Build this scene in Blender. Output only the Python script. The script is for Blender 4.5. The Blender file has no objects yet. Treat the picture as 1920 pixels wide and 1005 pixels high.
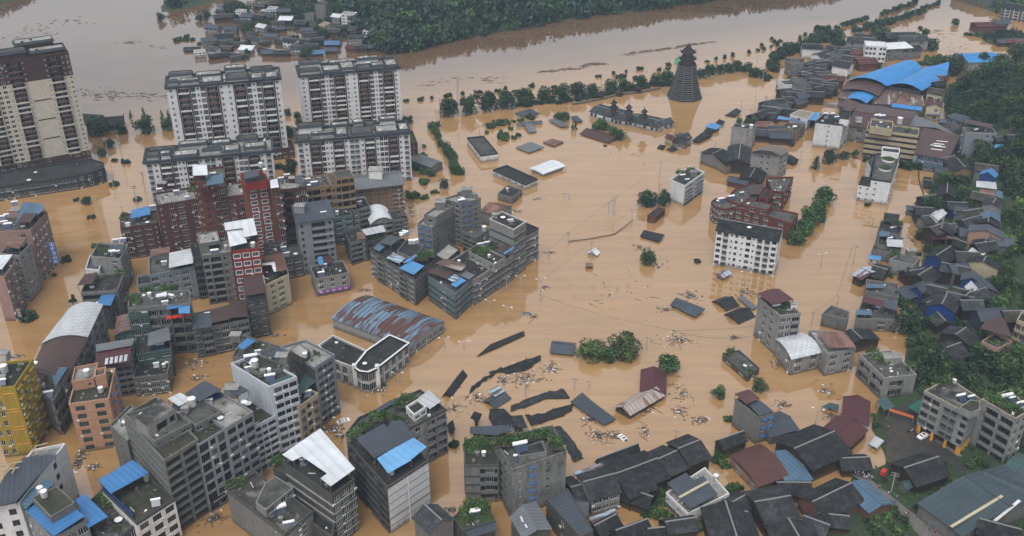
import bpy,math,random
import numpy as np
from mathutils import Vector,Matrix
SC=bpy.context.scene
COL=SC.collection
RAD=math.radians
  # ---------------------------------------------------------------- camera
F,CX,CY,CAMH=1900.0,960.0,502.5,205.0
NAD=(970.0,3900.0)
_dn=Vector((NAD[0]-CX,NAD[1]-CY,F)).normalized()
_zw=-_dn
_fw=Vector((0,0,1))
_yw=(_fw - _zw*_fw.dot(_zw)).normalized()
_xw=_yw.cross(_zw)
MW=Matrix((_xw,_yw,_zw))
CAM=Vector((0,0,CAMH))
cd=bpy.data.cameras.new('camera')
cam=bpy.data.objects.new('camera',cd)
COL.objects.link(cam)
cd.sensor_width=36.0
cd.lens=F/1920*36
cd.clip_end=20000
_m=Matrix((MW @ Vector((1,0,0)),MW @ Vector((0,-1,0)),MW @ Vector((0,0,-1)))).transposed().to_4x4()
_m.translation=CAM
cam.matrix_world=_m
SC.camera=cam
  # ---------------------------------------------------------------- sky, sun, exposure
SUN_EL,SUN_AZ=62,200
wd=bpy.data.worlds.new('World')
SC.world=wd
wd.use_nodes=True
nt=wd.node_tree
sk=nt.nodes.new('ShaderNodeTexSky')
sk.sky_type='NISHITA'
sk.sun_disc=False
sk.sun_elevation=RAD(SUN_EL)
sk.sun_rotation=RAD(SUN_AZ)
sk.dust_density=4.0
sk.air_density=1.0
hs=nt.nodes.new('ShaderNodeHueSaturation')
hs.inputs['Saturation'].default_value=0.22
nt.links.new(sk.outputs[0],hs.inputs['Color'])
bg=nt.nodes['Background']
nt.links.new(hs.outputs[0],bg.inputs[0])
bg.inputs[1].default_value=0.15
sl=bpy.data.lights.new('sun','SUN')
sl.energy=0.6
sl.angle=RAD(25)
sl.color=(1.0,0.96,0.9)
so=bpy.data.objects.new('sun',sl)
COL.objects.link(so)
so.rotation_euler=(RAD(90-SUN_EL),0,RAD(180-SUN_AZ))
SC.view_settings.view_transform='Standard'
SC.view_settings.look='None'
SC.view_settings.exposure=0.72
SC.view_settings.gamma=1.0
SC.cycles.max_bounces=5
SC.cycles.diffuse_bounces=1
SC.cycles.glossy_bounces=3
SC.cycles.volume_bounces=0
SC.cycles.caustics_reflective=False
SC.cycles.use_denoising=True
  # ---------------------------------------------------------------- pixel -> world
FR={'S':(0,0,1.0),'a':(0,360,4.1875),'b':(210,300,5.025),'c':(360,300,5.025),'d':(500,310,4.786),
      'e':(140,440,5.025),'f':(340,440,5.025),'g':(0,560,5.025),'h':(180,560,5.025),'i':(680,340,3.589),
      'j':(420,600,3.867),'k':(0,640,4.568),'l':(0,800,4.903),'m':(300,780,4.466),'n':(760,760,4.102),
      'o':(1420,50,5.025),'p':(1600,50,4.1875),'q':(1310,180,4.568),'r':(1660,200,4.568),
      's':(1580,380,4.568),'t':(1700,300,5.027),'u':(1580,520,4.188),'v':(320,0,4.571),
      'w':(1000,780,4.466),'x':(1300,700,3.294),'y':(1580,720,3.526),'z':(1300,260,5.027),
      'R1':(40,80,3.35),'R2':(540,100,3.865),'R5':(1320,380,3.35),'R6':(640,740,3.79),'R8':(1500,180,4.568),
      'R7':(1230,60,6.283),'R3':(1680,690,5.025),'R4':(200,680,3.14)}
for _c in range(4):
    for _r in range(3):
        FR['T%d%d' % (_c,_r)]=(480*_c,335*_r,3.0)
def src(fr,p):
    x0,y0,s=FR[fr]
    return (x0+p[0]/s,y0+p[1]/s)
def ray(x,y):
    return MW @ Vector(((x-CX)/F,(y-CY)/F,1))
def gp(fr,p,z=0.0):
    x,y=src(fr,p)
    v=ray(x,y)
    t=(z-CAMH)/v.z
    return Vector((v.x*t,v.y*t,z))
MI=MW.transposed()
def pix(P):
    c=MI @ (Vector(P)-CAM)
    return (CX+F*c.x/c.z,CY+F*c.y/c.z)
def pxm(P):
    return F/(MI @ (Vector(P)-CAM)).z
def solve_h(fr,top,base,z0=0.0):
    B=gp(fr,base,z0)
    ty=src(fr,top)[1]
    lo,hi=0.0,120.0
    for _ in range(40):
        m=(lo+hi)/2
        if pix((B.x,B.y,z0+m))[1] > ty:lo=m
        else:hi=m
    return lo
  # ---------------------------------------------------------------- terrain
def dpoly(pts,x,y):
    x=np.asarray(x,float); y=np.asarray(y,float)
    d=np.full(x.shape,1e9); ins=np.zeros(x.shape,bool)
    n=len(pts)
    for i in range(n):
        ax,ay=pts[i]; bx,by=pts[(i+1) % n]
        ex,ey=bx-ax,by-ay
        t=np.clip(((x-ax)*ex+(y-ay)*ey)/(ex*ex+ey*ey+1e-9),0,1)
        d=np.minimum(d,np.hypot(x-ax-t*ex,y-ay-t*ey))
        c=((ay > y) != (by > y)) & (x < (bx-ax)*(y-ay)/((by-ay) if by != ay else 1e-9)+ax)
        ins ^= c
    return np.where(ins,d,-d)
LAND={}
def land(key,pxs,slope,cap,rough=0.0,under=2.0):
    pts=[tuple(gp('S',p)[:2]) for p in pxs]
    LAND[key]=(pts,slope,cap,rough,under)
def hz1(key,x,y):
    pts,slope,cap,rough,under=LAND[key]
    x=np.asarray(x,float); y=np.asarray(y,float)
    d=dpoly(pts,x,y)
    h=cap*(1-np.exp(-np.maximum(d,0)*slope/cap))
    w=(np.sin(x*0.05+1.3)*np.cos(y*0.043+.4)+0.5*np.sin(x*0.11+y*.07))*rough
    h=h+w*np.clip(d/30,0,1)
    return np.where(d > 0,h,np.maximum(d*0.3,-under))
def hz(x,y):
    return max(0.0,max(float(hz1(k,x,y)) for k in LAND))
land('hillside',[(1768,165),(1775,230),(1785,290),(1840,325),(1890,390),(2000,420),(2500,430),(2500,165)],0.75,30,1.5)
land('slope',[(1758,300),(1748,335),(1738,400),(1738,440),(1728,490),(1720,560),(1712,640),(1730,720),(1800,745),(2500,800),(2500,260),(1800,270)],0.22,15,.3)
land('lowland',[(1712,560),(1690,720),(1650,760),(1632,800),(1655,845),(1668,868),(1600,893),(1560,960),(1500,1200),(2700,1200),(2500,560)],0.4,1.0)
land('far_forest_hill',[(620,-60),(640,30),(700,92),(735,103),(790,92),(835,78),(930,62),(1010,47),(1110,30),(1200,20),(1260,13),(1330,2),(1420,-6),(1600,-30),(1700,-120),(400,-200)],0.28,75,4)
land('village_bank',[(470,-5),(500,18),(545,40),(600,58),(655,78),(700,96),(740,60),(700,-60),(560,-80),(480,-40)],0.06,5,.2)
land('far_left_bank',[(290,18),(300,24),(330,22),(360,14),(398,8),(440,-20),(420,-80),(300,-60),(200,-40),(100,-40),(60,-3),(0,6),(-300,20),(-400,-100),(0,-200),(500,-200)],0.12,10,.6)
land('far_right_bank',[(1815,0),(1838,16),(1870,26),(1880,34),(1925,45),(2100,60),(2200,-40),(1900,-60),(1800,-20)],0.08,3,.2)
land('reed_field',[(1838,70),(1850,82),(1905,84),(2000,88),(2000,66),(1880,62)],0.3,.8)
HAZE=0.00012
  # ---------------------------------------------------------------- materials
MATS={}
def _nodes(name):
    m=bpy.data.materials.new(name)
    m.use_nodes=True
    t=m.node_tree
    return m,t,t.nodes['Principled BSDF']
def N(t,typ,**kw):
    n=t.nodes.new(typ)
    for k,v in kw.items():
        if k in n.inputs:n.inputs[k].default_value=v
        else:setattr(n,k,v)
    return n
def L(t,a,b):t.links.new(a,b)
def uvmap(t,sx,sy,rnd=True):
    tc=N(t,'ShaderNodeUVMap')
    mp=N(t,'ShaderNodeMapping')
    mp.inputs['Scale'].default_value=(sx,sy,1)
    L(t,tc.outputs[0],mp.inputs[0])
    if rnd:
        oi=N(t,'ShaderNodeObjectInfo')
        mu=N(t,'ShaderNodeMath',operation='MULTIPLY'); mu.inputs[1].default_value=57.0
        L(t,oi.outputs['Random'],mu.inputs[0])
        cb=N(t,'ShaderNodeCombineXYZ')
        L(t,mu.outputs[0],cb.inputs[0]); L(t,mu.outputs[0],cb.inputs[1])
        L(t,cb.outputs[0],mp.inputs['Location'])
    return mp.outputs[0]
def noise(t,vec,scale,detail=4,rough=.6):
    n=N(t,'ShaderNodeTexNoise')
    n.inputs['Scale'].default_value=scale; n.inputs['Detail'].default_value=detail
    n.inputs['Roughness'].default_value=rough
    if vec is not None:L(t,vec,n.inputs['Vector'])
    return n.outputs['Fac']
def ramp(t,fac,a,b):
    r=N(t,'ShaderNodeMapRange')
    r.inputs['From Min'].default_value=a; r.inputs['From Max'].default_value=b
    L(t,fac,r.inputs['Value'])
    return r.outputs[0]
def mix(t,fac,a,b,mode='MIX'):
    m=N(t,'ShaderNodeMix',data_type='RGBA',blend_type=mode)
    if isinstance(fac,float):m.inputs[0].default_value=fac
    else:L(t,fac,m.inputs[0])
    for s,v in ((6,a),(7,b)):
        if isinstance(v,tuple):m.inputs[s].default_value=(*v,1) if len(v) == 3 else v
        else:L(t,v,m.inputs[s])
    return m.outputs[2]
def vary(t,colr,amt):
    oi=N(t,'ShaderNodeObjectInfo')
    r=N(t,'ShaderNodeMapRange')
    r.inputs['To Min'].default_value=1-amt; r.inputs['To Max'].default_value=1+amt
    L(t,oi.outputs['Random'],r.inputs['Value'])
    h=N(t,'ShaderNodeHueSaturation')
    L(t,r.outputs[0],h.inputs['Value'])
    if isinstance(colr,tuple):h.inputs['Color'].default_value=(*colr,1)
    else:L(t,colr,h.inputs['Color'])
    return h.outputs[0]
def bump(t,fac,bs,st=.4,dist=.1):
    b=N(t,'ShaderNodeBump'); b.inputs['Strength'].default_value=st; b.inputs['Distance'].default_value=dist
    L(t,fac,b.inputs['Height']); L(t,b.outputs[0],bs.inputs['Normal'])
def wallmat(name,c,dirt=.45,dc=None,rough=.8,var=.1,course=0.0):
    m,t,bs=_nodes(name)
    k_=.88 if 'white' in name else (.56 if 'concrete' in name or 'grey' in name or 'stain' in name else .68)
    c=tuple(x*k_ for x in c); dc=tuple(x*.7 for x in (dc or tuple(x*.38 for x in c)))
    v1=uvmap(t,1,.22); n1=ramp(t,noise(t,v1,.55,5,.65),.42,.78)
    v2=uvmap(t,1,1); n2=ramp(t,noise(t,v2,.16,4),.35,.75)
    mu=N(t,'ShaderNodeMath',operation='MULTIPLY'); L(t,n1,mu.inputs[0]); L(t,n2,mu.inputs[1])
    m2=N(t,'ShaderNodeMath',operation='MULTIPLY_ADD'); L(t,mu.outputs[0],m2.inputs[0]); m2.inputs[1].default_value=dirt*1.6; m2.inputs[2].default_value=0
    m3=N(t,'ShaderNodeMath',operation='MULTIPLY_ADD'); L(t,n1,m3.inputs[0]); m3.inputs[1].default_value=dirt*.35; L(t,m2.outputs[0],m3.inputs[2]); m3.use_clamp=True
    cc=mix(t,m3.outputs[0],vary(t,c,var),dc)
    if course:
        br=N(t,'ShaderNodeTexBrick'); L(t,uvmap(t,1,1,False),br.inputs['Vector'])
        br.inputs['Scale'].default_value=1; br.inputs['Brick Width'].default_value=2.6; br.inputs['Row Height'].default_value=1.5; br.inputs['Mortar Size'].default_value=.06
        br.inputs['Color1'].default_value=(1,1,1,1); br.inputs['Color2'].default_value=(.86,.86,.86,1); br.inputs['Mortar'].default_value=(.6,.6,.6,1)
        cc=mix(t,course,cc,br.outputs[0],'MULTIPLY')
    ge=N(t,'ShaderNodeNewGeometry'); sz=N(t,'ShaderNodeSeparateXYZ'); L(t,ge.outputs['Position'],sz.inputs[0])
    zn=N(t,'ShaderNodeMath',operation='MULTIPLY_ADD'); L(t,n1,zn.inputs[0]); zn.inputs[1].default_value=-.9; L(t,sz.outputs[2],zn.inputs[2])
    mud=N(t,'ShaderNodeMapRange'); L(t,zn.outputs[0],mud.inputs['Value']); mud.inputs['From Min'].default_value=.25; mud.inputs['From Max'].default_value=1.9; mud.inputs['To Min'].default_value=.75; mud.inputs['To Max'].default_value=0
    cc=mix(t,mud.outputs[0],cc,(.10,.066,.035))
    n5=ramp(t,noise(t,uvmap(t,1.2,.35),1.0,5,.8),.32,.62); cc=mix(t,n5,mix(t,.28,cc,(.015,.015,.014)),cc)
    L(t,cc,bs.inputs['Base Color'])
    bs.inputs['Roughness'].default_value=rough; bs.inputs['Specular IOR Level'].default_value=.15
    bump(t,noise(t,v2,3,3),bs,.25,.05)
    MATS[name]=m
def deckmat(name,c,c2,c3,rough=.85,s=.25):
    m,t,bs=_nodes(name)
    v=uvmap(t,1,1)
    c,c2,c3=(tuple(x*(.92 if 'pale' in name else .62) for x in q) for q in (c,c2,c3))
    n1=ramp(t,noise(t,v,s,6,.7),.38,.62); n2=ramp(t,noise(t,v,s*.45,5,.75),.5,.66)
    cc=mix(t,n2,mix(t,n1,c,c2),c3)
    n4=ramp(t,noise(t,v,1.1,5,.8),.3,.7); cc=mix(t,n4,mix(t,.5,cc,(.012,.012,.012)),cc)
    L(t,vary(t,cc,.15),bs.inputs['Base Color'])
    bs.inputs['Roughness'].default_value=rough; bs.inputs['Specular IOR Level'].default_value=.15
    bump(t,n1,bs,.3,.05)
    MATS[name]=m
def metal(name,c,rust=0.0,rc=(.13,.055,.03),period=1.0,rough=.45,line=.35,var=.12,rs=.12,r2=None,bumpy=.5):
    m,t,bs=_nodes(name)
    v=uvmap(t,1,1)
    u0=uvmap(t,1,1,False)
    sp=N(t,'ShaderNodeSeparateXYZ'); L(t,u0,sp.inputs[0])
    si=N(t,'ShaderNodeMath',operation='MULTIPLY'); L(t,sp.outputs[0],si.inputs[0]); si.inputs[1].default_value=6.2832/period
    sn=N(t,'ShaderNodeMath',operation='SINE'); L(t,si.outputs[0],sn.inputs[0])
    ln=ramp(t,sn.outputs[0],.3,1.0)
    base=mix(t,ramp(t,noise(t,v,.12,5,.7),.35,.7),vary(t,c,var),tuple(x*.72 for x in c))
    if rust:
        v3=uvmap(t,1.6,.45)
        n3=noise(t,v3,rs,6,.72)
        if r2:
            fl=N(t,'ShaderNodeTexVoronoi',feature='F1'); v4=uvmap(t,1.0,.12)
            L(t,v4,fl.inputs['Vector']); fl.inputs['Scale'].default_value=.8
            sp2=N(t,'ShaderNodeSeparateXYZ'); L(t,fl.outputs['Color'],sp2.inputs[0])
            ad=N(t,'ShaderNodeMath',operation='MULTIPLY_ADD'); L(t,sp2.outputs[0],ad.inputs[0]); ad.inputs[1].default_value=r2; L(t,n3,ad.inputs[2])
            n3=ad.outputs[0]
        base=mix(t,ramp(t,n3,.74-rust*.5,.82-rust*.5),base,rc)
    lm=N(t,'ShaderNodeMath',operation='MULTIPLY'); L(t,ln,lm.inputs[0]); lm.inputs[1].default_value=line
    cc=mix(t,lm.outputs[0],base,(.02,.02,.022))
    L(t,cc,bs.inputs['Base Color'])
    bs.inputs['Roughness'].default_value=rough; bs.inputs['Specular IOR Level'].default_value=.22
    bump(t,sn.outputs[0],bs,bumpy,.06)
    MATS[name]=m
def tile(name,c,c2,var=.25):
    m,t,bs=_nodes(name)
    u0=uvmap(t,1,1,False); v=uvmap(t,1,1)
    br=N(t,'ShaderNodeTexBrick'); L(t,u0,br.inputs['Vector'])
    br.inputs['Scale'].default_value=1.0
    br.inputs['Brick Width'].default_value=.6; br.inputs['Row Height'].default_value=.8; br.inputs['Mortar Size'].default_value=.05
    br.inputs['Color1'].default_value=(*c,1); br.inputs['Color2'].default_value=(*c2,1); br.inputs['Mortar'].default_value=(.012,.012,.013,1)
    n=ramp(t,noise(t,v,.3,6,.8),.48,.72)
    cc=mix(t,n,br.outputs[0],tuple(x*2.3 for x in c2))
    n2=ramp(t,noise(t,v,2.2,3,.8),.3,.75)
    cc=mix(t,n2,mix(t,.55,cc,(.012,.013,.014)),cc)
    L(t,vary(t,cc,var),bs.inputs['Base Color'])
    bs.inputs['Roughness'].default_value=.8; bs.inputs['Specular IOR Level'].default_value=.1
    ad=N(t,'ShaderNodeMath',operation='ADD'); L(t,br.outputs['Fac'],ad.inputs[0]); L(t,n2,ad.inputs[1])
    bump(t,ad.outputs[0],bs,.6,.12)
    MATS[name]=m
def plain(name,c,rough=.6,metallic=0.0,var=0.0,spec=.5,curtain=0):
    m,t,bs=_nodes(name)
    v=uvmap(t,1,1)
    cc=mix(t,ramp(t,noise(t,v,1.2,3),.35,.8),c,tuple(x*.75 for x in c))
    if var:cc=vary(t,cc,var)
    if curtain:
        oi=N(t,'ShaderNodeObjectInfo'); cc=mix(t,ramp(t,oi.outputs['Random'],.8,1.15),cc,(.17,.17,.165))
    L(t,cc,bs.inputs['Base Color'])
    bs.inputs['Roughness'].default_value=rough; bs.inputs['Metallic'].default_value=metallic
    bs.inputs['Specular IOR Level'].default_value=spec
    MATS[name]=m
def leafmat(name,c,c2,var=.25):
    m,t,bs=_nodes(name)
    g=N(t,'ShaderNodeNewGeometry')
    n=ramp(t,noise(t,g.outputs['Position'],.33,3),.36,.62)
    a=mix(t,n,c,c2)
    r=N(t,'ShaderNodeMapRange'); r.inputs['To Min'].default_value=.45; r.inputs['To Max'].default_value=1.6
    L(t,g.outputs['Random Per Island'],r.inputs['Value'])
    h=N(t,'ShaderNodeHueSaturation'); L(t,r.outputs[0],h.inputs['Value']); L(t,a,h.inputs['Color'])
    L(t,vary(t,h.outputs[0],var),bs.inputs['Base Color'])
    bs.inputs['Roughness'].default_value=.6
    bs.inputs['Specular IOR Level'].default_value=.25
    MATS[name]=m
  # walls
wallmat('concrete',(.27,.27,.26),.5,(.075,.073,.068),course=.5)
wallmat('concrete_dark',(.13,.13,.125),.6,(.035,.035,.033),course=.4)
wallmat('concrete_pale',(.40,.40,.385),.55,(.11,.108,.1),course=.35)
wallmat('white_tile',(.62,.64,.66),.28,(.25,.25,.25))
wallmat('white_plaster',(.68,.68,.67),.35,(.2,.2,.19))
wallmat('dull_plaster',(.60,.60,.58),.5,(.2,.2,.19))
wallmat('grey_tile',(.36,.38,.41),.35,(.13,.135,.14))
wallmat('bluegrey_tile',(.30,.33,.38),.35,(.11,.12,.14))
wallmat('teal_tile',(.16,.225,.235),.4,(.06,.075,.08))
wallmat('green_tile',(.08,.13,.115),.5,(.025,.035,.03))
wallmat('beige',(.50,.42,.29),.35,(.2,.16,.11))
wallmat('cream',(.62,.56,.40),.3,(.25,.21,.14))
wallmat('tower_cream',(.62,.58,.49),.3,(.35,.31,.24))
wallmat('yellow',(.44,.32,.05),.6,(.26,.18,.03))
wallmat('peach',(.54,.31,.20),.3,(.28,.15,.09))
wallmat('pink',(.38,.25,.225),.3,(.2,.12,.1))
wallmat('maroon_tile',(.115,.05,.042),.3,(.05,.025,.022))
wallmat('brown_brick',(.17,.07,.055),.35,(.08,.033,.028),course=.2)
wallmat('red_brick',(.17,.058,.045),.4,(.08,.03,.025),course=.4)
wallmat('rust_brick',(.235,.085,.06),.25,(.12,.05,.04))
wallmat('panel_wall',(.34,.36,.37),.3,(.2,.2,.2))
wallmat('bluewhite',(.47,.51,.56),.35,(.2,.215,.23))
wallmat('red_tile',(.29,.04,.032),.25,(.15,.025,.02))
wallmat('tower_brown',(.075,.045,.038),.3,(.035,.022,.02))
wallmat('brown_trim',(.17,.10,.075),.3,(.08,.05,.04))
wallmat('tan',(.30,.205,.125),.4,(.13,.09,.06))
wallmat('wood_dark',(.05,.035,.025),.5,(.02,.016,.013))
wallmat('blue_wall',(.02,.06,.20),.5,(.012,.03,.09))
wallmat('slate_wall',(.055,.065,.075),.4,(.025,.028,.03))
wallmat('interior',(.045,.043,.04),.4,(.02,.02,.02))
wallmat('stain_wall',(.30,.305,.295),.85,(.06,.06,.056),course=.3)
wallmat('salmon',(.42,.27,.2),.35,(.2,.13,.1))
  # decks
deckmat('deck',(.10,.10,.095),(.17,.165,.155),(.055,.055,.05))
deckmat('deck_dark',(.035,.036,.036),(.065,.064,.06),(.02,.021,.02))
deckmat('deck_pale',(.24,.235,.22),(.38,.375,.36),(.12,.118,.11))
deckmat('deck_moss',(.06,.062,.045),(.10,.095,.07),(.03,.045,.018))
deckmat('deck_crack',(.05,.05,.046),(.10,.098,.09),(.36,.345,.32),s=.3)
deckmat('cream_deck',(.36,.31,.23),(.42,.37,.29),(.28,.24,.18))
deckmat('deck_green',(.05,.085,.02),(.08,.12,.035),(.03,.05,.015),s=.6)
  # roofs
metal('white_sheet',(.54,.57,.60),period=3.0,line=.12,var=.04)
metal('pale_sheet',(.42,.44,.46),.12,period=2.2,line=.2)
metal('blue_sheet',(.05,.17,.38),period=1.6,line=.18,var=.08)
metal('bright_blue_sheet',(.07,.22,.43),period=2.2,line=.12,var=.05)
metal('bright_blue_pale',(.13,.32,.56),period=2.2,line=.1,var=.05)
metal('faded_blue_sheet',(.07,.125,.185),.25,(.22,.13,.085),period=1.4,line=.3)
metal('slate_sheet',(.05,.06,.076),period=1.3,line=.3,var=.1)
metal('grey_sheet',(.12,.13,.14),.1,period=1.4,line=.3)
metal('brown_sheet',(.06,.036,.032),.2,(.05,.028,.024),period=1.3,line=.35)
metal('rust_sheet',(.2,.115,.085),.6,(.105,.055,.042),period=1.2,line=.4)
metal('patch_sheet',(.30,.27,.25),.5,(.10,.058,.045),period=1.5,line=.5,r2=.35)
metal('red_sheet',(.075,.026,.03),.2,(.07,.03,.03),period=1.3,line=.25)
metal('blue_dull',(.07,.14,.26),period=1.6,line=.15)
metal('pale_brown_sheet',(.15,.125,.11),.2,period=1.5,line=.3)
metal('rust_red_sheet',(.085,.036,.032),.3,(.075,.035,.03),period=1.3,line=.35)
wallmat('beige_dirty',(.25,.225,.18),.4,(.1,.09,.075))
wallmat('tan_dirty',(.24,.20,.15),.6,(.06,.055,.045),course=.3)
metal('green_sheet',(.02,.12,.085),period=1.2,line=.3)
metal('darkgreen_sheet',(.045,.085,.085),period=1.2,line=.3)
metal('warehouse_sheet',(.13,.21,.29),.27,(.085,.04,.032),period=1.9,line=.75,rs=.05,r2=.30,var=.02)
metal('stripe_sheet',(.30,.42,.52),.5,(.13,.07,.06),period=2.2,line=.75)
metal('market_blue',(.035,.20,.47),.14,(.085,.24,.42),period=2.4,line=.12,var=.04)
metal('stripe_dark',(.09,.04,.04),.3,(.3,.33,.38),period=2.0,line=.3,r2=.3)
metal('rust_stripe',(.20,.10,.07),.45,(.3,.26,.24),period=1.6,line=.4,r2=.3)
metal('black_felt',(.018,.019,.02),period=1.0,line=.3,bumpy=.8)
wallmat('orange_wall',(.45,.13,.06),.2)
wallmat('tarp_wall',(.02,.055,.27),.4,(.01,.03,.12))
wallmat('blue_grey_wall',(.12,.22,.33),.3,(.1,.12,.13))
metal('brownmarket_sheet',(.07,.037,.032),.2,(.12,.085,.07),period=1.6,line=.3)
metal('seafoam_sheet',(.045,.063,.074),.1,(.07,.095,.105),period=1.8,line=.14,var=.08)
tile('tile',(.020,.0215,.023),(.036,.038,.04))
tile('tile_brown',(.034,.029,.025),(.056,.048,.042))
tile('tile_grey',(.034,.038,.042),(.054,.059,.065))
tile('tile_red',(.085,.032,.03),(.12,.048,.042))
  # small things
plain('glass',(.012,.015,.018),.15,var=.3,spec=.3,curtain=1)
plain('glass_green',(.03,.065,.055),.2,var=.3)
plain('frame_white',(.55,.56,.57),.5)
plain('frame_dark',(.09,.09,.09),.5)
plain('steel',(.5,.51,.52),.35,.7)
plain('white_paint',(.72,.73,.73),.4)
plain('ac_white',(.6,.6,.58),.5)
plain('black',(.012,.012,.013),.5)
plain('blue_awning',(.02,.07,.19),.5)
plain('tarp_blue',(.02,.07,.40),.4)
plain('solar_blue',(.02,.035,.07),.15)
plain('tank_steel',(.55,.56,.57),.3,.4)
plain('wood',(.08,.062,.048),.8,var=.2)
plain('wood_dull',(.09,.07,.055),.85)
plain('sign_white',(.6,.68,.6),.6)
plain('sign_bluebright',(.02,.15,.5),.5)
plain('wood_grey',(.115,.11,.10),.85,var=.3)
plain('eave_grey',(.17,.17,.17),.8)
plain('pole_grey',(.30,.30,.29),.8)
plain('sign_green',(.0,.28,.13),.5)
plain('sign_blue',(.02,.08,.25),.5)
plain('sign_purple',(.20,.05,.24),.5)
plain('sign_orange',(.75,.22,.06),.6)
plain('yellow_paint',(.62,.28,.03),.6)
plain('red_paint',(.45,.02,.02),.5)
plain('orange_box',(.5,.13,.05),.6)
plain('soil',(.10,.07,.05),.95)
plain('bark',(.06,.05,.04),.9)
plain('skin',(.35,.2,.14),.6)
plain('hair',(.012,.01,.01),.6)
for _n,_c in (('cloth_white',(.6,.6,.6)),('cloth_navy',(.03,.04,.09)),('cloth_black',(.02,.02,.02)),('cloth_red',(.4,.05,.06)),('cloth_grey',(.2,.2,.22)),('cloth_pale',(.45,.47,.52)),('cloth_orange',(.6,.15,.03)),('cloth_teal',(.05,.2,.18))):
    plain(_n,_c,.85)
leafmat('leaf_dark',(.010,.022,.012),(.030,.058,.022))
leafmat('leaf_mid',(.016,.038,.013),(.052,.10,.028))
leafmat('leaf_olive',(.03,.045,.014),(.075,.11,.035))
leafmat('leaf_bright',(.05,.10,.025),(.09,.16,.04))
leafmat('leaf_far',(.011,.026,.02),(.026,.052,.034),.2)
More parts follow.
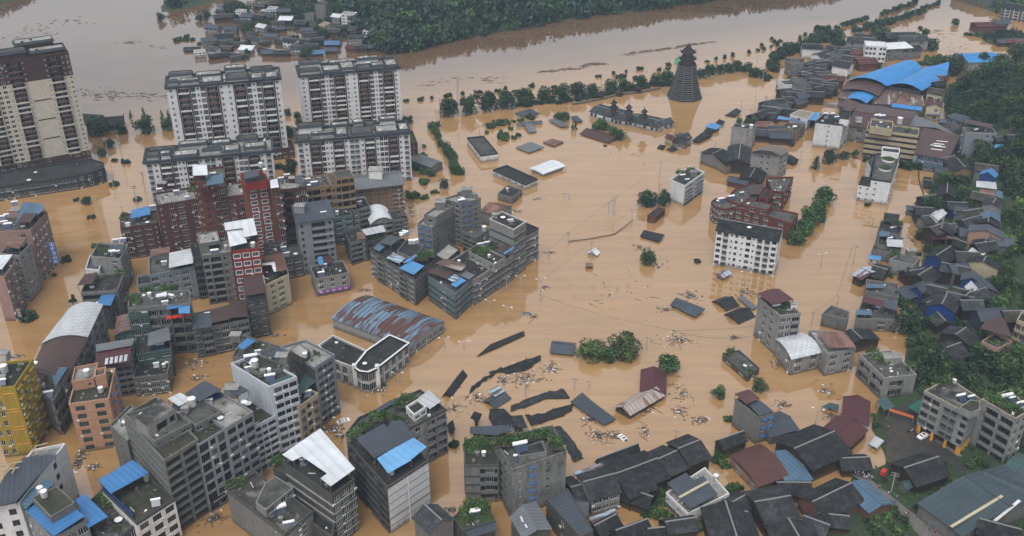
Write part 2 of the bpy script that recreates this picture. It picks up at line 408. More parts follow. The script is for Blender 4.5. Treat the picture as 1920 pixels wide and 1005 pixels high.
  # ---------------------------------------------------------------- mesh builder
class MB:
    def __init__(s):s.v=[]; s.f=[]; s.m=[]
    def face(s,pts,m=0):
        b=len(s.v); s.v.extend(tuple(p) for p in pts); s.f.append(tuple(range(b,b+len(pts)))); s.m.append(m)
    def box(s,x0,y0,z0,x1,y1,z1,m=0):
        s.hexa([(x0,y0),(x1,y0),(x1,y1),(x0,y1)],z0,z1,m)
    def hexa(s,poly,z0,z1,m=0,bottom=True,top=True,mt=None):
        n=len(poly)
        for i in range(n):
            a,b=poly[i],poly[(i+1) % n]
            s.face([(a[0],a[1],z0),(b[0],b[1],z0),(b[0],b[1],z1),(a[0],a[1],z1)],m)
        if top:s.face([(p[0],p[1],z1) for p in poly],m if mt is None else mt)
        if bottom:s.face([(p[0],p[1],z0) for p in reversed(poly)],m)
    def obox(s,c,ax,l,w,z0,z1,m=0):
        ax=Vector((ax[0],ax[1])).normalized(); ay=Vector((-ax.y,ax.x)); c=Vector((c[0],c[1]))
        s.hexa([c-ax*l/2-ay*w/2,c+ax*l/2-ay*w/2,c+ax*l/2+ay*w/2,c-ax*l/2+ay*w/2],z0,z1,m)
    def slab(s,pts,th,m=0,mu=None):
        pts=[Vector(p) for p in pts]
        n=(pts[1]-pts[0]).cross(pts[2]-pts[0]).normalized()
        if n.z < 0:pts=pts[::-1]; n=-n
        lo=[p-n*th for p in pts]
        s.face(pts,m); s.face(lo[::-1],m if mu is None else mu)
        k=len(pts)
        for i in range(k):
            s.face([pts[i],lo[i],lo[(i+1) % k],pts[(i+1) % k]],m)
    def beam(s,a,b,w,m=0,h=None):
        a,b=Vector(a),Vector(b); d=(b-a)
        if d.length < 1e-6:return
        d.normalize(); u=d.cross(Vector((0,0,1)))
        if u.length < 1e-3:u=Vector((1,0,0))
        u.normalize(); t=u.cross(d); h=h or w
        q=[(-1,-1),(1,-1),(1,1),(-1,1)]
        A=[a+u*x*w/2+t*y*h/2 for x,y in q]; B=[b+u*x*w/2+t*y*h/2 for x,y in q]
        for i in range(4):
            j=(i+1) % 4; s.face([A[i],A[j],B[j],B[i]],m)
        s.face(A[::-1],m); s.face(B,m)
    def cyl(s,c,r,z0,z1,m=0,n=10,r1=None,mt=None):
        r1=r if r1 is None else r1
        A=[(c[0]+r*math.cos(6.2832*i/n),c[1]+r*math.sin(6.2832*i/n),z0) for i in range(n)]
        B=[(c[0]+r1*math.cos(6.2832*i/n),c[1]+r1*math.sin(6.2832*i/n),z1) for i in range(n)]
        for i in range(n):
            j=(i+1) % n; s.face([A[i],A[j],B[j],B[i]],m)
        s.face(B,m if mt is None else mt); s.face(A[::-1],m)
    def tube(s,a,b,r,m=0,n=6,r1=None):
        a,b=Vector(a),Vector(b); d=(b-a).normalized(); u=d.cross(Vector((0,0,1)))
        if u.length < 1e-3:u=Vector((1,0,0))
        u.normalize(); t=u.cross(d); r1=r if r1 is None else r1
        A=[a+(u*math.cos(6.2832*i/n)+t*math.sin(6.2832*i/n))*r for i in range(n)]
        B=[b+(u*math.cos(6.2832*i/n)+t*math.sin(6.2832*i/n))*r1 for i in range(n)]
        for i in range(n):
            j=(i+1) % n; s.face([A[i],A[j],B[j],B[i]],m)
        s.face(A[::-1],m); s.face(B,m)
    def mesh(s,name,mats,off=(0,0,0)):
        me=bpy.data.meshes.new(name)
        ox,oy,oz=off
        me.from_pydata([(x-ox,y-oy,z-oz) for x,y,z in s.v],[],s.f)
        for mt in mats:me.materials.append(MATS[mt])
        if len(mats) > 1:me.polygons.foreach_set('material_index',s.m)
        uv=me.uv_layers.new(name='UVMap')
        dat=np.zeros((len(me.loops),2),np.float32); k=0
        for f in s.f:
            p=[s.v[i] for i in f]
            a,b,c=Vector(p[0]),Vector(p[1]),Vector(p[2])
            n=(b-a).cross(c-a)
            if n.length < 1e-9:n=Vector((0,0,1))
            n.normalize()
            if abs(n.z) > .995:
                e=(b-a); e.z=0
                u=e.normalized() if e.length > 1e-6 else Vector((1,0,0))
                if u.x < 0:u=-u
            else:u=Vector((-n.y,n.x,0)).normalized()
            w=n.cross(u)
            for q in p:
                dat[k]=(q[0]*u.x+q[1]*u.y,q[0]*w.x+q[1]*w.y+q[2]*w.z); k += 1
        uv.data.foreach_set('uv',dat.ravel())
        return me
WL={}
def place(name,me,parent=None,loc=(0,0,0),rz=0.0):
    o=bpy.data.objects.new(name,me)
    COL.objects.link(o)
    if parent is not None:o.parent=parent
    o.location=loc
    if rz:o.rotation_euler=(0,0,rz)
    return o
def build(mb,name,mats,parent=None,pivot=None):
    """links one mesh; world-space builder, stored relative to the parent's base"""
    if parent is not None:
        off=WL[parent.name]
        o=place(name,mb.mesh(name,mats,off),parent)
        WL[o.name]=off
    else:
        off=pivot or (0,0,0)
        o=place(name,mb.mesh(name,mats,off),None,off)
        WL[o.name]=tuple(off)
    return o
def thing(name,label,cat,loc,group=None,rz=0.0):
    o=bpy.data.objects.new(name,None)
    COL.objects.link(o); o.empty_display_size=.5
    o.location=loc; o.rotation_euler=(0,0,rz)
    WL[o.name]=tuple(loc)
    return tag(o,label,cat,group)
def tag(o,label,cat,group=None,kind=None):
    if label:o['label']=label
    if cat:o['category']=cat
    if group:o['group']=group
    if kind:o['kind']=kind
    return o
def area2(p):
    return sum(p[i][0]*p[(i+1) % len(p)][1]-p[(i+1) % len(p)][0]*p[i][1] for i in range(len(p)))
def inset(poly,d):
    n=len(poly); out=[]
    for i in range(n):
        a,b,c=Vector(poly[i-1][:2]),Vector(poly[i][:2]),Vector(poly[(i+1) % n][:2])
        e1=(b-a).normalized(); e2=(c-b).normalized()
        n1=Vector((-e1.y,e1.x)); n2=Vector((-e2.y,e2.x))
        k=n1+n2; q=max(.3,k.dot(k)/2)
        out.append(b+k*(d/q))
    return out
  # ---------------------------------------------------------------- window, balcony and other repeated parts (x along wall, -y outward, z up)
CACHE={}
def cached(key,fn):
    if key not in CACHE:CACHE[key]=fn()
    return CACHE[key]
def win_mesh(w,h,fm='frame_white',gm='glass'):
    w=round(w*4)/4; h=round(h*4)/4
    def mk():
        b=MB()
        b.face([(-w/2,0,0),(w/2,0,0),(w/2,0,h),(-w/2,0,h)],1)
        t=.09
        for x0,x1,z0,z1 in ((-w/2,w/2,0,t),(-w/2,w/2,h-t,h),(-w/2,-w/2+t,t,h-t),(w/2-t,w/2,t,h-t),(-.04,.04,t,h-t)):
            b.box(x0,-.08,z0,x1,-.004,z1,0)
        if w > 1.9:
            for s in (-1,1):b.box(s*w/4-.03,-.07,t,s*w/4+.03,-.005,h-t,0)
        return b.mesh('window',[fm,gm])
    return cached(('win',w,h,fm,gm),mk)
def surround_mesh(w,h,m='frame_white'):
    w=round(w*4)/4; h=round(h*4)/4
    def mk():
        b=MB(); t=.22
        for x0,x1,z0,z1 in ((-w/2-t,w/2+t,-t,0),(-w/2-t,w/2+t,h,h+t),(-w/2-t,-w/2,0,h),(w/2,w/2+t,0,h)):
            b.box(x0,-.1,z0,x1,.02,z1,0)
        return b.mesh('window_surround',[m])
    return cached(('sur',w,h,m),mk)
def balc_mesh(w,pr,m,style='solid',ph=1.0):
    w=round(w*4)/4
    def mk():
        b=MB()
        b.box(-w/2,-pr,-.16,w/2,.03,0,0)
        if style == 'solid':
            b.box(-w/2,-pr,0,w/2,-pr+.12,ph,0)
            b.box(-w/2,-pr+.12,0,-w/2+.12,.03,ph,0); b.box(w/2-.12,-pr+.12,0,w/2,.03,ph,0)
        else:
            k=max(3,int(w/.35))
            for i in range(k+1):
                x=-w/2+.04+(w-.08)*i/k
                b.box(x-.03,-pr+.02,0,x+.03,-pr+.08,ph-.06,1)
            b.box(-w/2,-pr,ph-.06,w/2,-pr+.1,ph,1)
        return b.mesh('balcony',[m,'frame_dark'])
    return cached(('bal',w,pr,m,style,ph),mk)
def ac_mesh():
    def mk():
        b=MB()
        b.box(-.42,-.38,0,.42,-.06,.62,0)
        n=10
        b.face([(-.1+.24*math.cos(6.2832*i/n),-.385,.31+.24*math.sin(6.2832*i/n)) for i in range(n)],1)
        b.box(-.4,-.3,-.08,-.34,0,0,1); b.box(.34,-.3,-.08,.4,0,0,1)
        return b.mesh('air_conditioner',['ac_white','frame_dark'])
    return cached('ac',mk)
def awn_mesh(w,m):
    w=round(w*4)/4
    def mk():
        b=MB()
        b.slab([(-w/2,-.75,0),(w/2,-.75,0),(w/2,0,.4),(-w/2,0,.4)],.05)
        return b.mesh('awning',[m])
    return cached(('awn',w,m),mk)
def cage_mesh(w,h):
    w=round(w*4)/4; h=round(h*4)/4
    def mk():
        b=MB(); d=.5
        b.box(-w/2,-d,-.05,w/2,0,0,0); b.box(-w/2,-d,h,w/2,0,h+.05,0)
        k=max(4,int(w/.3))
        for i in range(k+1):
            x=-w/2+.02+(w-.04)*i/k
            b.box(x-.02,-d,0,x+.02,-d+.04,h,0)
        b.box(-w/2,-d-.005,h*.5-.02,w/2,-d+.03,h*.5+.02,0)
        return b.mesh('window_cage',['frame_dark'])
    return cached(('cage',w,h),mk)
KIND={  # weight, width, height, sill, recess, glazed
    'w':(1,1.8,1.7,.8,.25,1),'a':(1,1.8,1.7,.8,.25,1),'d':(1,1.6,1.4,.9,.22,1),'W':(1.5,2.7,1.8,.7,.25,1),'A':(1.5,2.7,1.8,.7,.25,1),
    's':(.7,.8,1.0,1.1,.2,1),'c':(1.2,1.9,1.5,.8,.2,1),'F':(1.3,2.2,1.5,.9,.15,1),'o':(1.3,1.9,1.9,.5,.9,0),'O':(2,9,2.3,.2,1.1,0),
    'n':(1,.9,1.0,1.0,.8,0),'b':(1.8,9,2.2,.15,1.0,2),'B':(2.2,9,2.3,.1,.9,2),'r':(1.8,9,2.2,.15,1.0,2),'g':(2,99,1.5,1.05,1.3,2),'.':(.6,),',':(.3,),'f':(.25,),'G':(1,9,2.4,.3,.25,1),
    'v':(.9,1.1,1.5,.9,.2,1)}
CAPW=100
def facade(b,p0,p1,ztop,zb,n,pat,wmb,accent,opt,cnt):
    p0=Vector(p0[:2]); p1=Vector(p1[:2]); e=p1-p0; Lw=e.length; u=e/Lw; nrm=Vector((u.y,-u.x)); rz=math.atan2(u.y,u.x)
    off=WL[b.name]
    sh=opt.get('sh') or (ztop-max(zb,0))/n
    ws=[KIND[c][0] for c in pat]; tot=sum(ws); x=0.0
    def W3(s,z,d=0.0):return (p0.x+u.x*s+nrm.x*d,p0.y+u.y*s+nrm.y*d,z)
    fm=opt.get('fm','frame_white'); gm=opt.get('gm','glass')
    rnd=opt['rnd']
    k=int(opt.get('k',1))
    for c,wt in zip(pat,ws):
        xa,xb=x/tot*Lw,(x+wt)/tot*Lw; x += wt; bw=xb-xa; mid=(xa+xb)/2
        if c in '.,' or c not in KIND or len(KIND[c]) == 1:
            wmb.face([W3(xa,zb),W3(xb,zb),W3(xb,ztop),W3(xa,ztop)],0)
            if c == 'f':wmb.obox((p0+u*mid+nrm*.18),u,min(bw,.6),.4,zb,ztop,2)
            continue
        _,w,h,sill,rec,gl=KIND[c]
        w=min(w,bw*(.86 if c not in 'BGg' else .94)); 
        if c == 'g':w=bw-.02
        sc=min(1.25,sh/3.0); h=min(h*sc,sh-.35); sill=min(sill*sc,sh-h-.15)
        ua,ub=mid-w/2,mid+w/2
        z=ztop; spans=[]
        for fl in range(n):
            zf=ztop-(fl+1)*sh
            z0,z1=zf+sill,zf+sill+h
            if z1 < zb+.5:break
            z0=max(z0,zb+.02)
            spans.append((z0,z1,zf,fl))
  # side strips
        if ua-xa > .001:
            wmb.face([W3(xa,zb),W3(ua,zb),W3(ua,ztop),W3(xa,ztop)],0)
            wmb.face([W3(ub,zb),W3(xb,zb),W3(xb,ztop),W3(ub,ztop)],0)
        zt=ztop
        for z0,z1,zf,fl in spans:
            wmb.face([W3(ua,z1),W3(ub,z1),W3(ub,zt),W3(ua,zt)],0)
            wmb.face([W3(ua,z0),W3(ua,z0,-rec),W3(ua,z1,-rec),W3(ua,z1)],0)
            wmb.face([W3(ub,z0,-rec),W3(ub,z0),W3(ub,z1),W3(ub,z1,-rec)],0)
            wmb.face([W3(ua,z0),W3(ub,z0),W3(ub,z0,-rec),W3(ua,z0,-rec)],0)
            wmb.face([W3(ua,z1,-rec),W3(ub,z1,-rec),W3(ub,z1),W3(ua,z1)],0)
            zt=z0
            if gl != 1:wmb.face([W3(ua,z0,-rec),W3(ub,z0,-rec),W3(ub,z1,-rec),W3(ua,z1,-rec)],1)
            def put(name,me,s,z,d):
                q=W3(s,z,d)
                cnt.append((name,me,(q[0]-off[0],q[1]-off[1],q[2]-off[2]),rz))
            if gl == 1:put('window',win_mesh(w,z1-z0,fm,gm),mid,z0,-rec+.01)
            if gl == 2 and opt.get('door',True):
                dw=min(w*.6,2.6)
                put('window',win_mesh(dw,min(1.9,h-.1),fm,gm),mid+rnd.uniform(-.15,.15)*(w-dw),z0+.05,-rec+.02)
            if c == 'F':put('window_surround',surround_mesh(w,z1-z0),mid,z0,0.0)
            if c in 'bB':put('balcony',balc_mesh(w+.1,.55 if c == 'b' else 1.1,'brown_trim' if c == 'B' and rnd.random() < .5 else accent,'solid',1.0 if c == 'b' else .62),mid,zf+sill,0)
            if c == 'r':put('balcony',balc_mesh(w+.1,.5,accent,'rail'),mid,zf+sill,0)
            if c == 'c':put('window_cage',cage_mesh(w,z1-z0),mid,z0,0)
            if c == 'd':put('awning',awn_mesh(w+.5,opt.get('aw','blue_awning')),mid,z1+.05,.01)
            if c in 'wWF' and rnd.random() < .2:put('air_conditioner',ac_mesh(),mid+(w/2+.1)*rnd.choice((-1,1)),z0-.75,0.0)
            if c in 'aA' and rnd.random() < .8:put('air_conditioner',ac_mesh(),mid+(w/2+.1)*rnd.choice((-1,1)),z0-.75,0.0)
        wmb.face([W3(ua,zb),W3(ub,zb),W3(ub,zt),W3(ua,zt)],0)
def wpoly(fr,P,z,dep=None):
    q=[gp(fr,p,z) for p in P]
    if len(q) == 2:
        dep=dep or 10
        a,c=q; e=(c-a); nn=Vector((-e.y,e.x,0)).normalized()
        if nn.dot(a-Vector((0,0,0))) < 0:nn=-nn
        q=[a,c,c+nn*dep,a+nn*dep]
    elif len(q) == 3:q.append(q[0]+q[2]-q[1])
    return q
def zsolve(fr,P,h,z0):
    if z0 is None:return 0.0
    if z0 != 't':return z0
    z=0.0
    for _ in range(25):
        q=[gp(fr,p,z+h) for p in P]
        c=sum((Vector(p) for p in q),Vector())/len(q)
        z=z*.5+.5*hz(c.x,c.y)
    return z
LOGH=[]
def finish(b,cnt):
    by={}
    for it in cnt:by.setdefault(it[0],[]).append(it)
    for name,its in by.items():
        off=Vector(WL[b.name])
        its.sort(key=lambda i:(Vector(i[2])+off-CAM).length)
        seen=b.get('n_'+name,0)
        keep=its[:max(0,CAPW-seen)]
        for nm,me,lc,rz in keep:place(nm,me,b,lc,rz)
        rest=its[len(keep):]
        if rest:
            vs,fs,ms,uvs,nv=[],[],[],[],0
            mats=[]
            for nm,me,lc,rz in rest:
                mt=Matrix.Translation(lc) @ Matrix.Rotation(rz,4,'Z')
                idx=[]
                for mm in me.materials:
                    if mm not in mats:mats.append(mm)
                    idx.append(mats.index(mm))
                vs.extend(tuple(mt @ v.co) for v in me.vertices)
                for p in me.polygons:
                    fs.append(tuple(i+nv for i in p.vertices)); ms.append(idx[p.material_index])
                nv += len(me.vertices)
            me=bpy.data.meshes.new(name); me.from_pydata(vs,[],fs)
            me.uv_layers.new(name='UVMap')
            for mm in mats:me.materials.append(mm)
            me.polygons.foreach_set('material_index',ms)
            o=place(name,me,b); o['kind']='stuff'
def vol(b,fr,P,h=None,n=4,wall='concrete',fac=(),z0=None,zb=None,base=None,dep=None,roof='flat',deck='deck',par=.9,accent=None,ledge=None,junk=True,seed=None,parm=None,out=.0,rise=None,top=None,wm=None,**opt):
    """one storeyed volume of building b (b may be a tuple name,label,category[,group] -> new thing)"""
    if base is not None:h=solve_h(fr,P[base[0]],base[1])
    z0=zsolve(fr,P,h,z0)
    q=wpoly(fr,P,z0+h,dep)
    rev=area2(q) < 0
    fac=(list(fac)+['']*len(q))[:len(q)] if not isinstance(fac,str) else [fac]*len(q)
    wms=[wm is not None and i == wm[0] for i in range(len(q))]
    if rev:
        q=q[::-1]; k=len(q); fac=[fac[(k-2-i) % k] for i in range(k)]; wms=[wms[(k-2-i) % k] for i in range(k)]
    c=sum((Vector(p) for p in q),Vector())/len(q)
    if not isinstance(b,bpy.types.Object):
        b=thing(b[0],b[1],b[2],(c.x,c.y,max(0,z0)),b[3] if len(b) > 3 else None)
        LOGH.append((b['label'][:50],round(h,1),round(max((Vector(q[0])-Vector(q[1])).length,(Vector(q[1])-Vector(q[2])).length),1),round(min((Vector(q[0])-Vector(q[1])).length,(Vector(q[1])-Vector(q[2])).length),1),round(z0,1)))
    rnd=random.Random(seed if seed is not None else int(abs(c.x*7+c.y*13)*10))
    opt['rnd']=rnd
    ztop=z0+h
    zw=ztop-(par if roof == 'flat' else 0)
    zlow=(z0-2.5 if zb is None else zb)
    wmb=MB(); cnt=[]
    accent=accent or wall
    ldg=MB()
    for i in range(len(q)):
        p0,p1=q[i],q[(i+1) % len(q)]
        e=Vector((p1.x-p0.x,p1.y-p0.y)); Lw=e.length
        nrm=Vector((e.y,-e.x)).normalized()
        pat=fac[i]
        vis=nrm.dot(Vector((CAM.x-(p0.x+p1.x)/2,CAM.y-(p0.y+p1.y)/2))) > -.05*CAMH
        if pat.startswith('*'):pat=pat[1:]*max(1,round(Lw/(3.3*max(1,len(pat)-1))))
        if pat and vis:facade(b,p0,p1,zw,zlow,n,pat,wmb,accent,opt,cnt)
        else:wmb.face([(p0.x,p0.y,zlow),(p1.x,p1.y,zlow),(p1.x,p1.y,zw),(p0.x,p0.y,zw)],3 if wms[i] else 0)
        if ledge and vis and Lw > 1.5:
            sh=opt.get('sh') or (zw-max(zlow,0))/n
            for fl in range(n):
                zl=zw-(fl+1)*sh
                if zl < max(zlow,0)+.1:break
                u=e/Lw
                ldg.obox((Vector((p0.x+p1.x,p0.y+p1.y))/2+nrm*(opt.get('lw',.3)/2-.02)),u,Lw-.02,opt.get('lw',.3),zl-.1,zl+opt.get('lh',.12),0)
    poly=[Vector((p.x,p.y)) for p in q]
    wo=build(wmb,'wall',[wall,'interior',opt.get('fin',accent)]+([wm[1]] if wm else []),b)
    if ldg.f:build(ldg,'ledge',[ledge],b)
    if roof == 'flat':
        d=MB(); d.hexa(inset(poly,.02),zw-.35,zw+.004,0,False); build(d,'roof',[deck],b)
        if par > .05:
            pm=MB(); o1=inset(poly,-.06-out); i1=inset(poly,.26)
            k=len(o1)
            for i in range(k):
                j=(i+1) % k
                pm.face([(*o1[i],zw+.002),(*o1[j],zw+.002),(*o1[j],ztop),(*o1[i],ztop)],0)
                pm.face([(*i1[j],zw+.002),(*i1[i],zw+.002),(*i1[i],ztop),(*i1[j],ztop)],0)
                pm.face([(*o1[i],ztop),(*o1[j],ztop),(*i1[j],ztop),(*i1[i],ztop)],1)
                pm.face([(*o1[j],zw+.002),(*o1[i],zw+.002),(*i1[i],zw+.002),(*i1[j],zw+.002)],0)
            build(pm,'parapet',[parm or wall,top or parm or wall],b)
        if junk:
            clutter(b,poly,zw,rnd,junk)
            if abs(area2(poly))/2 > 70:
                for _ in range(rnd.randint(1,3)):
                    k1,k2=rnd.uniform(.15,.85),rnd.uniform(.15,.85); p_=poly[0].lerp(poly[1],k1).lerp(poly[-1].lerp(poly[-2],k1),k2)
                    if inpoly(poly,p_.x,p_.y) > 1.3:extra(b,'S',[(rnd.choice('tssmdg'),pix((p_.x,p_.y,zw)),rnd.uniform(.8,1.3))],zw)
    elif roof in ('gable','hip','shed','barrel'):
        roofing(b,q,zw,roof,deck,rise if rise else 1.8,wall,opt.get('ridge',0),opt.get('ov',.5))
    finish(b,cnt)
    b_deck[b.name]=zw
    return b
b_deck={}
def inpoly(poly,x,y):
    return float(dpoly([(p[0],p[1]) for p in poly],x,y))
def clutter(b,poly,z,rnd,amt=1):
    xs=[p[0] for p in poly]; ys=[p[1] for p in poly]
    A=abs(area2(poly))/2
    m=MB()
    for i in range(int(min(36,A/9)*(1 if amt is True else amt))):
        x,y=rnd.uniform(min(xs),max(xs)),rnd.uniform(min(ys),max(ys))
        if inpoly(poly,x,y) < .8:continue
        t=rnd.random(); a=rnd.uniform(0,3.14)
        if t < .45:m.obox((x,y),(math.cos(a),math.sin(a)),rnd.uniform(.4,1.3),rnd.uniform(.3,.9),z+.004,z+rnd.uniform(.2,.8),rnd.choice((0,1,2,0,1)))
        elif t < .8:m.beam((x,y,z+.1),(x+rnd.uniform(-2,2),y+rnd.uniform(-2,2),z+rnd.uniform(.08,.3)),.14,rnd.choice((0,1,2)))
        else:
            m.obox((x,y),(1,0),.5,.5,z+.004,z+.4,3)
            for _ in range(5):
                c=Vector((x+rnd.uniform(-.3,.3),y+rnd.uniform(-.3,.3),z+.4+rnd.uniform(.1,.6)))
                r=.3; m.face([c+Vector((rnd.uniform(-r,r),rnd.uniform(-r,r),rnd.uniform(-r,r))) for _ in range(3)],4)
    if m.f:build(m,'roof_clutter',['frame_dark','wood_grey','white_paint','soil','leaf_mid'],b)['kind']='stuff'
def roofing(b,q,z,kind,mat,rise,wall,ridge=0,ov=.5,th=.16):
    """pitched or curved roof over quad q (world, ccw); ridge=0: ridge parallel to edge 0"""
    q=[Vector(p) for p in q]
    if ridge:q=q[1:]+q[:1]
    A,B,C,D=q
    ex=(B-A).normalized(); ey=(D-A).normalized()
    A,B,C,D=A-ex*ov-ey*ov,B+ex*ov-ey*ov,C+ex*ov+ey*ov,D-ex*ov+ey*ov
    for p in (A,B,C,D):p.z=z
    r=MB(); g=MB()
    if kind == 'gable':
        w0=(D-A).length/2; drop=rise/w0*ov*1.0
        M1,M2=(A+D)/2,(B+C)/2; M1.z=M2.z=z+rise
        for p in (A,B,C,D):p.z -= drop-.1
        M1.z += .1; M2.z += .1
        r.slab([A,B,M2,M1],th); r.slab([C,D,M1,M2],th)
        r.beam(M1+Vector((0,0,.04)),M2+Vector((0,0,.04)),.4,1,.22)
        a,bb,c,d=q
        for s,t in ((d,a),(bb,c)):
            mm=(s+t)/2
            g=MB(); g.face([(s.x,s.y,z),(t.x,t.y,z),(mm.x,mm.y,z+rise-.05)],0); build(g,'gable_wall',[wall],b)
    elif kind == 'hip':
        k=min(.42,(D-A).length/2/(B-A).length)
        M1=(A+D)/2; M2=(B+C)/2; e=M2-M1
        R1=M1+e*k; R2=M2-e*k; R1.z=R2.z=z+rise
        for f in ([A,B,R2,R1],[B,C,R2],[C,D,R1,R2],[D,A,R1]):r.slab(f,th)
    elif kind == 'shed':
        C.z=D.z=z+rise
        r.slab([A,B,C,D],th)
        a,bb,c,d=q
        g.face([(bb.x,bb.y,z),(c.x,c.y,z),(c.x,c.y,z+rise)],0); g.face([(d.x,d.y,z),(a.x,a.y,z),(d.x,d.y,z+rise)],0)
        g.face([(c.x,c.y,z),(d.x,d.y,z),(d.x,d.y,z+rise),(c.x,c.y,z+rise)],0)
        build(g,'gable_wall',[wall],b)
    elif kind == 'barrel':
        n=12; L1,L2=[],[]
        for i in range(n+1):
            t=i/n; zz=z+rise*(1-(2*t-1)**2)
            p=A.lerp(D,t); p.z=zz; L1.append(p)
            p=B.lerp(C,t); p.z=zz; L2.append(p)
        dn=Vector((0,0,-th))
        for i in range(n):
            r.face([L1[i],L2[i],L2[i+1],L1[i+1]],0)
            r.face([L1[i+1]+dn,L2[i+1]+dn,L2[i]+dn,L1[i]+dn],0)
            r.face([L1[i]+dn,L1[i],L1[i+1],L1[i+1]+dn],0); r.face([L2[i],L2[i]+dn,L2[i+1]+dn,L2[i+1]],0)
        r.face([L1[0]+dn,L2[0]+dn,L2[0],L1[0]],0); r.face([L1[n],L2[n],L2[n]+dn,L1[n]+dn],0)
        a,bb,c,d=q
        def arch(s,t):
            pts=[(s.x,s.y,z-.0)]
            for i in range(n+1):
                f=i/n; p=s.lerp(t,f); pts.append((p.x,p.y,z+rise*(1-(2*f-1)**2)-th-.01))
            pts.append((t.x,t.y,z)); return pts
        for p_ in (arch(a,d)[::-1],arch(bb,c)):g=MB(); g.face(p_,0); build(g,'gable_wall',[wall],b)
    return build(r,'roof',[mat,'eave_grey' if 'tile' in mat else mat],b)
def sheet(b,fr,P,h,mat,below=2.4,tilt=0.0,z0=None,dep=None,posts=True,th=.12,bow=0.0,name='canopy'):
    """a sheet canopy on posts; P px outline at height h"""
    z0=zsolve(fr,P,h,z0)
    q=wpoly(fr,P,z0+h,dep)
    m=MB()
    if bow and len(q) == 4:
        n=8; A,B,C,D=q
        for i in range(n):
            t0,t1=i/n,(i+1)/n
            def pt(s,e,t):p=s.lerp(e,t); p.z += bow*(1-(2*t-1)**2); return p
            m.slab([pt(A,B,t0),pt(A,B,t1),pt(D,C,t1),pt(D,C,t0)],th)
    else:
        if tilt:
            for i in range(len(q)):
                if i >= len(q)//2:q[i].z += tilt
        m.slab(q,th)
    o=build(m,name,[mat],b)
    if posts:
        f=MB(); c=sum((Vector(p) for p in q),Vector())/len(q)
        for p in q:
            t=p.lerp(c,.06)
            f.box(t.x-.08,t.y-.08,z0+h-below,t.x+.08,t.y+.08,t.z-th-.01)
        build(f,'canopy_frame',['frame_dark'],o)
    return o
def gable(b,fr,A,B,R,he,rise=1.8,wall='wood_dark',roof='tile',z0='t',fac=(),ov=.55,zb=None,kind='gable',n=1,**opt):
    """A,B: ends of one eave; R: ridge end beside B"""
    zs=zsolve(fr,[A,B],he,z0)
    a,c=gp(fr,A,zs+he),gp(fr,B,zs+he)
    r=gp(fr,R,zs+he+rise)
    d=Vector((r.x-c.x,r.y-c.y,0))*2
    e=(c-a).normalized()
    d=d-e*d.dot(e)*.85
    q=[a,c,c+d,a+d]
    ins=min(ov,.2*(c-a).length)
    fac=list(fac)+['']*(4-len(fac))
    if area2(q) < 0:
        q=[q[1],q[0],q[3],q[2]]; fac=[fac[0],fac[3],fac[2],fac[1]]
    ex=(q[1]-q[0]).normalized(); ey=(q[3]-q[0]).normalized()
    q=[q[0]+ex*ins+ey*ins,q[1]-ex*ins+ey*ins,q[2]-ex*ins-ey*ins,q[3]+ex*ins-ey*ins]
    cc=sum(q,Vector())/4
    if not isinstance(b,bpy.types.Object):
        b=thing(b[0],b[1],b[2],(cc.x,cc.y,zs),b[3] if len(b) > 3 else None)
        LOGH.append((b['label'][:50],'gable',round((q[1]-q[0]).length,1),round((q[3]-q[0]).length,1),round(zs,1)))
    zw=zs+he; wmb=MB(); cnt=[]
    opt['rnd']=random.Random(int(abs(cc.x*3+cc.y*5)*10))
    zl=zs-3 if zb is None else zb
    for i in range(4):
        p0,p1=q[i],q[(i+1) % 4]
        pat=fac[i]
        if pat.startswith('*'):pat=pat[1:]*max(1,round((p1-p0).length/(3.0*max(1,len(pat)-1))))
        if pat:facade(b,p0,p1,zw,zl,n,pat,wmb,wall,dict(opt,sh=opt.get('sh',2.9)),cnt)
        else:wmb.face([(p0.x,p0.y,zl),(p1.x,p1.y,zl),(p1.x,p1.y,zw),(p0.x,p0.y,zw)],0)
    build(wmb,'wall',[wall,'interior',wall],b)
    roofing(b,q,zw,kind,roof,rise,wall,0,ov)
    finish(b,cnt)
    return b
